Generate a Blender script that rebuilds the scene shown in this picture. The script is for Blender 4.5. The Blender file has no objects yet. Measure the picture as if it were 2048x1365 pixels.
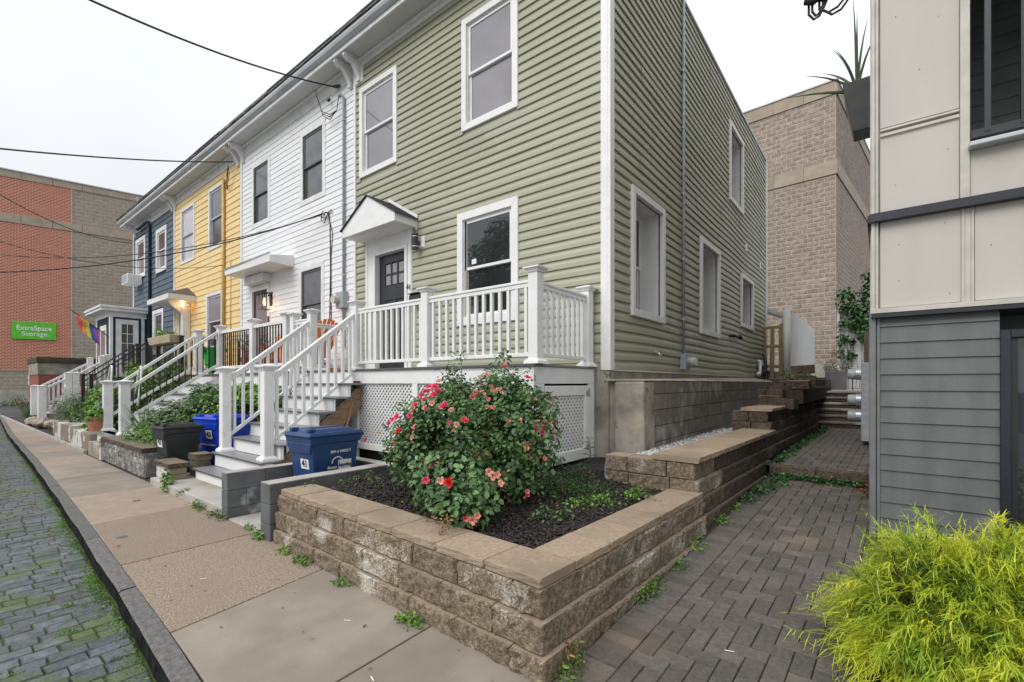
import bpy, bmesh, math, random
import numpy as np
from mathutils import Vector, Matrix
random.seed(7); np.random.seed(7)
S=bpy.context.scene
COL=S.collection
# ---------------------------------------------------------------- camera, world, sun, exposure
cd=bpy.data.cameras.new('camera'); cam=bpy.data.objects.new('camera',cd); COL.objects.link(cam); S.camera=cam
cd.sensor_width=36; cd.lens=929.6/2048*36; cd.shift_y=84.5/2048; cd.clip_start=.05; cd.clip_end=600
cam.location=(0,0,1.45); cam.rotation_euler=(math.radians(90),0,math.atan2(.621,.784))
S.view_settings.view_transform='Standard'; S.view_settings.look='None'; S.view_settings.exposure=0.34; S.view_settings.gamma=1
S.view_settings.use_curve_mapping=False
W=bpy.data.worlds.new('World'); S.world=W; W.use_nodes=True
nt=W.node_tree; nt.nodes.clear()
wo=nt.nodes.new('ShaderNodeOutputWorld'); bg=nt.nodes.new('ShaderNodeBackground'); sk=nt.nodes.new('ShaderNodeTexSky')
sk.sky_type='NISHITA'; sk.sun_disc=False; sk.sun_elevation=math.radians(42); sk.sun_rotation=math.radians(200)
mx=nt.nodes.new('ShaderNodeMix'); mx.data_type='RGBA'; mx.inputs[0].default_value=.93
tc=nt.nodes.new('ShaderNodeTexCoord'); nz=nt.nodes.new('ShaderNodeTexNoise'); nz.inputs['Scale'].default_value=1.6; nz.inputs['Detail'].default_value=5
cr=nt.nodes.new('ShaderNodeValToRGB')
cr.color_ramp.elements[0].position=.3; cr.color_ramp.elements[0].color=(.80,.83,.87,1)
cr.color_ramp.elements[1].position=.75; cr.color_ramp.elements[1].color=(.99,1,1,1)
vm=nt.nodes.new('ShaderNodeVectorMath'); vm.operation='SCALE'; vm.inputs['Scale'].default_value=8.7
nt.links.new(tc.outputs['Generated'],nz.inputs['Vector']); nt.links.new(nz.outputs[0],cr.inputs[0]); nt.links.new(cr.outputs[0],vm.inputs[0])
# overcast sky: brighter overhead than at the horizon
sx=nt.nodes.new('ShaderNodeSeparateXYZ'); nt.links.new(tc.outputs['Generated'],sx.inputs[0])
mr_=nt.nodes.new('ShaderNodeMapRange'); mr_.inputs[1].default_value=0; mr_.inputs[2].default_value=1; mr_.inputs[3].default_value=.88; mr_.inputs[4].default_value=1.85
pw2=nt.nodes.new('ShaderNodeMath'); pw2.operation='POWER'; pw2.use_clamp=True; pw2.inputs[1].default_value=1.9; nt.links.new(sx.outputs[2],pw2.inputs[0]); nt.links.new(pw2.outputs[0],mr_.inputs[0])
vm2=nt.nodes.new('ShaderNodeVectorMath'); vm2.operation='SCALE'; nt.links.new(vm.outputs[0],vm2.inputs[0]); nt.links.new(mr_.outputs[0],vm2.inputs['Scale'])
nt.links.new(sk.outputs[0],mx.inputs[6]); nt.links.new(vm2.outputs[0],mx.inputs[7]); nt.links.new(mx.outputs[2],bg.inputs[0])
bg.inputs[1].default_value=.1; nt.links.new(bg.outputs[0],wo.inputs[0])
sd=bpy.data.lights.new('sun','SUN'); sd.energy=1.5; sd.angle=math.radians(34); sd.color=(1,.975,.94)
sun=bpy.data.objects.new('sun',sd); COL.objects.link(sun)
sun.rotation_euler=Vector((.20,.95,-.93)).to_track_quat('-Z','Y').to_euler()

# ---------------------------------------------------------------- materials
def lin(c):
    return tuple((v/255/12.92 if v<=10 else ((v/255+.055)/1.055)**2.4) for v in c)
def mat(name,col,col2=None,rough=.6,ns=6,det=5,bump=0,bs=60,rand=0,island=0,big=None,bigs=.8,bigr=(.5,.7),metal=0,spec=.5,stretch=None,obj=False,speck=None,trans=0,nf=(.35,.65),bumpd=.01,bigmix=0,gum=None):
    m=bpy.data.materials.new(name); m.use_nodes=True; t=m.node_tree; N=t.nodes; L=t.links
    p=N['Principled BSDF']; p.inputs['Roughness'].default_value=rough; p.inputs['Metallic'].default_value=metal
    p.inputs['Specular IOR Level'].default_value=spec
    col2=col2 or tuple(v*.82 for v in col)
    if obj:
        tcn=N.new('ShaderNodeTexCoord'); vec=tcn.outputs['Object']
    else:
        g=N.new('ShaderNodeNewGeometry'); vec=g.outputs['Position']
    if stretch:
        mp=N.new('ShaderNodeMapping'); mp.inputs['Scale'].default_value=stretch; L.new(vec,mp.inputs[0]); vs=mp.outputs[0]
    else: vs=vec
    def noise(sc,de,v=vs):
        n=N.new('ShaderNodeTexNoise'); n.inputs['Scale'].default_value=sc; n.inputs['Detail'].default_value=de; L.new(v,n.inputs['Vector']); return n.outputs[0]
    def ramp(x,a,b,c0=(0,0,0),c1=(1,1,1)):
        r=N.new('ShaderNodeValToRGB'); r.color_ramp.elements[0].position=a; r.color_ramp.elements[1].position=b
        r.color_ramp.elements[0].color=(*c0,1); r.color_ramp.elements[1].color=(*c1,1); L.new(x,r.inputs[0]); return r.outputs[0]
    def mixc(f,a,b,mode='MIX'):
        n=N.new('ShaderNodeMix'); n.data_type='RGBA'; n.blend_type=mode
        if isinstance(f,float): n.inputs[0].default_value=f
        else: L.new(f,n.inputs[0])
        for i,x in ((6,a),(7,b)):
            if isinstance(x,tuple): n.inputs[i].default_value=(*x,1)
            else: L.new(x,n.inputs[i])
        return n.outputs[2]
    c=ramp(noise(ns,det),nf[0],nf[1],col2,col)
    if speck:
        c=mixc(ramp(noise(speck[0],3,vec),speck[1],speck[1]+.08),c,speck[2])
    if big:
        bn=noise(bigs,6,vec)
        if bigmix:
            hf=noise(70,8,vec); ma=N.new('ShaderNodeMath'); ma.operation='MULTIPLY_ADD'; ma.inputs[1].default_value=bigmix; L.new(hf,ma.inputs[0]); L.new(bn,ma.inputs[2])
            mb_=N.new('ShaderNodeMath'); mb_.operation='SUBTRACT'; mb_.inputs[1].default_value=bigmix*.5; L.new(ma.outputs[0],mb_.inputs[0]); bn=mb_.outputs[0]
        c=mixc(ramp(bn,bigr[0],bigr[1]),c,big)
    if gum: c=mixc(ramp(noise(gum[0],2,vec),gum[1],gum[1]+.02),c,gum[2])
    if rand or island:
        if rand: src=N.new('ShaderNodeObjectInfo').outputs['Random']; a=rand
        else: src=N.new('ShaderNodeNewGeometry').outputs['Random Per Island']; a=island
        mr=N.new('ShaderNodeMapRange'); mr.inputs[3].default_value=1-a; mr.inputs[4].default_value=1+a; L.new(src,mr.inputs[0])
        v=N.new('ShaderNodeVectorMath'); v.operation='SCALE'; L.new(c,v.inputs[0]); L.new(mr.outputs[0],v.inputs['Scale']); c=v.outputs[0]
    L.new(c,p.inputs['Base Color'])
    if bump:
        b=N.new('ShaderNodeBump'); b.inputs['Strength'].default_value=bump; b.inputs['Distance'].default_value=bumpd
        L.new(noise(bs,6),b.inputs['Height']); L.new(b.outputs[0],p.inputs['Normal'])
    if trans:
        tr=N.new('ShaderNodeBsdfTranslucent'); L.new(c,tr.inputs[0]); ms=N.new('ShaderNodeMixShader'); ms.inputs[0].default_value=trans
        L.new(p.outputs[0],ms.inputs[1]); L.new(tr.outputs[0],ms.inputs[2]); L.new(ms.outputs[0],N['Material Output'].inputs[0])
    return m
def emit(name,col,s):
    m=bpy.data.materials.new(name); m.use_nodes=True; p=m.node_tree.nodes['Principled BSDF']
    p.inputs['Emission Color'].default_value=(*col,1); p.inputs['Emission Strength'].default_value=s; p.inputs['Base Color'].default_value=(*col,1); return m
M={}
M['green']=mat('green_vinyl',(.39,.392,.29),(.36,.362,.268),.45,ns=1.5,bump=.12,bs=90,spec=.4,stretch=(.5,.5,8),rand=.035,big=(.315,.315,.23),bigs=.8,bigr=(.50,.75),bigmix=.15)
M['gseam']=M['green']
M['white']=mat('white_paint',(.81,.81,.80),(.74,.74,.725),.42,ns=5,det=9,bump=.06,bs=120,big=(.66,.65,.62),bigs=5,bigr=(.63,.82),bigmix=.4)
M['oldwhite']=mat('weathered_white_paint',(.78,.78,.78),(.66,.66,.65),.55,ns=4,bump=.1,bs=60,big=(.5,.5,.49),bigs=1.2,bigr=(.62,.8))
M['clap']=mat('white_clapboard_paint',(.79,.79,.80),(.73,.73,.74),.5,ns=2,bump=.15,bs=60,stretch=(1,1,5),rand=.03)
M['yellow']=mat('yellow_shingle_paint',(.82,.61,.29),(.76,.56,.26),.6,ns=3,bump=.3,bs=40,stretch=(4,4,.4),rand=.04)
M['blue']=mat('blue_shingle_paint',(.125,.163,.205),(.065,.09,.12),.7,ns=5,bump=.4,bs=40,stretch=(3,3,.5),island=.28,rand=.1)
M['bluetrim']=mat('dark_blue_paint',(.025,.048,.075),rough=.8,spec=.15)
M['door']=mat('charcoal_door_paint',(.028,.028,.034),rough=.4)
M['glass']=mat('window_glass',(.27,.255,.28),(.20,.19,.21),.04,ns=1,spec=1.0)
M['glassd']=mat('dark_window_glass',(.035,.04,.042),(.02,.022,.024),.02,ns=1,spec=1.0)
M['mesh']=mat('under_porch_shade_black',(.012,.012,.012),rough=.95,spec=.1)  # near-black of the added sheets that stand in for shade under the porch
M['screen']=mat('insect_screen_glass',(.10,.10,.105),(.06,.06,.065),.18,ns=3,spec=.9)
M['shade']=mat('white_window_shade',(.62,.62,.66),rough=.3)
M['sash']=mat('grey_window_sash',(.50,.52,.54),rough=.4)
M['dsash']=mat('dark_screen_frame',(.10,.10,.10),rough=.4)
M['soffit']=mat('soffit_paint',(.62,.62,.62),(.56,.56,.56),.6,ns=2,bump=.05,bs=30)
M['gutter']=mat('painted_gutter',(.55,.57,.60),(.40,.42,.44),.35,ns=4,stretch=(.3,1,4))
M['roofedge']=mat('worn_roof_edge',(.32,.33,.33),(.09,.085,.08),.8,ns=7,stretch=(.5,4,9),bump=.3,bs=30,big=(.45,.36,.22),bigs=3,bigr=(.62,.68))
M['asphsh']=mat('asphalt_shingle',(.06,.06,.062),(.025,.025,.027),.9,ns=60,bump=.5,bs=150)
M['brsh']=mat('brown_shingle',(.15,.11,.09),(.08,.06,.05),.9,ns=60,bump=.5,bs=150)
M['conc']=mat('old_concrete',(.37,.34,.29),(.19,.17,.14),.88,ns=3.2,det=12,bump=.7,bs=18,big=(.45,.36,.26),bigs=1.3,bigr=(.50,.72),bigmix=.35,gum=(6,.66,(.17,.155,.13)))
M['concl']=mat('pale_concrete',(.42,.40,.37),(.33,.31,.28),.85,ns=3,det=8,bump=.3,bs=60,big=(.25,.22,.17),bigs=1.5,bigr=(.55,.7))
M['peel']=mat('peeling_painted_concrete',(.62,.60,.56),(.52,.50,.47),.8,ns=8,bump=.4,bs=30,big=(.22,.185,.13),bigs=2.6,bigr=(.47,.50))
M['cblock']=mat('grey_concrete_block',(.235,.205,.175),(.16,.14,.12),.9,ns=9,det=8,bump=.5,bs=90,rand=.12,big=(.42,.40,.38),bigs=1.6,bigr=(.60,.68),bigmix=.2)
M['mortar']=mat('mortar',(.075,.065,.055),rough=.95)
M['gblock']=mat('grey_painted_block',(.13,.135,.14),(.085,.088,.09),.7,ns=5,det=8,bump=.4,bs=60,rand=.12,big=(.33,.33,.32),bigs=3.2,bigr=(.66,.74))
M['stonetop']=mat('tan_stone_cap',(.36,.275,.19),(.265,.20,.14),.85,ns=45,det=8,bump=.45,bs=160,rand=.08,big=(.235,.18,.13),bigs=2.2,bigr=(.50,.66),speck=(170,.60,(.2,.15,.10)))
M['stone']=mat('split_face_stone',(.29,.228,.16),(.12,.09,.06),.92,ns=34,det=12,bump=1.0,bs=85,rand=.14,big=(.50,.46,.40),bigs=3.0,bigr=(.56,.68),speck=(110,.57,(.06,.045,.028)),bumpd=.012,bigmix=.45)
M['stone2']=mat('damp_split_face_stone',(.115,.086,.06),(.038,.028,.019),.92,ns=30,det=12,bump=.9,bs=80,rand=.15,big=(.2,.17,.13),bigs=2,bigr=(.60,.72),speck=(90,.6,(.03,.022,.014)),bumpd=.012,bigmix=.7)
M['ledge2']=mat('damp_stone_ledge',(.20,.155,.11),(.13,.10,.07),.85,ns=20,det=8,bump=.3,bs=120,rand=.1)
M['stoneg']=mat('grey_wall_stone',(.30,.28,.26),(.13,.125,.12),.9,ns=14,det=9,bump=.8,bs=50,rand=.3,big=(.42,.40,.37),bigs=5,bigr=(.58,.64))
M['bstone']=mat('beige_split_block',(.385,.312,.26),(.24,.193,.162),.92,ns=7,det=10,bump=.8,bs=20,rand=.12,island=.16,big=(.24,.19,.15),bigs=.5,bigr=(.60,.75))
M['bstone2']=mat('taupe_split_block',(.36,.31,.25),(.26,.225,.18),.92,ns=10,det=9,bump=.3,bs=18,island=.08)
M['mortarp']=mat('pale_mortar',(.60,.49,.42),rough=.95)
M['mortart']=mat('tan_mortar',(.56,.50,.42),rough=.95)
M['cast']=mat('cast_stone_band',(.40,.33,.26),(.33,.27,.21),.85,ns=3,bump=.15,bs=40,big=(.22,.18,.14),bigs=.7,bigr=(.6,.8))
M['paver']=mat('concrete_paver',(.122,.106,.092),(.078,.069,.061),.7,ns=40,det=8,bump=.4,bs=200,rand=.22,big=(.15,.115,.085),bigs=1.5,bigr=(.55,.72),speck=(120,.66,(.22,.19,.16)),spec=.45)
M['pjoint']=mat('paver_joint_sand',(.045,.04,.03),(.04,.055,.018),.95,ns=5)
M['sett']=mat('granite_sett',(.115,.13,.145),(.055,.066,.074),.5,ns=22,det=8,bump=.7,bs=60,rand=.25,big=(.065,.095,.025),bigs=2.6,bigr=(.50,.66),bigmix=.5,spec=.55)
M['sjoint']=mat('mossy_joint',(.035,.036,.022),(.06,.10,.014),.95,ns=9,bump=.5,bs=60)
M['kerbtop']=mat('granite_kerb',(.15,.145,.14),(.085,.082,.08),.75,ns=30,det=8,bump=.5,bs=70,rand=.1)
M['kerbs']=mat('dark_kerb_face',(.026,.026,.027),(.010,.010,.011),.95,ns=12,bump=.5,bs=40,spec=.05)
M['slabg']=mat('grey_sidewalk_concrete',(.295,.252,.205),(.228,.195,.158),.75,ns=3.5,det=9,bump=.25,bs=180,rand=.1,big=(.215,.178,.14),bigs=1.3,bigr=(.48,.70),speck=(240,.62,(.20,.175,.14)),gum=(13,.735,(.13,.115,.10)))
M['slabe']=mat('exposed_aggregate_concrete',(.34,.26,.198),(.175,.133,.102),.8,ns=75,det=4,bump=.9,bs=110,rand=.1,big=(.25,.19,.14),bigs=1.4,bigr=(.52,.72),speck=(95,.60,(.52,.42,.30)),gum=(16,.72,(.12,.09,.07)))
M['slabp']=mat('pink_sidewalk_concrete',(.335,.26,.205),(.27,.21,.165),.8,ns=6,det=8,bump=.3,bs=160,rand=.1,big=(.29,.22,.165),bigs=1.2,bigr=(.52,.75))
M['joint']=mat('dirt_joint',(.045,.038,.03),rough=.95)
M['asph']=mat('old_asphalt',(.075,.078,.085),(.05,.052,.055),.85,ns=20,bump=.4,bs=120)
M['mulch']=mat('black_mulch',(.026,.023,.022),(.009,.008,.008),.75,ns=40,bump=.8,bs=60)
M['chip']=mat('mulch_chip',(.030,.023,.019),(.012,.010,.009),.6,ns=30,island=.75)
M['chipb']=mat('brown_wood_chip',(.17,.095,.055),(.08,.045,.03),.8,ns=30,island=.5)
M['soil']=mat('garden_soil',(.05,.036,.025),(.025,.018,.012),.95,ns=15,bump=.6,bs=50)
M['gravel']=mat('white_gravel',(.68,.68,.66),(.45,.45,.44),.7,ns=30,island=.3)
M['deck']=mat('grey_composite_deck',(.25,.25,.26),(.19,.19,.20),.3,ns=30,stretch=(.3,6,6),bump=.2,bs=60)
M['decke']=mat('dark_deck_edge',(.10,.10,.105),rough=.4)
M['wood']=mat('weathered_stringer_wood',(.30,.19,.125),(.17,.10,.065),.8,ns=10,stretch=(1,1,6),bump=.3,bs=30)
M['fwood']=mat('treated_fence_wood',(.38,.27,.13),(.24,.16,.08),.8,ns=10,stretch=(4,4,1),bump=.3,bs=30)
M['handle']=mat('shovel_handle_wood',(.34,.20,.12),rough=.6)
M['handler']=mat('dark_red_grip',(.12,.03,.025),rough=.5)
M['black']=mat('black_metal',(.022,.022,.024),rough=.4,metal=0)
M['navy']=mat('blue_cart_plastic',(.018,.055,.165),(.014,.045,.135),.38,ns=8,bump=.08,bs=200)
M['royal']=mat('royal_blue_cart_plastic',(.010,.055,.55),(.008,.045,.45),.35,ns=8)
M['dgreen']=mat('dark_grey_cart_plastic',(.022,.030,.030),(.017,.022,.022),.42,ns=8)
M['dlid']=mat('black_lid_plastic',(.02,.02,.021),rough=.4)
M['lime']=mat('green_cart_plastic',(.02,.42,.06),(.015,.34,.05),.4)
M['orange']=mat('orange_painted_chair',(.88,.24,.03),(.78,.19,.02),.5)
M['pipe']=mat('grey_painted_conduit',(.36,.38,.41),(.28,.30,.32),.45,ns=10)
M['ypipe']=mat('yellow_painted_pipe',(.62,.40,.13),rough=.5)
M['galv']=mat('galvanized_metal',(.45,.47,.49),(.33,.35,.37),.35,ns=6,metal=.5)
M['meterg']=mat('meter_glass',(.55,.54,.47),(.45,.44,.38),.12,ns=5)
M['chrome']=mat('bright_metal',(.72,.72,.74),rough=.25,metal=.6)
M['pvc']=mat('white_pvc',(.74,.74,.71),rough=.35)
M['wire']=mat('black_cable',(.02,.02,.021),rough=.6)
M['panel']=mat('greige_cement_panel',(.52,.485,.44),(.475,.445,.40),.6,ns=2,bump=.15,bs=60,stretch=(1,1,.3),speck=(26,.75,(.25,.22,.19)))
M['ptrim']=mat('greige_trim',(.55,.515,.465),rough=.5)
M['gsid']=mat('grey_fibre_siding',(.125,.134,.13),(.10,.108,.104),.5,ns=3,stretch=(3,3,.5),bump=.2,bs=50,rand=.04,big=(.23,.24,.235),bigs=1.1,bigr=(.62,.78))
M['gtrim']=mat('grey_corner_trim',(.17,.178,.182),rough=.55)
M['dsid']=mat('dark_balcony_siding',(.15,.165,.155),rough=.6)
M['bband']=mat('black_flashing',(.02,.024,.032),rough=.35)
M['brick']=None
M['terra']=mat('terracotta',(.45,.20,.12),(.35,.15,.09),.8,ns=6)
M['pot']=mat('grey_planter',(.16,.165,.18),(.13,.135,.15),.6,ns=5)
M['potc']=mat('cream_planter',(.55,.45,.33),rough=.6)
M['vent']=mat('beige_vinyl_fence',(.60,.60,.59),(.50,.50,.49),.5,ns=3,stretch=(3,3,.3))
M['leaf']=mat('rose_leaf',(.13,.235,.075),(.055,.13,.042),.42,ns=5,island=.45,trans=.18,spec=.5)
M['leafy']=mat('young_rose_leaf',(.16,.24,.04),(.10,.15,.03),.5,ns=5,island=.3,trans=.25)
M['leafr']=mat('reddish_leaf',(.22,.08,.045),(.13,.06,.03),.55,ns=5,island=.4,trans=.2)
M['leafb']=mat('bright_green_leaf',(.18,.34,.05),(.085,.19,.028),.5,ns=4,island=.4,trans=.25)
M['leafm']=mat('mid_green_leaf',(.11,.22,.045),(.05,.12,.025),.5,ns=4,island=.4,trans=.2)
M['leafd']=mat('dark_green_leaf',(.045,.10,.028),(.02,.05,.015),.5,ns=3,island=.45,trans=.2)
M['ivy']=mat('ivy_leaf',(.05,.15,.03),(.025,.08,.018),.5,ns=5,island=.5,trans=.2)
M['leafs']=mat('silvery_leaf',(.20,.24,.16),(.10,.14,.08),.6,ns=5,island=.4,trans=.2)
M['thread']=mat('gold_thread_foliage',(.66,.68,.045),(.26,.40,.025),.6,ns=4,island=.28,trans=.25)
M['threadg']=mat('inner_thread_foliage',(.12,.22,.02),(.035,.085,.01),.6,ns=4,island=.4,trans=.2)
M['twig']=mat('twig_bark',(.10,.075,.04),(.05,.035,.02),.8,ns=20)
M['stem']=mat('green_stem',(.09,.13,.04),rough=.6)
M['bark']=mat('tree_bark',(.10,.08,.06),(.05,.04,.03),.9,ns=10,bump=.8,bs=20)
M['rosep']=mat('pink_petal',(.78,.10,.20),(.66,.045,.11),.5,ns=20,island=.25,trans=.2)
M['roser']=mat('red_petal',(.75,.012,.02),(.55,.008,.014),.5,ns=20,trans=.2)
M['rosef']=mat('faded_peach_petal',(.78,.40,.30),(.60,.24,.18),.6,ns=20,island=.35,trans=.2)
M['yflow']=mat('yellow_petal',(.80,.62,.05),rough=.6)
M['oflow']=mat('orange_petal',(.75,.20,.03),rough=.6)
M['wflow']=mat('white_petal',(.8,.8,.78),rough=.6)
M['dry']=mat('dried_leaf',(.36,.20,.09),(.22,.11,.05),.8,ns=20,island=.4)
M['litter']=mat('pale_litter',(.75,.75,.72),rough=.6)
M['signg']=mat('green_sign_face',(.10,.52,.02),rough=.4)
M['txtw']=mat('white_lettering',(.82,.82,.82),rough=.5)
M['txtd']=mat('dark_lettering',(.02,.025,.03),rough=.5)
M['rub']=mat('black_rubber',(.02,.02,.02),rough=.6)
M['rock']=mat('field_stone',(.40,.33,.27),(.25,.2,.17),.9,ns=9,bump=.6,bs=30)
M['dbrick']=mat('painted_red_brick',(.30,.10,.07),(.23,.075,.055),.85,ns=8,bump=.3,bs=30)
M['coping']=mat('mossy_concrete_coping',(.09,.075,.055),(.045,.038,.026),.9,ns=6,bump=.4,bs=30)
M['glow']=emit('lamp_filament_glow',(1,.60,.25),7)
M['lglass']=mat('lantern_glass',(.5,.45,.38),rough=.1)
def brickmat():
    m=bpy.data.materials.new('red_brick_veneer'); m.use_nodes=True; t=m.node_tree; N=t.nodes; L=t.links; p=N['Principled BSDF']
    p.inputs['Roughness'].default_value=.9
    tcn=N.new('ShaderNodeTexCoord'); b=N.new('ShaderNodeTexBrick'); L.new(tcn.outputs['UV'],b.inputs[0])
    b.inputs['Color1'].default_value=(.42,.115,.055,1); b.inputs['Color2'].default_value=(.33,.085,.045,1); b.inputs['Mortar'].default_value=(.62,.42,.34,1)
    b.inputs['Scale'].default_value=1; b.inputs['Brick Width'].default_value=.27; b.inputs['Row Height'].default_value=.098; b.inputs['Mortar Size'].default_value=.014; b.inputs['Bias'].default_value=-.2
    L.new(b.outputs[0],p.inputs['Base Color']); bu=N.new('ShaderNodeBump'); bu.invert=True; bu.inputs['Strength'].default_value=.6; bu.inputs['Distance'].default_value=.01
    L.new(b.outputs['Fac'],bu.inputs['Height']); L.new(bu.outputs[0],p.inputs['Normal']); return m
M['brick']=brickmat()

# ---------------------------------------------------------------- helpers
ORG={}
def link(o,parent=None):
    COL.objects.link(o)
    if parent: o.parent=parent
    return o
def thing(name,label,cat,loc=(0,0,0),group=None,kind=None):
    o=bpy.data.objects.new(name,None); o.empty_display_size=.1; o.location=loc; COL.objects.link(o); ORG[o.name]=Vector(loc)
    tag(o,label,cat,group,kind); return o
def tag(o,label=None,cat=None,group=None,kind=None):
    if label: o['label']=label
    if cat: o['category']=cat
    if group: o['group']=group
    if kind: o['kind']=kind
    return o
def org(o):
    while o is not None:
        if o.name in ORG: return ORG[o.name]
        o=o.parent
    return Vector((0,0,0))
class MB:
    def __init__(s): s.v=[]; s.f=[]
    def add(s,vs,fs):
        b=len(s.v); s.v+= [tuple(v) for v in vs]; s.f+=[tuple(i+b for i in f) for f in fs]; return s
    def box(s,x0,x1,y0,y1,z0,z1):
        return s.add([(x0,y0,z0),(x1,y0,z0),(x1,y1,z0),(x0,y1,z0),(x0,y0,z1),(x1,y0,z1),(x1,y1,z1),(x0,y1,z1)],
          [(0,3,2,1),(4,5,6,7),(0,1,5,4),(1,2,6,5),(2,3,7,6),(3,0,4,7)])
    def frus(s,cx,cy,z0,z1,w0,d0,w1,d1,cx1=None,cy1=None):
        cx1=cx if cx1 is None else cx1; cy1=cy if cy1 is None else cy1
        return s.add([(cx-w0/2,cy-d0/2,z0),(cx+w0/2,cy-d0/2,z0),(cx+w0/2,cy+d0/2,z0),(cx-w0/2,cy+d0/2,z0),
          (cx1-w1/2,cy1-d1/2,z1),(cx1+w1/2,cy1-d1/2,z1),(cx1+w1/2,cy1+d1/2,z1),(cx1-w1/2,cy1+d1/2,z1)],
          [(0,3,2,1),(4,5,6,7),(0,1,5,4),(1,2,6,5),(2,3,7,6),(3,0,4,7)])
    def bar(s,p,q,w,h,up=(0,0,1)):
        p=Vector(p);q=Vector(q);d=(q-p).normalized();u=Vector(up); sd=d.cross(u).normalized(); u=sd.cross(d)
        a=sd*w/2;b=u*h/2
        return s.add([p-a-b,p+a-b,p+a+b,p-a+b,q-a-b,q+a-b,q+a+b,q-a+b],[(0,1,2,3),(7,6,5,4),(0,4,5,1),(1,5,6,2),(2,6,7,3),(3,7,4,0)])
    def tube(s,pts,r,n=8,cap=True):
        pts=[Vector(p) for p in pts]; rs=r if isinstance(r,(list,tuple)) else [r]*len(pts); b=len(s.v); u=None
        for i,p in enumerate(pts):
            d=(pts[min(i+1,len(pts)-1)]-pts[max(i-1,0)]).normalized()
            if u is None: u=d.orthogonal().normalized()
            else: u=(u-d*u.dot(d)).normalized()
            w=d.cross(u)
            for k in range(n):
                a=2*math.pi*k/n; s.v.append(tuple(p+(u*math.cos(a)+w*math.sin(a))*rs[i]))
        for i in range(len(pts)-1):
            for k in range(n):
                k2=(k+1)%n; s.f.append((b+i*n+k,b+i*n+k2,b+(i+1)*n+k2,b+(i+1)*n+k))
        if cap:
            s.f.append(tuple(b+k for k in reversed(range(n)))); e=b+(len(pts)-1)*n; s.f.append(tuple(e+k for k in range(n)))
        return s
    def prism(s,poly,axis,a0,a1):
        def P(u,v,a): return (a,u,v) if axis=='x' else ((u,a,v) if axis=='y' else (u,v,a))
        n=len(poly); vs=[P(u,v,a0) for u,v in poly]+[P(u,v,a1) for u,v in poly]
        return s.add(vs,[tuple(range(n)),tuple(reversed(range(n,2*n)))]+[(i,i+n,(i+1)%n+n,(i+1)%n) for i in range(n)])
    def quad(s,a,b,c,d): return s.add([a,b,c,d],[(0,1,2,3)])
    def xf(s,m):
        s.v=[tuple(m@Vector(v)) for v in s.v]; return s
    def mesh(s,name,mt,off=Vector((0,0,0)),smooth=False,fix=True):
        me=bpy.data.meshes.new(name); me.from_pydata([(v[0]-off[0],v[1]-off[1],v[2]-off[2]) for v in s.v],[],s.f)
        if fix:
            bm=bmesh.new(); bm.from_mesh(me); bmesh.ops.recalc_face_normals(bm,faces=bm.faces); bm.to_mesh(me); bm.free()
        me.materials.append(M[mt] if isinstance(mt,str) else mt)
        if smooth:
            for p in me.polygons: p.use_smooth=True
        return me
    def build(s,name,mt,parent=None,bevel=0,smooth=False,kind=None,label=None,cat=None,group=None,fix=True,seg=1):
        if parent is None:
            a=np.array(s.v); off=Vector((float((a[:,0].min()+a[:,0].max())/2),float((a[:,1].min()+a[:,1].max())/2),float(a[:,2].min())))
        else: off=org(parent)
        o=bpy.data.objects.new(name,s.mesh(name,mt,off,smooth,fix)); link(o,parent)
        if parent is None: o.location=off; ORG[o.name]=off
        if bevel:
            b=o.modifiers.new('bevel','BEVEL'); b.width=bevel; b.segments=seg; b.limit_method='ANGLE'; b.angle_limit=math.radians(40)
        return tag(o,label,cat,group,kind)
def npmesh(name,verts,faces,mt,parent=None,smooth=False,kind=None,**kw):
    """fast builder; verts (n,3), faces (m,k) one size"""
    verts=np.asarray(verts,dtype=np.float32); faces=np.asarray(faces,dtype=np.int32)
    if parent is None:
        off=np.array([(verts[:,0].min()+verts[:,0].max())/2,(verts[:,1].min()+verts[:,1].max())/2,verts[:,2].min()])
    else: off=np.array(org(parent))
    me=bpy.data.meshes.new(name); k=faces.shape[1]
    me.vertices.add(len(verts)); me.vertices.foreach_set('co',(verts-off).astype(np.float32).ravel())
    me.loops.add(faces.size); me.loops.foreach_set('vertex_index',faces.ravel())
    me.polygons.add(len(faces)); me.polygons.foreach_set('loop_start',np.arange(0,faces.size,k,dtype=np.int32))
    me.update(calc_edges=True); me.materials.append(M[mt] if isinstance(mt,str) else mt)
    if smooth: me.polygons.foreach_set('use_smooth',np.ones(len(faces),dtype=bool))
    o=bpy.data.objects.new(name,me); link(o,parent)
    if parent is None: o.location=off; ORG[o.name]=Vector(off)
    return tag(o,kw.get('label'),kw.get('cat'),kw.get('group'),kind)
def copyobj(o,loc,parent=None):
    c=o.copy(); COL.objects.link(c)
    if parent: c.parent=parent
    c.location=loc; return c
def copytree(root,loc,label=None,rz=None):
    r=root.copy(); COL.objects.link(r); r.location=loc; ORG[r.name]=Vector(loc)
    if label: r['label']=label
    if rz is not None: r.rotation_euler.z=rz
    for ch in root.children:
        c=ch.copy(); COL.objects.link(c); c.parent=r
        for g in ch.children:
            d=g.copy(); COL.objects.link(d); d.parent=c
    return r
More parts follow.
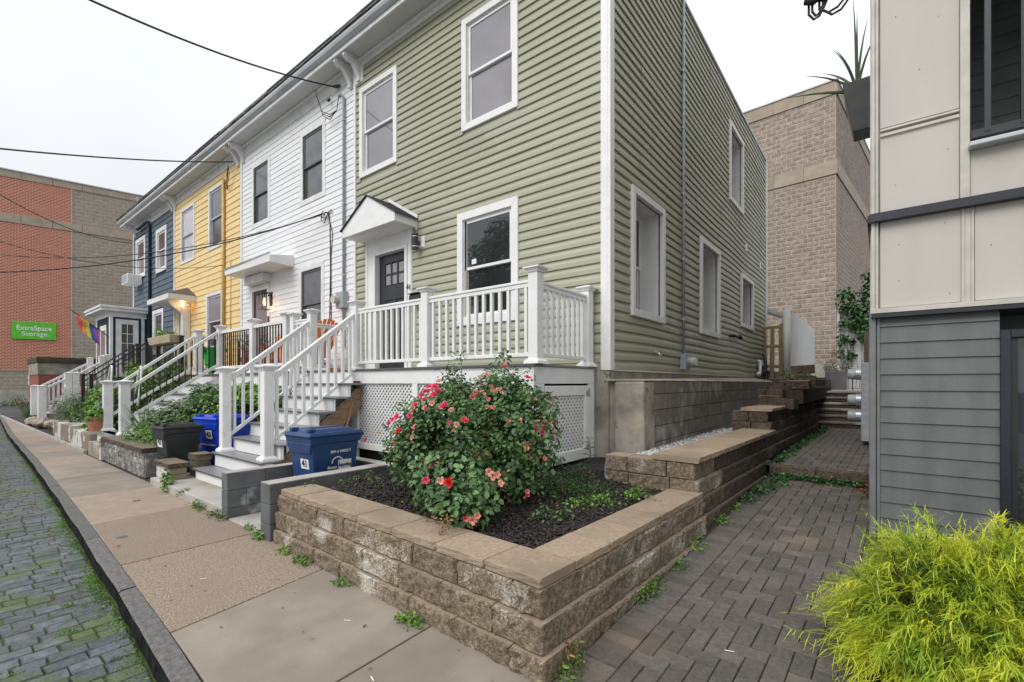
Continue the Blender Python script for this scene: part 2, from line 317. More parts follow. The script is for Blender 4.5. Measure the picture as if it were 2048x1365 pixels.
def text(name,s,size,mt,parent,loc,rot,bold=0,sx=1):
    cu=bpy.data.curves.new(name,'FONT'); cu.body=s; cu.size=size; cu.align_x='CENTER'; cu.align_y='CENTER'; cu.extrude=.0015; cu.offset=bold
    t=bpy.data.objects.new(name,cu); COL.objects.link(t)
    bpy.context.view_layer.update()
    me=bpy.data.meshes.new_from_object(t.evaluated_get(bpy.context.evaluated_depsgraph_get())); bpy.data.objects.remove(t)
    me.materials.clear(); me.materials.append(M[mt]); me.name=name
    o=bpy.data.objects.new(name,me); link(o,parent); o.location=Vector(loc)-org(parent); o.rotation_euler=rot; o.scale=(sx,1,1); return o
FR=(math.pi/2,0,0)             # text on a face looking at -y
SR=(math.pi/2,0,math.pi/2)     # text on a face looking at +x
rnd=random.uniform
# leaves: template in local frame (x = width, y = length, z = normal), numpy scatter
def frames(n,up=.5,dirs=None):
    nrm=np.random.normal(size=(n,3)); nrm[:,2]=np.abs(nrm[:,2])+up
    if dirs is not None: nrm=nrm*.55+dirs*1.1
    nrm/=np.linalg.norm(nrm,axis=1,keepdims=True)
    t=np.random.normal(size=(n,3)); t[:,2]-=.35; t-= (t*nrm).sum(1,keepdims=True)*nrm; t/=np.linalg.norm(t,axis=1,keepdims=True)
    b=np.cross(t,nrm); return b,t,nrm
def leaves(name,pos,size,mt,parent,kind='stuff',up=.5,dirs=None,wid=.55,compound=1,label=None,cat=None):
    pos=np.asarray(pos,dtype=float)
    if compound>1:
        b,t,n=frames(len(pos),up,dirs); P=[];B=[];T=[];Nn=[]
        offs=[(0,1.15,0),(.62,.55,.9),(-.62,.55,-.9),(.6,-.15,1.2),(-.6,-.15,-1.2)][:compound]
        sz=np.random.uniform(.75,1.25,(len(pos),1))*size
        for ox,oy,a in offs:
            P.append(pos+b*ox*sz+t*oy*sz-n*.15*abs(ox)*sz); ca,sa=math.cos(a),math.sin(a)
            jit=np.random.normal(size=n.shape)*.22
            T2=t*ca+b*sa+jit*.5; N2=n+jit; N2/=np.linalg.norm(N2,axis=1,keepdims=True); T2-=(T2*N2).sum(1,keepdims=True)*N2; T2/=np.linalg.norm(T2,axis=1,keepdims=True)
            B.append(np.cross(T2,N2)); T.append(T2); Nn.append(N2)
        pos=np.concatenate(P); b=np.concatenate(B); t=np.concatenate(T); n=np.concatenate(Nn); size=np.tile(sz,(compound,1))*np.random.uniform(.8,1.15,(len(pos),1))
    else:
        b,t,n=frames(len(pos),up,dirs); size=np.random.uniform(.65,1.3,(len(pos),1))*size
    w=wid*.5
    tp=np.array([(0,0,0),(w,.35,.12),(w*.8,.72,.10),(0,1.0,-.08),(-w*.8,.72,.10),(-w,.35,.12),(0,.45,0)])
    V=pos[:,None,:]+size[:,None,:]*(tp[None,:,0:1]*b[:,None,:]+tp[None,:,1:2]*t[:,None,:]+tp[None,:,2:3]*n[:,None,:])
    F=np.array([(0,1,2,6),(6,2,3,4),(0,6,4,5)]); nn=len(pos)
    faces=(F[None]+ (np.arange(nn)*7)[:,None,None]).reshape(-1,4)
    return npmesh(name,V.reshape(-1,3),faces,mt,parent,smooth=True,kind=kind,label=label,cat=cat)
def ellcloud(n,c,r,shell=.55,flat=0):
    d=np.random.normal(size=(n,3)); d/=np.linalg.norm(d,axis=1,keepdims=True)
    rr=np.random.uniform(shell**3,1,(n,1))**(1/3); p=d*rr
    if flat: p[:,2]=np.maximum(p[:,2],-flat)
    return np.array(c)+p*np.array(r), d
def lumpy(n,c,r,k=9,lr=.45,shell=.3,zmin=None):
    """cloud made of several leafy lumps; uneven outline"""
    cs=[];
    for i in range(k):
        d=np.random.normal(size=3); d/=np.linalg.norm(d); d*=np.random.uniform(.35,.72); cs.append(d)
    pts=[];dr=[]
    for i in range(k):
        s=np.random.uniform(.7,1.15)*lr; p,d=ellcloud(n//k,cs[i],(s,s,s),shell); pts.append(p); dr.append(d*.6+p)
    p=np.concatenate(pts); d=np.concatenate(dr); P=np.array(c)+p*np.array(r)
    if zmin is not None:
        m=P[:,2]>zmin; P=P[m]; d=d[m]
    d=d/np.linalg.norm(d,axis=1,keepdims=True); return P,d
def stems(base,tips,r,parent,mt='stem',name='stem',bend=.15,r1=.25):
    m=MB()
    for t in tips:
        b=Vector(base)+Vector((rnd(-.03,.03),rnd(-.03,.03),0)); t=Vector(t); mid=(b+t)/2+Vector((rnd(-bend,bend),rnd(-bend,bend),rnd(0,bend)))
        pts=[b.lerp(mid,k/3).lerp(mid.lerp(t,k/3),k/3) for k in range(4)]
        m.tube(pts,[r,r*.8,r*.6,r*r1],5,False)
    return m.build(name,mt,parent,smooth=True,fix=False,kind='stuff')
# ================================================================= SETTING
def struct(name,mb,mt,**k): return mb.build(name,mt,None,kind='structure',**k)
MB().box(-150,150,-120,150,-.45,-.30).build('ground','asph',kind='structure')
KX=[3.5,-2.58,-3.24,-6.35,-8.13,-12.6,-19.5,-32.8,-47]; KY=[.54,.832,.881,1.05,1.138,1.332,1.569,2.243,2.95]
def kin(x): return float(np.interp(-x,[-v for v in KX],KY))
# road: granite setts with mossy joints
road=MB(); road.add([(3.5,-30,-.128),(3.5,.5,-.128),(-46,2.9,-.128),(-46,-30,-.128)],[(0,1,2,3)])
road=struct('road',road,'sjoint',fix=False)
v=[];f=[];near=[]
x=3.2
while x>-34:
    rw=rnd(.105,.14); y=kin(x)-.105-.012
    yend=-1.6
    while y>yend:
        L=rnd(.11,.20); x1=x-rw+.005; 
        if y-L<yend-.2: break
        zt=-.118+rnd(-.004,.004)+ .006*math.sin(x*3.1)
        slope=.05
        near.append((math.hypot(x+3.2,(y-.4)*1.2),x,x1,y,y-L+.005,zt)); y-=L
    x-=rw
near.sort(key=lambda a:a[0])
def sett(m,x,x1,y,y1,z,j=.006):
    r=lambda:rnd(-j,j)*.6; i=.006
    X=[(x+r(),y+r()),(x1+r(),y+r()),(x1+r(),y1+r()),(x+r(),y1+r())]; cx=sum(p[0] for p in X)/4; cy=sum(p[1] for p in X)/4
    top=[(p[0]+(i if p[0]<cx else -i),p[1]+(i if p[1]<cy else -i),z+rnd(-.002,.002)) for p in X]
    m.add([(p[0],p[1],z-.012) for p in X]+top+[(cx,cy,z+.003)],[(0,1,5,4),(1,2,6,5),(2,3,7,6),(3,0,4,7),(4,5,8),(5,6,8),(6,7,8),(7,4,8)])
# only those in front of the lens are picked out one by one
def ahead(x,y,z=0):
    X=.784*x+.621*y; Z=-.621*x+.784*y
    return Z>.3 and abs(X/Z)<1.13 and (z-1.45)/Z>-.66
vis=[n for n in near if ahead(n[1],n[3],-.12)]
one=vis[:300]; ids=set(id(a) for a in one)
for a in one:
    m=MB(); sett(m,*a[1:]); m.build('sett','sett',road)
m=MB()
for a in near:
    if id(a) not in ids: sett(m,*a[1:])
m.build('sett_field','sett',road,kind='stuff')
MB().quad((3.5,-30,-.118),(-46,-30,-.118),(-46,-1.6,-.118),(3.5,-1.6,-.118)).build('sett_surface','sett',road,kind='stuff')
# moss tufts and grass in the gutter and joints
P=[]
for i in range(8500):
    x=-2.4-abs(np.random.normal())*6.5; 
    if np.sin(x*2.3)+np.sin(x*5.1+1)<rnd(-2.0,.8): continue
    P.append((x,kin(x)-.115-abs(np.random.normal())*.05,-.118+rnd(0,.008)))
for c in [(-3.25,.42),(-3.66,.28),(-2.95,.25),(-4.5,.62),(-5.3,.66),(-4.0,.55),(-3.05,.62)]:
    for i in range(90): P.append((c[0]+np.random.normal()*.035,c[1]+np.random.normal()*.02,-.115))
leaves('gutter_moss',P,.016,'leafb',None,up=.2,wid=.4,label='bright green moss and grass tufts in the gutter joints',cat='moss')
# kerb
kerb=bpy.data.objects.new('kerb',None); COL.objects.link(kerb); kerb['kind']='structure'; ORG['kerb']=Vector((0,0,0))
x=3.2
while x>-46:
    L=rnd(1.5,2.3); n=9; m=MB(); m2=MB(); secs=[]
    for i in range(n+1):
        xx=x-(L-.012)*i/n; yi=kin(xx); w=.098+.005*math.sin(xx*3.3)+rnd(-.002,.002)
        secs.append((xx,yi,yi-w,.002+rnd(-.003,.002),yi-w-.004+rnd(-.006,.006)))
    b=[]
    for (xx,yi,yo,z,yb) in secs: b+=[(xx,yi,z),(xx,yo+.012,z),(xx,yo,z-.014)]
    fs=[]
    for i in range(n):
        for k in range(2): fs.append((i*3+k,i*3+k+1,(i+1)*3+k+1,(i+1)*3+k))
    m.add(b,fs)
    e=len(secs)-1
    ks=m.build('kerb_stone','kerbtop',kerb)
    b=[];
    for (xx,yi,yo,z,yb) in secs: b+=[(xx,yo,z-.014),(xx,yo+rnd(-.004,.012),-.06),(xx,yb+.004,-.16)]
    fs=[]
    for i in range(n):
        for k in range(2): fs.append((i*3+k,i*3+k+1,(i+1)*3+k+1,(i+1)*3+k))
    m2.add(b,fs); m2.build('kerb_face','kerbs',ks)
    x-=L
# sidewalk slabs
def yback(x): return 1.86+.045*max(0,-1.34-x) if x>-4.6 else 2.04
sw=MB().add([(3.2,kin(3.2)-.03,-.02),(3.2,1.9,-.02),(-1.3,1.88,-.02),(-4.6,2.25,-.02),(-29,2.6,-.02),(-29,kin(-29)-.03,-.02)],[(0,1,2,3,4,5)])
sw=struct('sidewalk',sw,'joint',fix=False)
J=[(3.2,3.2),(1.2,1.25),(-.55,-.55),(-2.05,-2.11),(-3.24,-3.42),(-4.75,-4.76),(-6.35,-6.4),(-8.1,-8.0),(-9.66,-9.84),(-11.3,-11.44),(-12.6,-12.8),(-13.7,-13.8),(-15.1,-15.2),(-16.4,-16.5),(-17.8,-17.9),(-19.1,-19.2),(-20.6,-20.7),(-22,-22.1),(-23.6,-23.7),(-25.2,-25.3),(-27,-27.1),(-29,-29)]
mt=['slabg','slabg','slabg','slabg','slabe','slabe','slabp','slabg','slabg','slabp','slabg','slabp','slabg','slabp','slabp','slabg','slabp','slabg','slabp','slabp','slabp']
for i in range(len(J)-1):
    (a0,a1),(b0,b1)=J[i],J[i+1]; g=.006; z=rnd(-.003,.001)
    p=[(a0-g,kin(a0)+.006),(a1-g,yback(a1)),(b1+g,yback(b1)),(b0+g,kin(b0)+.006)]
    m=MB().add([(q[0],q[1],-.06) for q in p]+[(q[0],q[1],z+rnd(-.001,.001)) for q in p],[(0,3,2,1),(4,5,6,7),(0,1,5,4),(1,2,6,5),(2,3,7,6),(3,0,4,7)])
    m.build('sidewalk_slab',mt[i],sw,bevel=.006,seg=2)
struct('far_pavement',MB().box(-45,-29.01,1.9,8,-.05,-.006),'asph')
struct('garden_ground',MB().add([(-4.5,2.3,-.03),(-30,2.4,-.03),(-30,5.6,.30),(-4.5,5.6,.30)],[(0,1,2,3)]),'soil',fix=False)
# soil stains and cover on the pavement: manhole-like plugs
for (x,y,r) in ((-7.2,1.62,.04),(-5.6,1.15,.045)):
    MB().tube([(x,y,-.001),(x,y,.0035)],r,14).build('valve_cover','kerbtop',sw,smooth=False)

# ---- paver path, rising 5.5 cm a metre
def zp(y): return .055*(y-1.84) if y<6.68 else .412+.0155*(y-6.68)
def xw(y): return -1.255+.03*(y-1.84)
def chpaver(w,l):
    c=.003
    return MB().add([(c,c,0),(w-c,c,0),(w-c,l-c,0),(c,l-c,0),(0,0,-.006),(w,0,-.006),(w,l,-.006),(0,l,-.006),(0,0,-.03),(w,0,-.03),(w,l,-.03),(0,l,-.03)],
      [(0,1,2,3),(4,5,1,0),(5,6,2,1),(6,7,3,2),(7,4,0,3),(8,9,5,4),(9,10,6,5),(10,11,7,6),(11,8,4,7)])
def paving(root,y0,y1,x1f,slope):
    u=.095; items=[]
    th=-.03
    nx=60; ny=int((y1-y0)/u)+2
    cov=set()
    for b in range(-2,ny+3):
        for a in range(-1,nx+4):
            r=(a-b)%4
            g_=.0035; half=False
            if r==0: w,l=2*u-g_,u-g_
            elif r==3: w,l=u-g_,2*u-g_
            else: continue
            x00=xw(y0)+.215; ca_,sa_=math.cos(th),-math.sin(th)
            tr_=lambda p,q: (x00+ca_*p+sa_*q,y0-sa_*p+ca_*q)
            x,ly=tr_(a*u,b*u)
            cells=[(a,b),(a+1,b)] if r==0 else [(a,b),(a,b+1)]
            def okc(c): 
                px_,py__=tr_((c[0]+.5)*u,(c[1]+.5)*u); return c[0]>=0 and py__-u/2>=y0-.03 and py__+u/2<=y1+.02 and px_+u/2<=x1f(py__)+.012
            if okc(cells[0]) and okc(cells[1]): items.append((x,ly,w,l))
            else:
                for c in cells:
                    if okc(c): items.append((*tr_(c[0]*u,c[1]*u),u-g_,u-g_))
    y=y0
    while y+.1<y1:
        items.append((xw(y)+.012,y,.198,.091)); y+=.095
    items.sort(key=lambda q:(q[0]+.6)**2+q[1]**2)
    vis=[q for q in items if ahead(q[0],q[1],zp(q[1]))]; s=set(id(q) for q in vis[:300])
    cache={}
    rest=MB()
    for q in items:
        x,y,w,l=q; key=(round(w,3),round(l,3))
        if key not in cache: cache[key]=chpaver(w,l).mesh('paver','paver')
        z=zp(y+l/2)+rnd(-.0025,.0025)
        if id(q) in s:
            o=bpy.data.objects.new('paver',cache[key]); link(o,root); o.location=Vector((x,y,z-slope*l/2))-org(root)
            o.rotation_euler=(math.atan(slope)+rnd(-.006,.006),rnd(-.006,.006),th+rnd(-.006,.006))
        else:
            c=chpaver(w,l); c.xf(Matrix.Translation((x,y,z-slope*l/2))@Matrix.Rotation(th,4,'Z')@Matrix.Rotation(math.atan(slope),4,'X')); rest.add(c.v,c.f)
    if rest.v: rest.build('paver_field','paver',root,kind='stuff',fix=False)
def sheet(y0,y1,xa,xb,off): return MB().add([(xa(y0),y0,zp(y0)+off),(xb(y0),y0,zp(y0)+off),(xb(y1-.001),y1,zp(y1-.001)+off),(xa(y1-.001),y1,zp(y1-.001)+off)],[(0,1,2,3)])
wl=lambda y:xw(y)-.05
pathr=lambda y: (1.9 if y<2.45 else -.02)
p1=struct('paver_path',sheet(1.87,6.675,wl,lambda y:.0,-.012),'pjoint',fix=False)
MB().add([(0,1.87,-.010),(2.2,1.87,-.010),(2.2,4.9,.156),(0,4.9,.156)],[(0,1,2,3)]).build('paver_bed','pjoint',p1,fix=False,kind='stuff')
paving(p1,1.885,6.66,pathr,.055)
p2=struct('upper_paver_path',sheet(6.72,12.15,wl,lambda y:.0,-.010),'pjoint',fix=False)
paving(p2,6.82,12.1,lambda y:-.03,.0155)
m=MB()
x=xw(6.68)+.005
while x<-.1:
    L=min(.5,-.07-x); m.box(x,x+L-.006,6.66,6.81,.30,.412); x+=L
m.build('terrace_edge_stone','stone2',p2,bevel=.008)
# steps at the end of the path
st=thing('stone_steps','dark stone steps climbing at the end of the alley','steps',(-.6,12.3,.49))
for k in range(6):
    z=.495+.127*(k+1); y=12.1+.3*k
    MB().box(-1.5,-.06,y,y+.55 if k<5 else y+9.8,z-.045,z).build('tread','cblock' if k<5 else 'concl',st,bevel=.008)
    MB().box(-1.5,-.06,y+.03,y+.5,z-.127,z-.055).build('riser','stone2',st)
struct('back_yard',MB().box(-30,-1.15,15.0,40,1.2,1.55),'soil')
struct('back_yard_side',MB().box(-1.66,-1.02,9.2,15.0,1.1,1.36),'soil')

# ---- split-face blocks
def blockmesh(seed,amp=.03,D=.25,capstyle=False):
    r=random.Random(seed); nx,nz=6,3; m=MB(); g={}
    mx,mz=.02,.06
    xs=[0,mx]+[mx+(1-2*mx)*i/nx for i in range(1,nx)]+[1-mx,1]; zs=[0,mz]+[mz+(1-2*mz)*i/nz for i in range(1,nz)]+[1-mz,1]
    for j,z in enumerate(zs):
        for i,x in enumerate(xs):
            edge=i in(0,len(xs)-1) or j in (0,len(zs)-1)
            y=(.010/D) if edge else (r.uniform(-amp*.32,amp*.2))/D
            jx=0 if edge else r.uniform(-.02,.02); g[i,j]=len(m.v); m.v.append((x+jx,y,z+(0 if edge else r.uniform(-.04,.04))))
    for j in range(len(zs)-1):
        for i in range(len(xs)-1): m.f.append((g[i,j],g[i+1,j],g[i+1,j+1],g[i,j+1]))
    b=len(m.v); m.v+=[(0,1,0),(1,1,0),(1,1,1),(0,1,1)]
    X=len(xs)-1; Zz=len(zs)-1
    m.nfront=len(m.f)
    m.f.append(tuple([g[i,Zz] for i in range(X+1)]+[b+2,b+3])); m.f.append(tuple([g[i,0] for i in range(X,-1,-1)]+[b,b+1]))
    m.f.append(tuple([g[0,j] for j in range(Zz,-1,-1)]+[b,b+3])[::-1]); m.f.append(tuple([g[X,j] for j in range(Zz+1)]+[b+2,b+1])[::-1]); m.f.append((b,b+3,b+2,b+1))
    return m
BV={}
def bvar(mt,k,amp=.03):
    key=(mt,k,amp)
    if key not in BV:
        bm_=blockmesh(k*7+1,amp); me=bm_.mesh('block',mt)
        side={'stone':'stonetop','stone2':'ledge2'}.get(mt)
        if side:
            me.materials.append(M[side])
            for p in me.polygons:
                if p.index>=bm_.nfront and p.index not in (bm_.nfront+2,bm_.nfront+3): p.material_index=1
        BV[key]=me
    return BV[key]
def block(parent,name,mt,p,rz,L,D,H,amp=.03,gap=.008,tilt=0):
    o=bpy.data.objects.new(name,bvar(mt,random.randint(0,5),amp)); link(o,parent)
    o.location=Vector(p)-org(parent); o.rotation_euler=(tilt*rnd(-1,1),tilt*rnd(-1,1),rz); o.scale=(L-gap,D,H-.004); return o
A1=math.atan2(-.044,1); A2=math.pi/2-math.atan(.03)
C0=Vector((-1.255,1.835,0)); ux=Vector((math.cos(A1),math.sin(A1),0)); uy=Vector((-math.sin(A1),math.cos(A1),0))
wy=Vector((.03,1,0)).normalized(); wx=Vector((-1,.03,0)).normalized()
T=[-.03,.115,.27,.42,.575,.73,.885,1.04,1.195,1.35]
pw=thing('planter_retaining_wall','low tan split-faced block wall holding the black mulch rose bed at the pavement corner','retaining wall',(-2.8,2.0,0))
for k in range(3):
    off=.030*k; c=C0+uy*off-ux*off; d=0
    if k%2==1: d=.0
    else: d=.0
    first=True; z0,z1=T[k],T[k+1]
    d=0; L0=[.22,.34,.20][k]; cd_=[.30,.20,.36][k]
    while d<3.06:
        Dp=cd_ if first else .24; L=L0 if first else .42+rnd(-.008,.008); first=False
        L=min(L,3.08-d) if 3.08-d>.12 else 3.08-d
        if L<=.02: break
        block(pw,'block','stone',c-ux*(d+L)+Vector((0,0,z0)),A1,L,Dp,z1-z0); d+=L
    # side of the same course
    d=cd_; first=True
    while d<2.5:
        L=[.40,.42,.30][k] if first else .42+rnd(-.008,.008); first=False; L=min(L,2.46-d)
        if L<=.03: break
        if z1>zp(1.84+d)-.02: block(pw,'block','stone',C0+wx*off+wy*(d+off)+Vector((0,0,z0)),A2,L,.24,z1-z0)
        d+=L
# caps
cz=.422
cap=MB()
cc=C0+uy*.066-ux*.066
block(pw,'cap_stone','stonetop',cc-ux*.40+uy*(-.0)+Vector((0,0,cz)),A1,.40,.31,.055,.010)
d=.40
for L in (.42,.46,.44,.47,.45,.42):
    L=min(L,3.02-d); 
    if L>.05: block(pw,'cap_stone','stonetop',cc-ux*(d+L)+Vector((0,0,cz+rnd(-.002,.002))),A1,L,.31,.055,.010)
    d+=L
d=.315
for L in (.40,.38,.40,.40,.38,.4):
    L=min(L,2.44-d)
    if L>.05: block(pw,'cap_stone','stonetop',cc+wy*d+Vector((0,0,cz+rnd(-.002,.002))),A2,L,.29,.055,.010)
    d+=L
# stepped side wall along the path
sw2=thing('stepped_retaining_wall','dark tiered block retaining wall climbing beside the alley pavers','retaining wall',(-1.4,8,.4))
YS=[4.31,4.31,4.31,4.29,4.29,7.56,7.56,9.0,9.0]
for k in range(9):
    off=.030*k; z0,z1=T[k],T[k+1]; y=YS[k]+(0 if k%2 else .24 if k>2 else 0)
    first=True
    while y<12.35:
        L=rnd(.2,.42) if first else .42+rnd(-.01,.01); first=False
        L=min(L,12.36-y) 
        if L<.04: break
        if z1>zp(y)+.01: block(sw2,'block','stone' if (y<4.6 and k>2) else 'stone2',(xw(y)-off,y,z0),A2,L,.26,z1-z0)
        y+=L
def tier(y,ks,xe,mt,cap=True):
    for k in ks:
        off=.030*k; x=xw(y)-off+(0 if k%2==0 else -.02); z0,z1=T[k],T[k+1]; first=True
        if k%2: x=xw(y)-off-.26
        while x>xe:
            L=.26 if first and k%2==0 else rnd(.36,.44); first=False
            L=min(L,x-xe+.03); block(sw2,'block',mt,(x-L,y,z0),0,L,.24,z1-z0); x-=L
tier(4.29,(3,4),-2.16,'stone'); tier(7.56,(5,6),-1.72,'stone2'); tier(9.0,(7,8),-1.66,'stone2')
y=4.27
while y<7.5:
    L=min(.38,7.56-y); block(sw2,'cap_stone','stonetop',(xw(y)-.085,y,.732),A2,L,.43,.055,.010); y+=L
y=7.54
while y<8.95:
    L=min(.4,9.0-y); block(sw2,'cap_stone','stonetop',(xw(y)-.13,y,1.042),A2,L,.42,.05,.010); y+=L
MB().box(-1.70,-1.45,7.75,9.05,.9,1.05).build('fill','stone2',sw2)
y=9.2
while y<12.2:
    L=min(.4,12.36-y); block(sw2,'block','stone2',(xw(y)-.27,y,1.352),A2,L,.26,.11); y+=L
# tumbled blocks on the top tier
tb=[(-2.12,8.75,1.055,.42,.26,.19,.1),(-1.72,8.62,1.055,.38,.25,.16,-.25),(-1.98,9.15,1.25,.44,.25,.15,.3),(-1.55,9.2,1.35,.42,.26,.14,-.1),(-1.86,9.6,1.36,.45,.28,.13,.5),(-1.5,9.9,1.48,.42,.25,.13,.1),(-1.6,10.0,1.61,.46,.28,.16,.05),(-2.15,10.2,1.42,.4,.3,.12,-.4),(-1.2,9.5,1.35,.3,.2,.09,.8)]
ll=['brown block tumbled against the grey block wall','brown block lying askew at the edge of the third tier','broken block tipped across the fourth tier','dark block perched at the alley edge of the wall','slanted block in the tumbled pile under the fence','lower of the two blocks stacked below the white fence post','topmost block of the pile below the white fence post','thin block lying by the house drain pipe','small broken block lying flat on the wall top']
for (x,y,z,L,D,H,r),lb in zip(tb,ll):
    x=-1.64+(x+2.15)*.62; L*=.8; D*=.8
    o=bpy.data.objects.new('loose_block',bvar('stone2',random.randint(0,5))); link(o); o.location=(x,y,z); o.scale=(L,D,H); o.rotation_euler=(rnd(-.1,.1),rnd(-.1,.1),r); tag(o,lb,'block','loose wall blocks')
# grey cinder block wall beside the house
bw=thing('block_retaining_wall','brown-grey concrete block wall with a rendered end below the green side wall','retaining wall',(-2.45,9.5,.4))
MB().box(-2.45,-2.238,5.72,14.3,.3,1.475).build('mortar_core','mortar',bw)
ZR=[.3,.50,.705,.91,1.115,1.317,1.478]
bms={}
for r in range(6):
    y=5.70+(0 if r%2 else -.2); h=ZR[r+1]-ZR[r]
    while y<14.2:
        a=max(y,5.70); L=y+.4-a; 
        if L>.05:
            key=(round(L,2),round(h,3))
            if key not in bms: bms[key]=MB().box(0,.05,0,L-.016,0,h-.010).mesh('block','cblock')
            o=bpy.data.objects.new('block',bms[key]); link(o,bw); o.location=Vector((-2.28+rnd(-.002,.002),a,ZR[r]))-org(bw)
            b=o.modifiers.new('b','BEVEL'); b.width=.004
        y+=.4
m=MB(); m.frus(-2.425,5.55,.25,1.472,.40,.36,.39,.35); m.build('rendered_end','conc',bw,bevel=.03,seg=3)
m=MB().add([(-2.225,5.39,1.474),(-2.225,14.35,1.474),(-2.75,14.35,1.50),(-2.75,5.39,1.474),(-2.225,5.39,1.492),(-2.225,14.35,1.49),(-2.75,14.35,1.60),(-2.75,5.39,1.505)],[(0,3,2,1),(4,5,6,7),(0,1,5,4),(1,2,6,5),(2,3,7,6),(3,0,4,7)])
m.build('sloped_coping','conc',bw,bevel=.012,seg=2)
# white gravel
P=[];n=3400
pts=np.column_stack([np.random.uniform(-2.24,-1.74,n),np.random.uniform(4.47,9.0,n),np.random.uniform(.60,.64,n)])
sc=np.random.uniform(.010,.022,(n,1,1)); oc=np.array([(1,0,0),(0,1,0),(-1,0,0),(0,-1,0),(0,0,.8),(0,0,-.8)])
ro=np.random.normal(size=(n,6,3))*.25
V=pts[:,None,:]+(oc[None]+ro)*sc
F=np.array([(0,1,4),(1,2,4),(2,3,4),(3,0,4),(1,0,5),(2,1,5),(3,2,5),(0,3,5)])
gr=npmesh('white_gravel',V.reshape(-1,3),(F[None]+(np.arange(n)*6)[:,None,None]).reshape(-1,3),'gravel',None,kind='stuff',label='strip of white gravel between the block wall and the stone caps',cat='gravel')
struct('gravel_bed',MB().box(-2.25,-1.70,4.4,14.2,.4,.605),'gravel')
# ================================================================= HOUSES
FY=5.5; SX=-2.752
MF=Matrix(((1,0,0,0),(0,-1,0,FY),(0,0,1,0),(0,0,0,1)))      # (along, out, z) -> facade
MS=Matrix(((0,1,0,SX),(1,0,0,0),(0,0,1,0),(0,0,0,1)))       # (along, out, z) -> side wall
def lbox(m,a0,a1,o0,o1,z0,z1): return m.box(a0,a1,o0,o1,z0,z1)
def courses(parent,name,mt,X,a0,a1,z0,z1,h,prof,holes,wave=0,seams=False,shingle=None,big=True):
    z=z0; n=0; out=[]; rest=MB(); cnt=[0]
    def emitm(mm):
        mm.xf(X)
        if cnt[0]<298: mm.build(name,mt,parent,fix=True); cnt[0]+=1
        else: rest.add(mm.v,mm.f)
    while z<z1-.02:
        hh=min(h,z1-z); segs=[(a0,a1)]
        for (h0,h1,y0,y1) in holes:
            if z+hh>y0+.02 and z<y1-.02:
                ns=[]
                for s0,s1 in segs:
                    if h1<=s0 or h0>=s1: ns.append((s0,s1)); continue
                    if h0>s0: ns.append((s0,h0))
                    if h1<s1: ns.append((h1,s1))
                segs=ns
        m=MB(); sx=[]
        if seams: 
            sx=[a0+(((n//2)*1.73+ (n//6)*.9)%(a1-a0))]
        for s0,s1 in segs:
            cuts=[s0]+[c for c in sx if s0+.3<c<s1-.3]+[s1]
            for q in range(len(cuts)-1):
                c0,c1=cuts[q],cuts[q+1]; ex=.004*(q%2)
                if shingle:
                    a=c0
                    while a<c1-.01:
                        w=min(rnd(*shingle),c1-a); dz=rnd(-.006,.006); e=rnd(0,.005); m=MB() if big else rest
                        m.prism([(o+e if i<2 else o,z+dz*(1 if i==0 else 0)+zz*hh/h) for i,(o,zz) in enumerate(prof)],'x',a+.002,a+w-.002); a+=w
                        if big: emitm(m)
                    continue
                m=MB()
                if wave:
                    k=max(2,int((c1-c0)/.45)); 
                    for i in range(k):
                        p0=c0+(c1-c0)*i/k; p1=c0+(c1-c0)*(i+1)/k
                        wv=lambda a:wave*math.sin(a*1.9+z*.35)*math.sin(a*.33+.3)
                        b=len(m.v); N=len(prof)
                        for pp in (p0,p1):
                            for (o,zz) in prof: m.v.append((pp,o+ex,z+zz*hh/h+wv(pp)))
                        for e in range(N-1): m.f.append((b+e,b+e+1,b+N+e+1,b+N+e))
                else:
                    m.prism([(o+(ex if o>0 else 0),z+zz*hh/h) for (o,zz) in prof],'x',c0,c1)
                emitm(m)
        z+=h; n+=1
    if rest.v:
        if not big: rest.xf(X)
        rest.build(name+'_field',mt,parent,kind='stuff')
def backing(parent,X,a0,a1,z0,z1,holes,mt,o=-.02):
    As=sorted(set([a0,a1]+[h[0] for h in holes]+[h[1] for h in holes])); Zs=sorted(set([z0,z1]+[h[2] for h in holes]+[h[3] for h in holes]))
    m=MB()
    for i in range(len(As)-1):
        for j in range(len(Zs)-1):
            ca,cz_=(As[i]+As[i+1])/2,(Zs[j]+Zs[j+1])/2
            if any(h[0]<ca<h[1] and h[2]<cz_<h[3] for h in holes): continue
            m.box(As[i],As[i+1],o-.02,o,Zs[j],Zs[j+1])
    m.xf(X); return m.build('wall',mt,parent)
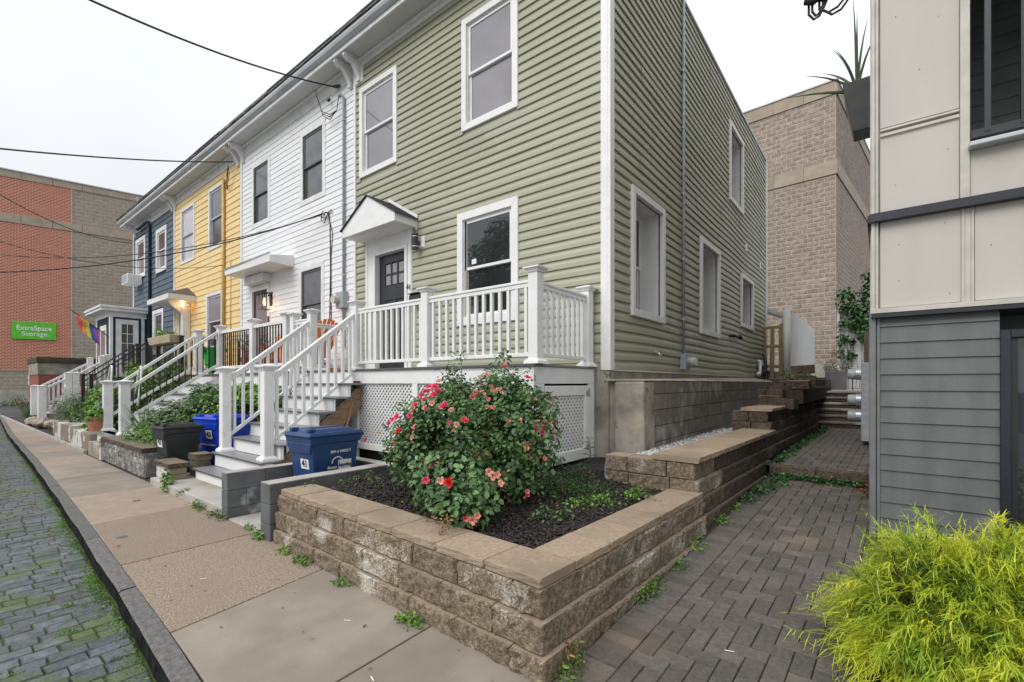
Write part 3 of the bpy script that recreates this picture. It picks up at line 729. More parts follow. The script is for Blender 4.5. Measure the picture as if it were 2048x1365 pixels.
def window(parent,X,a0,a1,z0,z1,tm='white',sm='white',pu='glass',pl='glass',tw=.105,deep=.02,to=.032,sill=False,lab=None,sf=.045,mitre=True):
    """double-hung window; outer trim rectangle a0..a1, z0..z1"""
    f=MB(); b=tw
    # mitred casing boards
    for q in ([(a0,z0),(a1,z0),(a1-b,z0+b),(a0+b,z0+b)],[(a1,z0),(a1,z1),(a1-b,z1-b),(a1-b,z0+b)],[(a1,z1),(a0,z1),(a0+b,z1-b),(a1-b,z1-b)],[(a0,z1),(a0,z0),(a0+b,z0+b),(a0+b,z1-b)]):
        f.prism(q,'y',0,to)
    f.xf(X); w=f.build('window',tm,parent,bevel=.004,label=lab)
    i0,i1,j0,j1=a0+b,a1-b,z0+b,z1-b
    if deep>.05:
        m=MB(); t=.012; m.box(i0-t,i0,-deep,.0,j0,j1); m.box(i1,i1+t,-deep,.0,j0,j1); m.box(i0-t,i1+t,-deep,.0,j1,j1+t); m.box(i0-t,i1+t,-deep,.0,j0-t,j0)
        m.xf(X); m.build('jamb','white',w)
    else:
        m=MB(); t=.018; m.box(i0,i0+t,-.04,.008,j0,j1); m.box(i1-t,i1,-.04,.008,j0,j1); m.box(i0+t,i1-t,-.04,.008,j1-t,j1); m.box(i0+t,i1-t,-.04,.008,j0,j0+t)
        m.xf(X); m.build('jamb',sm if sm!='white' else 'pvc',w); i0+=t;i1-=t;j0+=t;j1-=t
    mid=(j0+j1)/2; s=sf
    def sash(q0,q1,o,pm):
        m=MB(); m.box(i0,i0+s,o-.03,o,q0,q1); m.box(i1-s,i1,o-.03,o,q0,q1); m.box(i0+s,i1-s,o-.03,o,q1-s,q1); m.box(i0+s,i1-s,o-.03,o,q0,q0+s)
        m.xf(X); m.build('sash',sm,w,bevel=.003)
        MB().box(i0+s,i1-s,o-.022,o-.014,q0+s,q1-s).xf(X).build('pane',pm,w)
    o=-deep+.02 if deep>.05 else .0
    sash(mid-s/2,j1,o-.001,pu); sash(j0,mid+s/2,o-.031,pl)
    MB().box(i0-.01,i1+.01,o-.09,o-.063,j0,j1).xf(X).build('window_back','dsash',w)
    if sill: MB().box(a0-.03,a1+.03,0,.06,z0-.05,z0-.002).xf(X).build('sill',tm,w,bevel=.004)
    return w
def cornice(parent,x0,x1,endcap=False):
    MB().box(x0,x1,5.10,5.49,8.0,8.03).build('soffit','soffit',parent)
    MB().box(x0,x1,5.41,5.49,7.95,7.999).build('bed_moulding','white',parent,bevel=.01)
    MB().box(x0,x1,5.065,5.098,7.965,8.15).build('fascia','oldwhite',parent,bevel=.004)
    g=[(5.063,8.05),(5.03,8.05),(4.985,8.085),(4.965,8.13),(4.965,8.165),(4.975,8.165),(4.978,8.13),(5.0,8.095),(5.063,8.065)]
    MB().prism(g,'x',x0,x1).build('gutter','gutter',parent)
    n=max(2,int((x1-x0)/.9)); 
    for i in range(n):
        a=x0+(x1-x0)*i/n; b=x0+(x1-x0)*(i+1)/n; d=rnd(-.008,.008)
        MB().box(a,b-.01,4.975+d,5.25,8.168+d*.4,8.192+d*.4).box(a,b-.004,4.945+d*1.5,5.25,8.203,8.228+d*.5).box(a,b-.002,4.93-d,5.25,8.240,8.262).build('roof_edge_board','roofedge',parent)
    MB().box(x0,min(x1,SX),5.0,16,8.230,8.258).build('roof','asphsh',parent)
def bracket(parent,x):
    p=[(5.12,7.998),(5.12,7.90),(5.18,7.85),(5.27,7.85),(5.31,7.81),(5.41,7.66),(5.43,7.60),(5.49,7.57),(5.49,7.998)]
    b=MB().prism(p,'x',x-.05,x+.05).build('bracket','oldwhite',parent,bevel=.010,seg=2)
    m=MB(); m.box(x-.058,x+.058,5.105,5.26,7.93,7.996); m.box(x-.030,x+.030,5.095,5.108,7.90,7.96); 
    m.tube([(x-.056,5.38,7.84),(x+.056,5.38,7.84)],.045,12); m.box(x-.05,x+.05,5.42,5.488,7.555,7.60)
    m.build('bracket_moulding','oldwhite',b,bevel=.004)
# ---------------- green house
gh=thing('green_house','sage green vinyl-sided end house with white window trim and black front door','house',(-5.6,8,0))
holesF=[(-5.365,-4.245,2.415,4.215),(-5.365,-4.245,5.59,7.375),(-8.255,-7.105,5.615,7.385),(-8.03,-6.66,1.6,4.25)]
VP=[(0,.0),(.0165,0),(.0165,.006),(.010,.052),(.0125,.060),(.0125,.066),(.004,.126),(0,.130)]
vin=[(0,.002),(.024,0),(.026,.006),(.0245,.058),(.0215,.068),(.010,.094),(.006,.102),(.0045,.1335)]
courses(gh,'clapboard','green',MF,-8.40,SX-.0,1.72,7.95,.1315,vin,holesF,seams=True)
backing(gh,MF,-8.43,SX-.02,1.3,8.2,[(a+.06,b-.06,c+.06,d-.06) for a,b,c,d in holesF[:3]]+[(-7.73,-6.83,1.6,3.94)],'green',o=-.001)
sw_=[(6.116,7.366,2.40,4.227),(9.275,10.644,2.412,4.29),(12.603,14.02,2.868,4.211),(11.486,12.843,5.685,7.528)]
holesS=[(a+.03,b-.03,c+.03,d-.03) for a,b,c,d in sw_]
courses(gh,'side_clapboard','green',MS,FY,15.9,1.64,8.2,.1315,vin,holesS,wave=.016,seams=True)
backing(gh,MS,FY+.03,15.9,1.3,8.2,[(a+.1,b-.1,c+.1,d-.1) for a,b,c,d in sw_],'green',o=-.001)
for (a,b,c,d) in ((-5.389,-4.222,5.569,7.396),(-8.281,-7.079,5.594,7.409)):
    window(gh,MF,a,b,c,d,sm='white',pu='glass',pl='glass',to=.042)
window(gh,MF,-5.488+.0,-4.217,2.392,4.24,pu='glassd',pl='glassd',tw=.125,to=.042,lab='lower window reflecting a tree')
MB().box(-5.2,-5.10,FY+.012,FY+.0135,3.38,3.46).build('window_label','txtw',gh)
for (a,b,c,d) in sw_: window(gh,MS,a,b,c,d,pu='glassd',pl='glassd',deep=.34,tw=.10,to=.062)
# corner boards, frieze
MB().box(SX-.005,SX+.036,FY-.036,FY+.085,1.62,8.2).box(SX-.105,SX-.005,FY-.036,FY-.001,1.62,8.2).build('corner_board','white',gh,bevel=.004)
MB().box(-8.47,-8.405,FY-.045,FY,1.66,7.70).build('party_board','white',gh,bevel=.004)
MB().box(-8.18,SX,FY-.03,FY-.0005,7.86,7.95).build('frieze','white',gh,bevel=.004)
MB().box(-8.47,-8.16,FY-.04,FY-.0005,7.54,7.95).build('bracket_plate','white',gh,bevel=.003)
MB().box(SX-.001,SX+.02,5.6,15.9,1.615,1.64).build('starter_strip','white',gh)
MB().box(SX-.02,SX+.05,15.86,15.98,1.5,8.2).build('rear_corner_board','white',gh)
MB().box(SX-.05,SX+.05,FY,15.98,8.2,8.24).build('roof_coping','gutter',gh)
MB().box(-8.43,SX-.05,15.9,16,.3,8.2).build('rear_wall','green',gh)
cornice(gh,-8.43,SX+.25); bracket(gh,-8.27)
MB().box(-2.745,-2.60,FY-.015,5.9,.0,1.478).box(-8.4,SX+.004,FY-.02,5.75,.0,1.715).box(SX-.3,SX+.004,5.75,15.95,.0,1.612).build('foundation','conc',gh,bevel=.01)
# door with six lights
dz0,dz1=1.70,3.93; dx0,dx1=-7.724,-6.831
m=MB(); m.box(-8.059,dx0-.07,FY-.035,FY-.001,1.66,4.32); m.box(dx1+.07,-6.638,FY-.035,FY-.001,1.66,4.32); m.box(dx0-.07,dx1+.07,FY-.035,FY-.001,dz1+.07,4.32); m.box(-6.72,-6.65,FY-.05,FY-.035,1.66,4.3); m.box(-8.05,-7.98,FY-.05,FY-.035,1.66,4.3)
su=m.build('door_surround','white',gh,bevel=.004)
m=MB(); m.box(dx0-.068,dx0,FY-.06,FY+.07,1.66,dz1+.068); m.box(dx1,dx1+.068,FY-.06,FY+.07,1.66,dz1+.068); m.box(dx0,dx1,FY-.06,FY+.07,dz1,dz1+.068); m.build('door_casing','white',su,bevel=.006)
d=MB(); pz=[3.38,3.56,3.76]; 
lx0,lx1,lz0,lz1=dx0+.18,dx1-.14,3.33,3.76
yd=FY+.05
d.box(dx0,lx0,yd,yd+.04,dz0,dz1); d.box(lx1,dx1,yd,yd+.04,dz0,dz1); d.box(lx0,lx1,yd,yd+.04,lz1,dz1)
d.box(lx0,lx1,yd,yd+.04,3.05,lz0); d.box(lx0,lx1,yd,yd+.04,dz0,1.95); xm=(lx0+lx1)/2
d.box(xm-.05,xm+.05,yd,yd+.04,1.95,3.05); d.box(lx0,xm-.05,yd+.018,yd+.04,1.95,3.05); d.box(xm+.05,lx1,yd+.018,yd+.04,1.95,3.05)
door=d.build('front_door','door',gh,bevel=.004)
pw_=(lx1-lx0)/3
m=MB()
for i in (1,2): m.box(lx0+pw_*i-.018,lx0+pw_*i+.018,yd,yd+.04,lz0,lz1)
m.box(lx0,lx1,yd+.001,yd+.039,(lz0+lz1)/2-.018,(lz0+lz1)/2+.018); m.build('muntin','door',door)
for i in range(3):
    for j in range(2):
        z=lz0+(lz1-lz0)/2*j; MB().box(lx0+pw_*i+.018,lx0+pw_*(i+1)-.018,yd+.015,yd+.02,z+.018,z+(lz1-lz0)/2-.018).build('pane','glass',door)
m=MB().tube([(dx1-.07,yd,2.72),(dx1-.07,yd-.06,2.72)],.022,10).box(dx1-.19,dx1-.05,yd-.07,yd-.05,2.71,2.73); m.build('door_handle','black',door)
MB().box(-8.0,-6.7,FY-.14,FY+.05,1.665,1.70).build('threshold','white',gh,bevel=.004)
# gabled door hood
hd=MB(); xl,xr,yf=-8.13,-6.525,4.998
hd.add([(xl,yf,4.25),(xr,yf,4.25),(xr,yf,4.40),((xl+xr)/2,yf,4.86),(xl,yf,4.40)],[(0,1,2,3,4)])
hd.add([(xr,yf,4.25),(xr,FY,4.25),(xr,FY,4.40),(xr,yf,4.40)],[(0,1,2,3)]); hd.add([(xl,yf,4.25),(xl,FY,4.25),(xl,FY,4.40),(xl,yf,4.40)],[(3,2,1,0)])
hd.add([(xl,yf,4.25),(xr,yf,4.25),(xr,FY,4.25),(xl,FY,4.25)],[(3,2,1,0)])
hood=hd.build('door_hood','white',gh)
MB().box(xl+.12,xr-.12,yf+.1,FY-.03,4.242,4.249).build('hood_soffit_panel','white',hood,bevel=.002)
xm=(xl+xr)/2
for sgn,xe in ((-1,xl-.03),(1,xr+.03)):
    m=MB(); a=Vector((xm,0,4.885)); b=Vector((xe,0,4.395)); n=5
    for k in range(n):
        p=a.lerp(b,k/n); q=a.lerp(b,(k+1.12)/n); up=.012
        m.add([(p.x,yf-.03,p.z),(q.x,yf-.03,q.z+.010),(q.x,FY-.02,q.z+.010),(p.x,FY-.02,p.z),(p.x,yf-.03,p.z-.02),(q.x,yf-.03,q.z-.016),(q.x,FY-.02,q.z-.016),(p.x,FY-.02,p.z-.02)],[(0,3,2,1),(4,5,6,7),(0,1,5,4),(1,2,6,5),(2,3,7,6),(3,0,4,7)])
    m.build('hood_shingles','asphsh',hood)
MB().bar((xm,FY-.025,4.93),(xr+.04,FY-.025,4.43),.02,.05).build('flashing','white',hood)
m=MB().box(xr-.012,xr+.018,FY-.04,FY-.002,4.20,4.45).build('hood_end_board','white',hood)
# number, mail box, lamp
for i,ch in enumerate('41'): text('house_number',ch,.125,'txtd',gh,(-6.735+.062*i,FY-.058,3.20-.012*i),FR,bold=.003)
m=MB(); m.prism([(FY-.14,2.84),(FY-.02,2.84),(FY-.02,3.05),(FY-.03,3.08),(FY-.12,3.03),(FY-.14,2.99)],'x',-6.60,-6.31); mb=m.build('mailbox','black',gh,bevel=.006)
MB().box(-6.61,-6.30,FY-.155,FY-.02,3.035,3.05).build('mailbox_lid','black',mb)
lp=MB().box(-6.47,-6.30,FY-.035,FY-.012,3.86,4.06).build('lamp_plate','white',gh,bevel=.004)
MB().tube([(-6.44,FY-.13,3.81),(-6.44,FY-.13,4.09)],.06,14).box(-6.47,-6.41,FY-.1,FY-.03,3.92,3.97).build('lamp_body','black',lp,smooth=False)
MB().tube([(-6.44,FY-.13,3.855),(-6.44,FY-.13,3.868)],.063,14).tube([(-6.44,FY-.13,4.03),(-6.44,FY-.13,4.043)],.063,14).build('lamp_ring','chrome',lp)
# side wall services
c=MB().tube([(SX+.05,8.26,1.95),(SX+.05,8.26,8.2)],.024,10).build('service_conduit','pipe',gh,smooth=True)
for z in (2.55,3.6,4.75,5.9,6.9): MB().tube([(SX+.05,8.26,z),(SX+.05,8.26,z+.05)],.032,10).box(SX,SX+.05,8.20,8.32,z+.01,z+.035).build('conduit_clip','galv',c)
m=MB().box(SX+.014,SX+.12,8.16,8.42,1.69,1.96).build('meter_box','pipe',gh,bevel=.008)
MB().tube([(SX+.12,8.32,1.83),(SX+.17,8.32,1.83)],.095,18).build('meter_ring','galv',m); MB().tube([(SX+.17,8.32,1.83),(SX+.25,8.32,1.83)],[.08,.072],18).build('meter_dial','meterg',m,smooth=False)
m=MB().tube([(SX,7.0,1.91),(SX+.09,7.0,1.91),(SX+.12,7.0,1.86)],.012,8).tube([(SX+.05,6.94,1.935),(SX+.05,7.06,1.935)],.014,8).tube([(SX+.05,7.0,1.9),(SX+.05,7.0,1.95)],.009,8).build('hose_bib','chrome',gh,smooth=True)
m=MB().tube([(SX,11.6,2.55),(SX+.06,11.6,2.55),(SX+.10,11.65,2.56),(SX+.10,12.15,2.57)],.032,10).tube([(SX+.10,12.12,2.57),(SX+.10,12.3,2.55)],.05,10).build('exhaust_pipe','black',gh,smooth=True)
m=MB().tube([(SX+.05,14.5,2.08),(SX+.12,14.5,2.06),(SX+.12,14.5,1.78),(SX+.14,14.3,1.68),(SX+.14,14.1,1.72)],.045,10).tube([(SX+.08,14.6,1.98),(SX+.08,15.9,1.97)],.05,10).tube([(SX+.08,15.2,1.84),(SX+.08,15.9,1.84)],.05,10).build('white_drain_pipe','pvc',gh,smooth=True)
m=MB().tube([(SX+.18,14.55,1.68),(SX+.24,14.6,1.8),(SX+.22,14.7,2.08),(SX+.16,14.9,2.22),(SX+.1,15.1,2.26)],.04,10).build('black_hose','rub',gh,smooth=True)
for y,z in ((13.1,4.85),(14.9,4.75)): MB().box(SX+.01,SX+.05,y,y+.14,z,z+.18).build('wall_vent','white',gh)
# rear annex roof corner with downspout
m=MB().add([(SX-.6,16.1,4.1),(SX+.5,16.1,3.55),(SX+.5,17.6,3.55),(SX-.6,17.6,4.1),(SX-.6,16.1,3.95),(SX+.5,16.1,3.45),(SX+.5,17.6,3.45),(SX-.6,17.6,3.95)],[(0,1,2,3),(7,6,5,4),(0,4,5,1),(1,5,6,2),(2,6,7,3),(3,7,4,0)]).build('annex_roof','gutter',gh)
MB().tube([(SX+.45,16.15,3.45),(SX+.42,16.15,3.25),(SX+.15,16.12,3.1),(SX+.12,16.12,1.8)],.04,8).build('downspout','pipe',gh,smooth=True)

# ---------------- white house
wh=thing('white_house','white clapboard row house with dark framed windows and a flat door awning','house',(-11.2,8,0))
wx_=[(-10.709,-9.605,5.598,7.325),(-13.331,-12.249,5.603,7.336),(-10.775,-9.655,2.361,4.176)]
cl=[(0,0),(.015,0),(.004,.130),(0,.130)]
hW=[(a+.03,b-.03,c+.03,d-.03) for a,b,c,d in wx_]+[(-13.40,-12.25,1.6,4.02)]
courses(wh,'clapboard','clap',MF,-13.92,-8.47,1.70,7.72,.130,cl,hW)
backing(wh,MF,-13.98,-8.43,1.3,8.2,[(a+.06,b-.06,c+.06,d-.06) for a,b,c,d in hW],'clap',o=-.001)
for (a,b,c,d) in wx_: window(wh,MF,a,b,c,d,tm='oldwhite',sm='dsash',pu='screen',pl='screen',tw=.12,to=.024,sf=.035)
MB().box(-14.02,-13.92,FY-.035,FY,1.6,7.72).build('party_board','oldwhite',wh,bevel=.003)
MB().box(-13.98,-8.47,FY-.028,FY-.0005,7.72,7.95).build('frieze','oldwhite',wh,bevel=.003)
cornice(wh,-13.98,-8.43); bracket(wh,-8.59); bracket(wh,-13.82)
MB().box(-13.95,-8.45,FY-.01,5.75,0,1.69).build('foundation','conc',wh)
def plaindoor(parent,x0,x1,z0,z1,tw,tm,dm,pm,full=True):
    m=MB(); m.box(x0-tw,x0,FY-.03,FY+.06,z0,z1+tw); m.box(x1,x1+tw,FY-.03,FY+.06,z0,z1+tw); m.box(x0,x1,FY-.03,FY+.06,z1,z1+tw); su=m.build('door_surround',tm,parent,bevel=.004)
    m=MB(); y=FY+.02; s=.10; m.box(x0,x0+s,y,y+.04,z0,z1); m.box(x1-s,x1,y,y+.04,z0,z1); m.box(x0+s,x1-s,y,y+.04,z1-s,z1); m.box(x0+s,x1-s,y,y+.04,z0,z0+.25); dd=m.build('front_door',dm,su,bevel=.004)
    MB().box(x0+s,x1-s,y+.012,y+.02,z0+.25,z1-s).build('pane',pm,dd); MB().box(x0,x1,y+.05,y+.08,z0,z1).build('door_back','dsash',dd)
    MB().tube([(x1-.05,y,z0+1),(x1-.05,y-.05,z0+1)],.02,8).build('door_handle','black',dd); return su
plaindoor(wh,-13.28,-12.40,1.68,3.90,.14,'oldwhite','door','glass')
m=MB(); x0,x1=-13.60,-11.02
m.add([(x0,4.92,4.30),(x1,4.92,4.26),(x1,4.92,4.42),(x0,4.92,4.45),(x0,FY,4.28),(x1,FY,4.24),(x1,FY,4.52),(x0,FY,4.55)],[(0,1,2,3),(5,4,7,6),(0,4,5,1),(3,2,6,7),(1,5,6,2),(4,0,3,7)])
aw=m.build('door_awning','white',wh,bevel=.004); MB().box(x0-.02,x1+.02,4.90,4.925,4.44,4.475).build('awning_drip_edge','galv',aw)
MB().box(-13.3,-12.2,FY-.22,FY-.01,4.05,4.25).build('awning_ledger','oldwhite',aw)
# black lantern, lit
ln=MB().box(-12.22,-12.12,FY-.03,FY-.012,3.42,3.78).box(-12.19,-12.15,FY-.10,FY-.03,3.66,3.70).build('lantern','black',wh)
m=MB(); xx0,xx1,yy0,yy1,za,zb=-12.26,-12.08,FY-.28,FY-.10,3.30,3.72
for a in (xx0,xx1):
    for b in (yy0,yy1): m.box(a-.008,a+.008,b-.008,b+.008,za,zb)
m.box(xx0-.01,xx1+.01,yy0-.01,yy1+.01,zb,zb+.02)
for zz in (za,):
    m.box(xx0,xx1,yy0-.008,yy0+.008,zz,zz+.015); m.box(xx0,xx1,yy1-.008,yy1+.008,zz,zz+.015); m.box(xx0-.008,xx0+.008,yy0,yy1,zz,zz+.015); m.box(xx1-.008,xx1+.008,yy0,yy1,zz,zz+.015)
m.build('lantern_frame','black',ln)
MB().tube([(-12.17,FY-.19,3.42),(-12.17,FY-.19,3.45),(-12.17,FY-.19,3.55),(-12.17,FY-.19,3.60)],[.012,.03,.026,.012],10).build('bulb','glow',ln,smooth=True)
MB().tube([(-12.17,FY-.19,3.6),(-12.17,FY-.19,3.72)],.012,8).build('lamp_stem','black',ln)
pl=bpy.data.lights.new('lantern_light','POINT'); pl.energy=2.5; pl.color=(1,.55,.22); pl.shadow_soft_size=.05; po=bpy.data.objects.new('lantern_light',pl); COL.objects.link(po); po.location=(-12.17,FY-.19,3.38)
MB().box(-12.34,-12.26,FY-.05,FY-.031,3.02,3.17).build('doorbell','black',wh,bevel=.004)
# grey electric mast, meter
c=MB().tube([(-8.82,FY-.05,2.2),(-8.82,FY-.05,7.35),(-8.82,FY-.06,7.45),(-8.86,FY-.10,7.50),(-8.90,FY-.12,7.44)],[.028,.028,.03,.045,.035],10).build('electric_mast','pipe',wh,smooth=True)
for z in (3.7,4.15,5.2,6.1,6.95): MB().tube([(-8.82,FY-.05,z),(-8.82,FY-.05,z+.04)],.038,10).build('mast_clip','galv',c)
m=MB().box(-8.98,-8.70,FY-.14,FY-.015,3.02,3.36).build('meter_box','pipe',wh,bevel=.006)
MB().tube([(-8.93,FY-.14,3.20),(-8.93,FY-.24,3.20)],.085,18).build('meter_dial','meterg',m)
MB().tube([(-9.45,FY-.02,5.18),(-9.40,FY-.02,4.9),(-9.38,FY-.02,3.9),(-9.42,FY-.02,2.7)],.012,6).tube([(-9.48,FY-.02,5.15),(-9.30,FY-.02,4.7),(-9.36,FY-.02,4.2),(-9.35,FY-.02,2.7)],.008,6).build('wall_cable','wire',wh)

# ---------------- yellow house
yh=thing('yellow_house','yellow shingled row house with a small shingled door hood','house',(-16.8,8,0))
yx=[(-16.404,-15.203,5.554,7.461),(-18.926,-17.61,5.525,7.416),(-16.59,-15.315,2.45,4.237)]
hY=[(a+.03,b-.03,c+.03,d-.03) for a,b,c,d in yx]+[(-19.3,-18.2,1.6,4.05)]
courses(yh,'shingle','yellow',MF,-19.55,-14.02,1.70,7.72,.183,[(0,0),(.016,0),(.003,.181),(0,.181)],hY,shingle=(.55,.65))
backing(yh,MF,-19.59,-13.98,1.3,8.2,[(a+.06,b-.06,c+.06,d-.06) for a,b,c,d in hY],'yellow',o=-.001)
window(yh,MF,*yx[0],tm='oldwhite',sm='sash',pu='screen',pl='screen',tw=.10)
window(yh,MF,*yx[1],tm='oldwhite',sm='sash',pu='shade',pl='shade',tw=.10)
window(yh,MF,*yx[2],tm='oldwhite',sm='sash',pu='glass',pl='glassd',tw=.10)
plaindoor(yh,-19.12,-18.36,1.68,3.95,.10,'oldwhite','sash','screen')
MB().box(-18.16,-17.98,5.25,FY-.02,1.66,4.1).build('porch_post','oldwhite',yh,bevel=.01)
MB().box(-19.64,-19.54,FY-.035,FY,1.6,7.72).build('party_board','oldwhite',yh); MB().box(-19.59,-13.98,FY-.028,FY-.0005,7.72,7.95).build('frieze','oldwhite',yh)
cornice(yh,-19.59,-13.98); bracket(yh,-14.14); bracket(yh,-19.44)
m=MB(); m.box(-19.7,-17.5,4.72,FY,4.12,4.30); hood=m.build('door_hood','oldwhite',yh,bevel=.004)
MB().add([(-19.72,4.70,4.302),(-17.48,4.70,4.302),(-17.48,FY,4.302),(-19.72,FY,4.302),(-18.9,FY,4.68),(-18.3,FY,4.68)],[(0,1,5,4),(1,2,5),(3,0,4),(0,3,2,1)]).build('hood_shingles','brsh',hood)
p=[(5.45,3.55),(5.40,3.62),(5.2,3.82),(4.95,4.03),(4.9,4.119),(5.45,4.119)]
MB().prism(p,'x',-18.2,-18.1).build('hood_bracket','oldwhite',hood)
c=MB().tube([(-15.13,FY-.06,1.8),(-15.13,FY-.06,7.45)],.045,10).tube([(-14.7,FY-.03,1.8),(-14.7,FY-.03,5.0)],.012,6).build('painted_pipe','ypipe',yh,smooth=True)
lt=MB().tube([(-17.85,FY-.04,3.98),(-17.9,FY-.28,4.0)],.018,8).build('porch_lamp','oldwhite',yh)
MB().tube([(-17.9,FY-.28,3.96),(-17.9,FY-.28,4.0),(-17.9,FY-.28,4.14),(-17.9,FY-.28,4.2)],[.03,.045,.05,.02],10).build('lamp_shade','glow',lt)
pl=bpy.data.lights.new('porch_light','POINT'); pl.energy=.8; pl.color=(1,.6,.28); pl.shadow_soft_size=.05; po=bpy.data.objects.new('porch_light',pl); COL.objects.link(po); po.location=(-17.7,FY-.35,3.9)

# ---------------- blue house
bh=thing('blue_house','slate blue shingled house at the far end of the row with a glazed entry porch','house',(-22.2,8,0))
bx=[(-21.709,-20.466,5.628,7.275),(-24.456,-23.112,5.774,7.418),(-22.124,-20.839,2.55,4.245)]
hB=[(a+.03,b-.03,c+.03,d-.03) for a,b,c,d in bx]
courses(bh,'shingle','blue',MF,-24.75,-19.65,1.50,7.72,.20,[(0,0),(.022,0),(.003,.198),(0,.198)],hB,shingle=(.10,.20),big=False)
backing(bh,MF,-24.8,-19.6,1.3,8.2,[(a+.06,b-.06,c+.06,d-.06) for a,b,c,d in hB],'bluetrim',o=-.001)
for q in bx: window(bh,MF,*q,tm='oldwhite',sm='white',pu='screen',pl='glass',tw=.15)
MB().box(-24.84,-24.74,FY-.03,FY+.1,1.2,7.72).build('corner_board','oldwhite',bh); MB().box(-24.84,-19.6,FY-.028,FY-.0005,7.72,7.95).build('frieze','oldwhite',bh)
MB().box(-24.82,-24.78,5.6,16,0,8.2).build('end_wall','blue',bh); MB().box(-24.8,-19.6,15.9,16,0,8.2).build('rear_wall','blue',bh)
cornice(bh,-24.98,-19.59); bracket(bh,-19.74); bracket(bh,-24.5)
MB().box(-24.8,-19.6,FY-.01,5.75,0,1.5).build('foundation','conc',bh)
MB().tube([(-22.3,FY-.07,1.7),(-22.3,FY-.07,7.6),(-22.3,FY-.12,7.72),(-22.5,FY-.12,7.75),(-23.8,FY-.12,7.72)],.05,8).build('downspout','bluetrim',bh,smooth=True)
ac=MB().box(-24.3,-23.45,FY-.52,FY-.03,5.45,5.84).build('air_conditioner','white',bh,bevel=.02,label='white window air conditioner')
m=MB()
for k in range(9): m.box(-24.25+.09*k,-24.21+.09*k,FY-.53,FY-.515,5.50,5.80)
m.build('grille','sash',ac)
# entry porch with glazed door on its side
X0,X1,Y0=-25.03,-22.80,4.34
m=MB().box(X0,X1,Y0,FY-.03,.9,4.15).build('entry_porch','bluetrim',bh)
for (a,b) in ((X1-.12,X1+.02),(X0-.02,X0+.12)): MB().box(a,b,Y0-.02,Y0+.08,1.5,4.2).build('corner_post','oldwhite',m,bevel=.005)
MB().box(X1-.1,X1+.02,FY-.22,FY-.12,1.5,4.2).build('corner_post','oldwhite',m)
MB().box(X0-.3,X1+.22,Y0-.3,FY-.05,4.18,4.28).box(X0-.34,X1+.26,Y0-.34,FY-.05,4.28,4.37).build('porch_roof','oldwhite',m,bevel=.01)
MB().box(X0-.05,X1+.03,Y0-.03,FY-.05,3.98,4.18).build('porch_frieze','oldwhite',m)
dy0,dy1=4.50,5.19; dd=MB().box(X1,X1+.03,dy0,dy0+.17,1.7,3.9).box(X1,X1+.03,dy1-.17,dy1,1.7,3.9).box(X1,X1+.03,dy0+.17,dy1-.17,3.72,3.9).box(X1,X1+.03,dy0+.17,dy1-.17,1.7,1.9).build('glazed_door','oldwhite',m)
gm=MB().box(X1+.005,X1+.025,(dy0+dy1)/2-.012,(dy0+dy1)/2+.012,1.9,3.72)
for k in range(1,5): gm.box(X1+.006,X1+.024,dy0+.17,dy1-.17,1.9+.364*k-.012,1.9+.364*k+.012)
gm.build('muntin','oldwhite',dd)
for k in range(5):
    for (a,b) in ((dy0+.17,(dy0+dy1)/2-.012),((dy0+dy1)/2+.012,dy1-.17)): MB().box(X1+.003,X1+.012,a,b,1.9+.364*k+.012,1.9+.364*(k+1)-.012).build('pane','screen',dd)
MB().box(-24.3,-23.3,Y0-.03,Y0,1.6,3.7).build('street_door','oldwhite',m,bevel=.004); MB().box(-24.15,-23.45,Y0-.035,Y0-.028,2.5,3.5).build('pane','glass',m)
MB().box(-24.9,-24.5,Y0-.02,Y0,2.0,3.6).build('side_light','glass',m)
# flag on pole
fl=thing('rainbow_flag','limp rainbow flag on an angled pole by the blue entry porch','flag',(-22.9,4.3,3.3))
MB().tube([(-22.88,4.32,3.2),(-23.4,3.3,4.2)],.016,6).build('flag_pole','black',fl)
cols=[('flagr',(.70,.13,.10)),('flago',(.72,.28,.10)),('flagy',(.65,.55,.08)),('flagb',(.05,.10,.35)),('flagp',(.30,.08,.38))]
for i,(nm,c) in enumerate(cols):
    M[nm]=mat('cloth_'+['red','orange','yellow','blue','purple'][i],c,rough=.8); m=MB(); n=5
    base=Vector((-23.33,3.44,4.06)).lerp(Vector((-23.03,4.03,3.49)),i/5); nxt=Vector((-23.33,3.44,4.06)).lerp(Vector((-23.03,4.03,3.49)),(i+1)/5)
    for k in range(n):
        def q(pt,t): return (pt.x+.05*math.sin(t*6+i)+t*.02,pt.y+.10*t*(1-i*.1),pt.z-t*(.62-.03*i*0))
        a=q(base,k/n);b=q(nxt,k/n);c2=q(nxt,(k+1)/n);d2=q(base,(k+1)/n); m.quad(a,b,c2,d2)
    o=m.build('stripe',nm,fl,fix=False); sm=o.modifiers.new('s','SOLIDIFY'); sm.thickness=.004
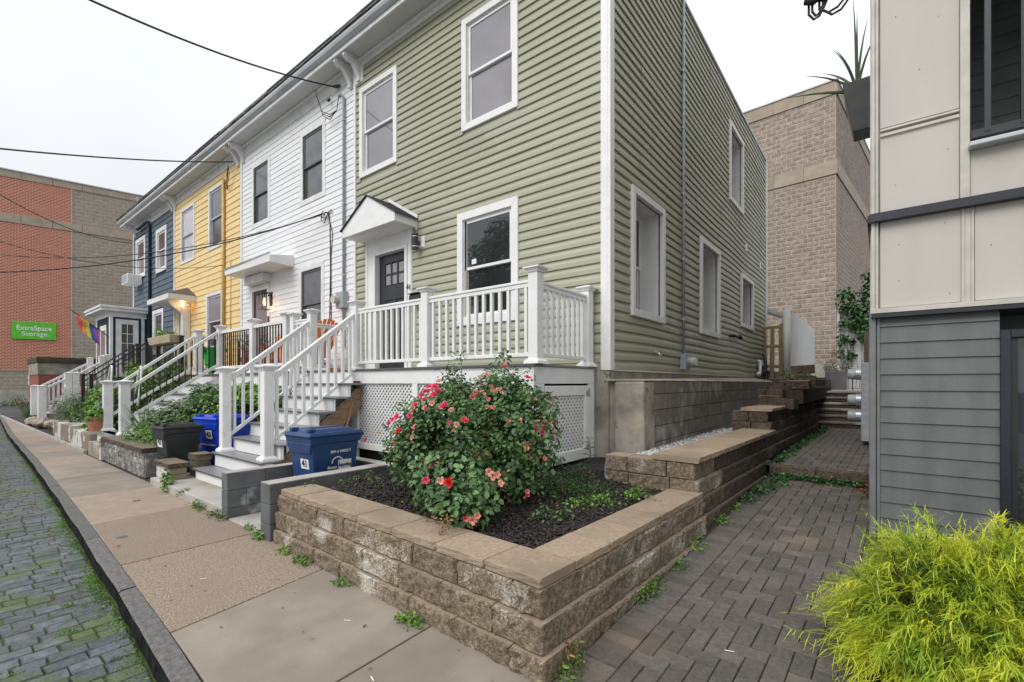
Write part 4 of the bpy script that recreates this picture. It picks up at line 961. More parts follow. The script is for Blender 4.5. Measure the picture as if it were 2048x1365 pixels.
# ================================================================= PORCHES AND STAIRS
_pc={}
def post(parent,x,y,z0,z1,w=.125,mt='white'):
    H=z1-z0; key=('post',round(H,3),w,mt)
    if key not in _pc:
        m=MB().box(-w/2,w/2,-w/2,w/2,0,H-.085)
        _pc[key]=m.mesh('post',mt)
        m=MB(); m.frus(0,0,H-.085,H-.07,w+.02,w+.02,w+.03,w+.03); m.frus(0,0,H-.07,H-.045,w+.03,w+.03,w+.075,w+.075); m.frus(0,0,H-.045,H-.028,w+.085,w+.085,w+.085,w+.085); m.frus(0,0,H-.028,H,w+.075,w+.075,.02,.02)
        _pc[key+(1,)]=m.mesh('post_cap',mt)
        m=MB(); m.frus(0,0,0,.03,w+.075,w+.075,w+.065,w+.065); m.frus(0,0,.03,.055,w+.06,w+.06,w+.012,w+.012); _pc[key+(2,)]=m.mesh('post_base',mt)
    o=bpy.data.objects.new('post',_pc[key]); link(o,parent); o.location=Vector((x,y,z0))-org(parent); b=o.modifiers.new('b','BEVEL'); b.width=.006; b.segments=2
    for k,n in ((1,'post_cap'),(2,'post_base')):
        c=bpy.data.objects.new(n,_pc[key+(k,)]); link(c,o)
    return o
def rail(parent,p,q,zt0,zt1,zb0,zb1,n,style='white',mt='white'):
    """p,q: (x,y) ends; top of the handrail and of the lower rail at each end"""
    p=Vector((*p,0));q=Vector((*q,0)); L=(q-p).length
    a=p+Vector((0,0,zt0));b=q+Vector((0,0,zt1)); c=p+Vector((0,0,zb0));d=q+Vector((0,0,zb1))
    if style=='white':
        MB().bar(a-Vector((0,0,.017)),b-Vector((0,0,.017)),.062,.034).build('handrail',mt,parent,bevel=.008,seg=2)
        MB().bar(a-Vector((0,0,.058)),b-Vector((0,0,.058)),.042,.046).build('sub_rail',mt,parent,bevel=.003)
        MB().bar(c-Vector((0,0,.022)),d-Vector((0,0,.022)),.045,.044).build('bottom_rail',mt,parent,bevel=.004)
        w,bm,t0,t1=.036,mt,.08,.0
    elif style=='flat':
        MB().bar(a-Vector((0,0,.03)),b-Vector((0,0,.03)),.085,.06).build('handrail',mt,parent,bevel=.005)
        MB().bar(c-Vector((0,0,.03)),d-Vector((0,0,.03)),.05,.06).build('bottom_rail',mt,parent,bevel=.004)
        w,bm,t0,t1=.019,'black',.06,.0
    elif style=='wood':
        MB().bar(a-Vector((0,0,.03)),b-Vector((0,0,.03)),.09,.07).build('handrail',mt,parent,bevel=.005)
        MB().bar(c-Vector((0,0,.03)),d-Vector((0,0,.03)),.05,.07).build('bottom_rail',mt,parent)
        w,bm,t0,t1=.05,mt,.07,.0
    else:
        MB().bar(a-Vector((0,0,.018)),b-Vector((0,0,.018)),.04,.036).build('handrail','black',parent)
        MB().bar(c-Vector((0,0,.012)),d-Vector((0,0,.012)),.025,.025).build('bottom_rail','black',parent)
        a2=a-Vector((0,0,.16)); b2=b-Vector((0,0,.16)); MB().bar(a2,b2,.025,.025).build('mid_rail','black',parent)
        w,bm,t0,t1=.016,'black',.03,.0
    for i in range(n):
        f=(i+.5)/n; xy=p.lerp(q,f); z1=zt0+(zt1-zt0)*f-t0; z0=zb0+(zb1-zb0)*f-t1-.01
        key=('bal',w,bm)
        if key not in _pc: _pc[key]=MB().box(-w/2,w/2,-w/2,w/2,0,1).mesh('baluster',bm)
        o=bpy.data.objects.new('baluster',_pc[key]); link(o,parent); o.location=Vector((xy.x,xy.y,z0))-org(parent); o.scale=(1,1,z1-z0+.02)
        o.rotation_euler.z=math.atan2((q-p).y,(q-p).x)
def lattice(parent,X,a0,a1,z0,z1,sp=.054,w=.0275,o=.0,mt='white'):
    m=MB(); d=sp*math.sqrt(2)
    for s,oo in ((1,o),(-1,o-.007)):
        k=a0-(z1-z0) if s==1 else a0
        while k<(a1 if s==1 else a1+(z1-z0)):
            # line a = k + s*t , z = z0+t
            t0=max(0,(a0-k) if s==1 else (k-a1)); t1=min(z1-z0,(a1-k) if s==1 else (k-a0))
            if t1-t0>.01:
                p=Vector((k+s*t0,0,z0+t0)); q=Vector((k+s*t1,0,z0+t1)); n=Vector((-s,0,1)).normalized()*w/2 if s==1 else Vector((1,0,1)).normalized()*w/2
                b=len(m.v); m.v+=[(p.x-n.x,oo,p.z-n.z),(p.x+n.x,oo,p.z+n.z),(q.x+n.x,oo,q.z+n.z),(q.x-n.x,oo,q.z-n.z),(p.x-n.x,oo-.006,p.z-n.z),(p.x+n.x,oo-.006,p.z+n.z),(q.x+n.x,oo-.006,q.z+n.z),(q.x-n.x,oo-.006,q.z-n.z)]
                m.f+=[(b,b+1,b+2,b+3),(b+7,b+6,b+5,b+4),(b,b+4,b+5,b+1),(b+2,b+6,b+7,b+3)]
            k+=d
    m.xf(X); return m.build('lattice',mt,parent)
def stair(parent,x0,x1,y0,z0,nr,rise,run,zfirst,mt='white',side=True):
    for k in range(nr):
        y=y0+run*k; zt=zfirst+rise*k; zb=(z0 if k==0 else zt-rise)
        MB().box(x0+.02,x1-.02,y+.012,y+.03,zb+ (0 if k==0 else .002),zt-.027).build('riser',mt,parent,bevel=.002)
        if k<nr-1:
            t=MB().box(x0-.02,x1+.02,y-.022,y+run*.5-.004,zt-.026,zt).build('tread','deck',parent,bevel=.004)
            MB().box(x0-.02,x1+.02,y+run*.5,y+run+.01,zt-.026,zt-.001).build('tread','deck',parent,bevel=.003)
            MB().box(x0-.02,x1+.02,y-.024,y-.0225,zt-.025,zt-.002).build('nosing','decke',t)
            if side:
                for xx in (x0+.004,x1-.02): MB().box(xx,xx+.016,y+.03,y+.05,zb,zt-.027).build('riser_return',mt,parent)
MPX=lambda y:Matrix(((1,0,0,0),(0,-1,0,y),(0,0,1,0),(0,0,0,1)))
MPS=lambda x:Matrix(((0,1,0,x),(1,0,0,0),(0,0,1,0),(0,0,0,1)))
# ---- green house porch
gp=thing('green_house_porch','white railed front porch and stairs with lattice skirt at the green house','porch',(-5.6,4.8,0))
DZ=1.665; dx0_,dx1_=-8.40,-2.945; sx_=dx1_
m=MB(); y=4.075
i=0
while y<5.45:
    w=min(.138,5.46-y); MB().box(dx0_-.02,dx1_+.02,y,y+w-.005,DZ-.028,DZ).build('deck_board','deck',gp,bevel=.003); y+=.14
MB().box(dx0_-.022,dx1_+.022,4.070,4.0745,DZ-.027,DZ-.001).build('deck_edge','decke',gp)
MB().box(dx0_,dx1_-.001,4.10,4.135,1.445,DZ-.03).build('rim_board','white',gp,bevel=.003)
MB().box(dx1_-.036,dx1_,4.136,5.46,1.445,DZ-.03).build('rim_board','white',gp,bevel=.003)
MB().box(dx0_,dx0_+.036,4.136,5.46,1.445,DZ-.03).build('rim_board','white',gp)
MB().box(-3.14,dx1_-.002,4.095,4.125,.44,1.443).box(dx1_-.03,dx1_+.004,4.126,4.30,.44,1.443).build('corner_board','white',gp,bevel=.004)
MB().box(-4.98,-4.87,4.098,4.125,.50,1.443).build('lattice_batten','white',gp,bevel=.003)
MB().box(-6.42,-6.25,4.098,4.13,.14,1.443).build('stair_post','white',gp,bevel=.003)
MB().box(-6.25,-3.14,4.098,4.125,.46,.55).build('bottom_board','white',gp,bevel=.003)
lattice(gp,MPX(4.13),-6.26,-4.96,.52,1.45); lattice(gp,MPX(4.13),-4.90,-3.10,.52,1.45)
lattice(gp,MPX(4.13),-8.38,-6.42,.15,1.45)
MB().box(-8.38,-3.10,4.165,4.17,.12,1.44).box(sx_-.05,sx_-.045,4.18,5.44,.46,1.44).build('shade_backing','mesh',gp)  # added black sheets, so the lattice holes read as deep shade
# side door of lattice
sx=dx1_
MB().box(sx-.03,sx+.002,5.32,5.46,.44,1.443).build('side_board','white',gp,bevel=.003)
lat=lattice(gp,MPS(sx-.004),4.38,5.24,.60,1.32)
dr=MB().box(sx-.022,sx+.012,4.31,4.40,.50,1.42).box(sx-.022,sx+.012,5.20,5.31,.50,1.42).box(sx-.022,sx+.012,4.40,5.20,1.30,1.42).box(sx-.022,sx+.012,4.40,5.20,.50,.63).build('lattice_gate','white',gp,bevel=.004)
MB().box(sx+.012,sx+.018,4.30,4.40,1.31,1.335).tube([(sx+.02,4.33,1.325),(sx+.02,4.41,1.325)],.008,6).build('latch','galv',dr)
MB().prism([(5.22,1.30),(5.31,1.27),(5.31,1.39),(5.22,1.345)],'x',sx+.012,sx+.017).build('hinge','galv',dr)
MB().prism([(5.22,.62),(5.31,.59),(5.31,.70),(5.22,.66)],'x',sx+.012,sx+.017).build('hinge','galv',dr)
MB().box(-3.12,-2.98,4.14,4.28,.30,.44).build('foot_block','wood',gp); MB().box(-3.12,-2.98,5.1,5.22,.34,.52).build('foot_block','wood',gp)
MB().box(-8.3,-3.1,5.40,5.44,.2,1.44).build('shade_back_panel','dsash',gp)  # dark panel added under the deck to deepen the shade behind the lattice
for (x,y,z0,z1) in ((-2.965+.0,4.165,DZ,2.75),(-4.743,4.165,DZ,2.745),(-6.37,4.165,DZ-.02,2.745),(-7.72,4.165,DZ,2.745),(-8.33,4.165,DZ,2.745),(-3.0,5.36,DZ,2.73),(-8.33,5.38,DZ,2.745)): post(gp,x,y,z0,z1)
rail(gp,(-3.03,4.165),(-4.68,4.165),2.595,2.595,1.79,1.79,13); rail(gp,(-4.81,4.165),(-6.31,4.165),2.595,2.595,1.79,1.79,12)
rail(gp,(-2.98,4.23),(-2.995,5.30),2.59,2.59,1.79,1.79,9); rail(gp,(-8.33,4.23),(-8.33,5.32),2.58,2.58,1.79,1.79,8); rail(gp,(-8.27,4.165),(-7.78,4.165),2.58,2.58,1.79,1.79,4)
stair(gp,-7.63,-6.10,2.37,.10,8,.2,.2443,.25)
post(gp,-6.27,2.77,.445,1.705); post(gp,-7.63,2.77,.445,1.705)
rail(gp,(-6.275,2.835),(-6.365,4.10),1.56,2.53,.70,1.645,10); rail(gp,(-7.635,2.835),(-7.715,4.10),1.56,2.53,.70,1.645,10)
for x in (-6.20,):
    MB().add([(x,2.90,.10),(x,3.02,.10),(x,4.1,1.10),(x,4.1,1.40),(x,4.06,1.40),(x,2.90,.44),(x+.04,2.90,.10),(x+.04,3.02,.10),(x+.04,4.1,1.10),(x+.04,4.1,1.40),(x+.04,4.06,1.40),(x+.04,2.90,.44)],
     [(0,1,2,3,4,5),(11,10,9,8,7,6),(0,6,7,1),(1,7,8,2),(2,8,9,3),(3,9,10,4),(4,10,11,5),(5,11,6,0)]).build('stringer','wood',gp)
MB().bar((-6.12,3.0,.15),(-6.12,3.5,.62),.03,.07).build('stringer_brace','wood',gp)
# ---- concrete pad, grey painted block walls
pad=MB().box(-8.2,-5.46,2.0,4.2,-.05,.10).build('stair_pad','concl',None,bevel=.012,seg=2,label='concrete pad under the lowest step of the green house stairs',cat='concrete pad')
def bwall(name,label,x0,x1,y0,y1,top,along='y',L=.40,mt='gblock',h=.19,capm='concl',alt=.2):
    t=thing(name,label,'block wall',((x0+x1)/2,(y0+y1)/2,0)); z=top-.0; r=0
    MB().box(x0+.012,x1-.012,y0+.012,y1-.012,-.03,top-.012).build('mortar_core','gtrim',t)
    while z>-.05:
        zb=max(z-h,-.05); s=(y0 if along=='y' else x0)-(alt if r%2 else 0); e=y1 if along=='y' else x1
        while s<e:
            a=max(s,y0 if along=='y' else x0); b=min(s+L,e)
            if b-a>.03:
                m=MB().box(x0,x1,a,b-.005,zb+.004,z) if along=='y' else MB().box(a,b-.005,y0,y1,zb+.004,z)
                m.build('block',mt,t,bevel=.006)
            s+=L
        z-=h; r+=1
    if along=='y': MB().box(x0+.004,x1-.004,y0+.004,y1-.004,top-.002,top+.003).build('bare_top',capm,t)
    else: MB().box(x0+.004,x1-.004,y0+.004,y1-.004,top-.002,top+.003).build('bare_top',capm,t)
    return t
bwall('grey_block_wall','dark grey painted block wall between the stair pad and the blue recycling cart',-5.585,-5.44,1.99,3.30,.49)
bwall('grey_block_wall','dark grey painted block wall at the left end of the tan planter wall',-4.565,-4.375,1.955,3.25,.523)
bwall('grey_block_wall','dark grey painted block wall along the back of the cart recess',-6.1,-4.40,3.32,3.46,.50,along='x')
nf=struct('cart_nook_floor',MB().box(-5.44,-4.57,1.9,3.32,-.05,-.004),'pjoint')
for i in range(2):
    for j in range(4): MB().box(-5.43+.43*i,-5.01+.43*i,2.0+.33*j,2.32+.33*j,-.03,.012).build('floor_slab','concl',nf,bevel=.004)
# ---- mulch bed
def mz(x,y):
    return .425+.045*max(0,min(1,(y-3.4)/1.5))+.012*math.sin(x*5+y*3)+.01*math.sin(x*11-y*9)-.0
n=60; m=MB(); xs=np.linspace(-4.42,-1.46,n); ys=np.linspace(2.02,5.5,n)
for y in ys:
    for x in xs: m.v.append((x,y,mz(x,y)+rnd(-.006,.006)-(.03 if y<2.2 or x>-1.6 else 0)))
for j in range(n-1):
    for i in range(n-1):
        xc=(xs[i]+xs[i+1])/2; yc=(ys[j]+ys[j+1])/2
        if xc>-1.5+.03*(yc-1.84) : continue
        if yc>4.5 and xc>-2.1: continue
        m.f.append((j*n+i,j*n+i+1,(j+1)*n+i+1,(j+1)*n+i))
mu=m.build('mulch_bed','mulch',None,kind='stuff',fix=False,label='black shredded bark mulch filling the planter around the rose bush',cat='mulch')
def chips(n,mt,name,lo,hi,reg=None,parent=None):
    xs=np.random.uniform(-4.36,-1.62,n); ys=np.random.uniform(2.10,4.6,n)
    ok=(xs<-1.60+.03*(ys-1.84))&~((ys>4.28)&(xs>-2.15)); xs=xs[ok]; ys=ys[ok]; k=len(xs)
    P=np.array([(x,y,mz(x,y)+rnd(.003,.016)) for x,y in zip(xs,ys)])
    a=np.random.uniform(0,6.28,k); tl=np.random.normal(size=k)*.35; L=np.random.uniform(lo,hi,k); w=L*np.random.uniform(.16,.4,k); h=np.random.uniform(.002,.005,k)
    d=np.column_stack([np.cos(a)*np.cos(tl),np.sin(a)*np.cos(tl),np.sin(tl)]); s=np.column_stack([-np.sin(a),np.cos(a),np.random.normal(size=k)*.4]); u=np.cross(d,s)
    V=[]
    for sx_,sy_,sz_ in ((-1,-.6,0),(-.7,1,0),(1,.5,0),(.8,-1,0),(-.9,-.4,1),(-.6,.8,1),(.9,.3,1),(.7,-.8,1)):
        V.append(P+d*(L/2*sx_)[:,None]+s*(w/2*sy_)[:,None]+u*(h*(2*sz_-1))[:,None])
    V=np.stack(V,1).reshape(-1,3); F=np.array([(0,1,2,3),(7,6,5,4),(0,4,5,1),(1,5,6,2),(2,6,7,3),(3,7,4,0)])
    return npmesh(name,V,(F[None]+(np.arange(k)*8)[:,None,None]).reshape(-1,4),mt,parent,kind='stuff')
chips(11000,'chip','bark_chips',.02,.065,parent=mu); chips(1500,'chipb','brown_chips',.012,.04,parent=mu)
# ---- white house porch
wp=thing('white_house_porch','white deck porch with black balusters and stairs at the white house','porch',(-11,4.6,0))
y=4.06
while y<5.45: MB().box(-13.30,-8.45,y,y+.135,DZ-.04,DZ-.01).build('deck_board','deck',wp,bevel=.003); y+=.14
MB().box(-13.30,-8.45,4.095,4.13,1.40,DZ-.04).build('rim_board','white',wp); MB().box(-13.32,-8.43,4.05,4.06,DZ-.04,DZ-.011).build('deck_edge','decke',wp)
lattice(wp,MPX(4.14),-11.6,-8.45,.3,1.42,sp=.07,w=.038); MB().box(-8.52,-8.42,4.10,4.14,.1,1.4).box(-10.1,-10.0,4.10,4.14,.2,1.4).build('lattice_batten','white',wp)
for (x,y) in ((-8.56,4.15),(-9.97,4.15),(-11.68,4.15),(-13.08,4.15),(-13.15,5.3)): post(wp,x,y,DZ-.01,2.77,w=.14,mt='oldwhite')
rail(wp,(-8.63,4.15),(-9.9,4.15),2.62,2.62,1.83,1.83,11,'flat','oldwhite'); rail(wp,(-10.04,4.15),(-11.6,4.15),2.62,2.62,1.83,1.83,14,'flat','oldwhite'); rail(wp,(-13.12,4.2),(-13.15,5.3),2.62,2.62,1.83,1.83,8,'flat','oldwhite')
stair(wp,-13.1,-11.70,2.35,.30,7,.2,.27,.42,mt='oldwhite')
MB().box(-13.35,-11.55,2.22,2.62,.20,.395).build('stair_plinth','oldwhite',wp,bevel=.004); MB().box(-13.38,-11.52,2.19,2.64,.396,.42).build('plinth_tread','deck',wp,bevel=.004)
for x in (-11.82,-13.2): post(wp,x,2.47,.42,1.52,w=.16,mt='oldwhite')
rail(wp,(-11.81,2.55),(-11.69,4.08),1.38,2.62,.80,1.88,14,'flat','oldwhite'); rail(wp,(-13.19,2.55),(-13.09,4.08),1.38,2.62,.80,1.88,14,'flat','oldwhite')
MB().add([(-11.66,2.6,.42),(-11.66,3.2,.42),(-11.66,4.1,1.2),(-11.66,4.1,1.62),(-11.66,2.6,.62),(-11.70,2.6,.42),(-11.70,3.2,.42),(-11.70,4.1,1.2),(-11.70,4.1,1.62),(-11.70,2.6,.62)],[(0,1,2,3,4),(9,8,7,6,5),(0,5,6,1),(1,6,7,2),(2,7,8,3),(3,8,9,4),(4,9,5,0)]).build('stringer','oldwhite',wp)
# ---- yellow house stoop, black iron rails
yp=thing('yellow_house_stoop','raised stoop with black iron railing and stairs at the yellow house','porch',(-16.8,4.5,0))
MB().box(-19.4,-13.98,4.05,5.47,.3,1.64).build('stoop_wall','concl',yp); MB().box(-19.45,-13.97,4.0,5.48,1.641,1.68).build('stoop_slab','deck',yp)
for k in range(6): MB().box(-18.4,-17.0,2.75+.22*k,4.02,.35+.21*k,.56+.21*k).build('step','concl',yp)
def ipost(x,y,z0,z1): MB().box(x-.04,x+.04,y-.04,y+.04,z0,z1-.01).box(x-.05,x+.05,y-.05,y+.05,z1-.03,z1).build('post','black',yp)
for q in ((-17.1,2.85,.5,1.71),(-18.3,2.87,.5,1.72),(-17.1,4.1,1.6,2.68),(-18.1,4.1,1.6,2.68),(-18.62,4.1,1.6,2.67),(-16.05,4.1,1.6,2.70),(-14.1,4.1,1.6,2.68)): ipost(*q)
rail(yp,(-17.1,2.9),(-17.1,4.06),1.68,2.66,.75,1.78,10,'iron'); rail(yp,(-18.3,2.9),(-18.1,4.06),1.68,2.66,.75,1.78,10,'iron')
rail(yp,(-17.05,4.1),(-16.1,4.1),2.66,2.66,1.78,1.78,9,'iron'); rail(yp,(-16.0,4.1),(-14.1,4.1),2.66,2.66,1.78,1.78,17,'iron')
m=MB(); m.frus(-15.08,3.98,2.50,2.70,1.75,.20,1.9,.28); m.build('window_box','potc',None,bevel=.008,label='long cream planter box hung on the black railing',cat='planter')
# ---- blue house wooden rails
bp=thing('blue_house_stairs','white wooden railing climbing to the blue house entry','stairs',(-22.4,3.2,0))
def wpost(x,y,z0,z1,w=.17): MB().box(x-w/2,x+w/2,y-w/2,y+w/2,z0,z1-.05).box(x-w/2-.015,x+w/2+.015,y-w/2-.015,y+w/2+.015,z1-.05,z1-.02).frus(x,y,z1-.02,z1,w+.02,w+.02,.05,.05).build('post','oldwhite',bp,bevel=.005)
for q in ((-21.9,2.42,.30,1.39,.20),(-21.95,3.06,.5,1.83),(-21.9,3.25,.5,1.84),(-21.95,3.95,1.2,2.45),(-22.1,4.1,1.2,2.5),(-23.9,2.45,.3,1.39,.2),(-23.9,3.95,1.2,2.45)): wpost(*q)
rail(bp,(-21.9,2.5),(-21.93,2.99),1.30,1.62,.55,.85,4,'wood','oldwhite'); rail(bp,(-21.9,3.33),(-21.93,3.9),1.80,2.22,1.02,1.4,4,'wood','oldwhite'); rail(bp,(-23.9,2.5),(-23.9,3.9),1.30,2.25,.55,1.45,11,'wood','oldwhite')
for k in range(6): MB().box(-23.8,-22.0,2.5+.28*k,4.35,.2+.23*k,.43+.23*k).build('step','concl',bp,bevel=.01)
# ---- low walls along the pavement
sb=thing('stone_bed_wall','low grey tumbled stone wall with dark cap below the white house garden','garden wall',(-10.1,2.15,0))
cb={}
for r in range(4):
    x=-11.45+rnd(-.05,0); 
    while x<-8.88:
        L=min(rnd(.14,.30),-8.86-x); block(sb,'stone','stoneg',(x,2.09+rnd(-.008,.008),.095*r-.01),0,L,.2,.093,.03); x+=L
x=-11.5
while x<-8.84:
    L=min(rnd(.4,.55),-8.82-x)
    if L>.1: block(sb,'cap_stone','stone2',(x,2.06,.372),0,L,.34,.075,.02)
    x+=L
MB().box(-8.86,-8.84,2.1,3.4,0,.36).build('end_face','stoneg',sb)
struct('garden_bed',MB().box(-11.4,-8.87,2.3,4.1,.1,.37),'soil')
MB().box(-11.62,-11.5,2.05,2.4,0,.40).build('white_edge','peel',sb)
wb=thing('stub_wall','short stub of whitewashed blocks beside the dark grey cart','garden wall',(-8.0,2.15,0))
for r in range(3):
    for i,(a,b) in enumerate(((-8.30,-7.98),(-7.97,-7.68)) if r%2 else ((-8.30,-8.12),(-8.11,-7.68))): MB().box(a,b-.005,2.1,2.3,.09*r,.09*r+.086).build('block','peel',wb,bevel=.006)
block(wb,'cap_stone','stone2',(-8.32,2.07,.272),0,.32,.26,.065,.02); block(wb,'cap_stone','stone2',(-8.0,2.07,.272),0,.34,.26,.065,.02)
block(wb,'cap_stone','stone2',(-7.98,2.4,.34),0,.3,.22,.09,.02); MB().box(-7.98,-7.7,2.42,2.6,.1,.34).build('block','stone2',wb)
for (nm,lb,x0,x1,y0,y1,z,mt) in (('concrete_block','brown concrete step block between the peeling wall and the stone bed',-12.75,-11.66,2.08,2.5,.26,'conc'),
   ('concrete_wall','low peeling white concrete wall under the terracotta pot',-14.75,-12.77,2.10,2.6,.40,'peel'),
   ('concrete_wall','low peeling white concrete wall farthest along the pavement',-17.4,-15.1,2.13,2.6,.44,'peel')):
    MB().box(x0,x1,y0,y1,-.03,z).build(nm,mt,None,bevel=.015,seg=2,label=lb,cat='low wall')
kb=struct('pavement_edging',MB().box(-30,-12.9,2.03,2.09,-.03,.06),'concl')
for i,(x,y,s) in enumerate(((-20.4,2.5,.22),(-21.3,2.35,.26),(-19.6,2.6,.2),(-22.6,2.3,.24),(-18.9,2.45,.18))):
    bm=bmesh.new(); bmesh.ops.create_icosphere(bm,subdivisions=2,radius=s)
    for v_ in bm.verts: v_.co*=1+rnd(-.14,.14); v_.co.z*=.65
    me=bpy.data.meshes.new('rock'); bm.to_mesh(me); bm.free(); me.materials.append(M['rock']); o=bpy.data.objects.new('rock',me); link(o); o.location=(x,y,.16)
    tag(o,['tan rock below the white railing newel post','flat rock at the foot of the blue house railing','small rock half hidden in the garden weeds','pale rock at the far end of the garden edging','rock nearest the peeling wall'][i],'rock','rocks edging the blue house garden')

# ================================================================= CARTS, CHAIRS, TOOLS
def cart(name,label,x,y,z,rz,w,d,h,bm,lm,num=None,logo=False):
    """wheeled cart; local -y is its front (street), wheels at the back (+y)"""
    t=thing(name,label,'wheeled cart',(0,0,0)); ORG[t.name]=Vector((0,0,0))
    m=MB(); b=.78
    m.frus(0,0,.13,h*.80,w*b,d*.74,w*.97,d*.96); 
    body=m.build('body',bm,t,bevel=.018,seg=2)
    m=MB(); m.frus(0,.02,0.02,.13,w*.74,d*.55,w*b,d*.66); m.build('base',bm,t,bevel=.01)
    m=MB(); m.frus(0,0,h*.80,h*.875,w*1.02,d*1.02,w*1.05,d*1.05); m.box(-w*.53,w*.53,-d*.545,d*.50,h*.872,h*.89)
    # pull-down lip at the front
    m.frus(0,-d*.43,h*.69,h*.81,w*.84,d*.12,w*1.02,d*.26,0,-d*.39)
    m.build('rim',bm,t,bevel=.006)
    m=MB(); m.frus(0,-.005,h*.892,h*.93,w*1.10,d*1.12,w*1.04,d*1.04); m.frus(0,0,h*.93,h*.965,w*.86,d*.84,w*.74,d*.70); m.box(-w*.40,-w*.30,-d*.50,-d*.36,h*.93,h*.975); m.box(w*.30,w*.40,-d*.50,-d*.36,h*.93,h*.975); m.box(-w*.06,w*.06,-d*.30,d*.30,h*.962,h*.975)
    m.build('lid',lm,t,bevel=.009,seg=2)
    m=MB().tube([(-w*.46,d*.56,h*.88),(w*.46,d*.56,h*.88)],.016,8).bar((-w*.46,d*.44,h*.86),(-w*.46,d*.57,h*.88),.03,.04).bar((w*.46,d*.44,h*.86),(w*.46,d*.57,h*.88),.03,.04).build('handle',lm,t)
    for s in (-1,1):
        wl=MB().tube([(s*w*.40,d*.40,.125),(s*w*.49,d*.40,.125)],.125,18).build('wheel','rub',t,bevel=.008); MB().tube([(s*w*.485,d*.40,.125),(s*w*.50,d*.40,.125)],.06,12).build('hub',bm,wl)
    MB().tube([(-w*.44,d*.40,.125),(w*.44,d*.40,.125)],.012,8).build('axle','galv',t)
    # recessed grab bar notches at the front and the side
    m=MB().box(-w*.30,w*.30,-d*.47,-d*.40,h*.38,h*.40).tube([(-w*.34,-d*.435,h*.39),(w*.34,-d*.435,h*.39)],.012,8).build('lift_bar','galv' if bm!='dgreen' else 'dlid',t)
    MB().prism([(-d*.30,.06),(-d*.16,.06),(-d*.17,h*.24),(-d*.29,h*.25)],'x',w*.405,w*.428).build('wheel_notch','rub',t)
    MB().prism([(d*.10,h*.25),(d*.36,h*.30),(d*.38,h*.34),(d*.10,h*.29)],'x',w*.40,w*.455).build('moulded_rib',bm,t,bevel=.004)
    if num:
        MB().box(-w*.20,w*.14,-d*.452,-d*.449,h*.50,h*.63).xf(Matrix.Rotation(0,4,'X')).build('number_sticker','txtw',t)
        o=text('cart_number',num,.13,'txtd',t,(-w*.03,-d*.455-.004,h*.565),FR)
    t.location=(x,y,z); t.rotation_euler.z=rz; return t
def sidemark(t,w,d,h,s,size,zf,yf,mt='txtw',name='side_lettering',sx=1):
    lean=math.atan((w*.97-w*.78)/2/(h*.67)); xo=w*.39+(zf*h-.13)/(h*.67)*(w*.095)+.004
    o=text(name,s,size,mt,t,(0,0,0),SR,sx=sx); o.location=(xo,yf*d,zf*h); o.rotation_euler=(math.pi/2-0,0,math.pi/2); o.rotation_euler=(math.pi/2,0,math.pi/2); o.rotation_euler.rotate_axis('X',lean*-1*-1); return o
cw,cdp,chh=.50,.62,.96
rc=cart('recycling_cart','navy blue wheeled recycling cart with a white logo in the grey block recess','',0,0,0,0,0,0,0) if False else cart('recycling_cart','navy blue wheeled recycling cart with a white logo in the grey block recess',-5.06,2.88,.012,math.radians(2),cw,cdp,chh,'navy','navy')
def side_panel(t,w,h,y0,y1,z0,z1,mt,name,off=.003):
    f=lambda z: w*.39+(z-.13)/(h*.67)*(w*.095)+off
    MB().add([(f(z0),y0,z0),(f(z0),y1,z0),(f(z1),y1,z1),(f(z1),y0,z1)],[(0,1,2,3)]).build(name,mt,t,fix=False)
def side_text(t,w,h,s,size,y,z,mt,name,off=.005,sx=1,bold=0):
    f=w*.39+(z-.13)/(h*.67)*(w*.095)+off; lean=math.atan(w*.095/(h*.67))
    o=text(name,s,size,mt,t,(0,0,0),(0,0,0),bold=bold); o.matrix_local=Matrix.Translation((f,y,z))@Matrix.Rotation(lean,4,'Y')@Matrix.Rotation(math.pi/2,4,'Z')@Matrix.Rotation(math.pi/2,4,'X')@Matrix.Diagonal((sx,1,1,1))
side_text(rc,cw,chh,'BIN # 0002571',.042,.06,.665,'txtw','bin_code',bold=.0006)
side_panel(rc,cw,chh,.03,.20,.455,.565,'txtw','logo_box'); side_text(rc,cw,chh,'Recycling',.050,.115,.507,'navy','logo_word',off=.006,bold=.0012,sx=.85); side_text(rc,cw,chh,'Boston',.046,-.045,.490,'txtw','logo_word',off=.006,bold=.001,sx=.85)
m=MB(); nn=12
for k in range(nn):
    for r0,r1 in ((.062,.076),):
        a,b=math.pi*k/nn,math.pi*(k+1)/nn; f=lambda z: cw*.39+(z-.13)/(chh*.67)*(cw*.095)+.0035
        pt=lambda r,an:(f(.535+r*math.sin(an)),.02-r*math.cos(an),.535+r*math.sin(an)); m.add([pt(r0,a),pt(r1,a),pt(r1,b),pt(r0,b)],[(0,1,2,3)])
m.build('logo_arc','txtw',rc,fix=False)
def front_text(t,w,d,h,s,size,x,z,mt,name,off=.004,bold=0):
    f=-(d*.37+(z-.13)/(h*.67)*(d*.11))-off; lean=math.atan(d*.11/(h*.67))
    o=text(name,s,size,mt,t,(0,0,0),(0,0,0),bold=bold); o.matrix_local=Matrix.Translation((x,f,z))@Matrix.Rotation(lean,4,'X')@Matrix.Rotation(math.pi/2,4,'X')
def front_panel(t,w,d,h,x0,x1,z0,z1,mt,name,off=.002):
    f=lambda z:-(d*.37+(z-.13)/(h*.67)*(d*.11))-off
    MB().add([(x0,f(z0),z0),(x1,f(z0),z0),(x1,f(z1),z1),(x0,f(z1),z1)],[(0,1,2,3)]).build(name,mt,t,fix=False)
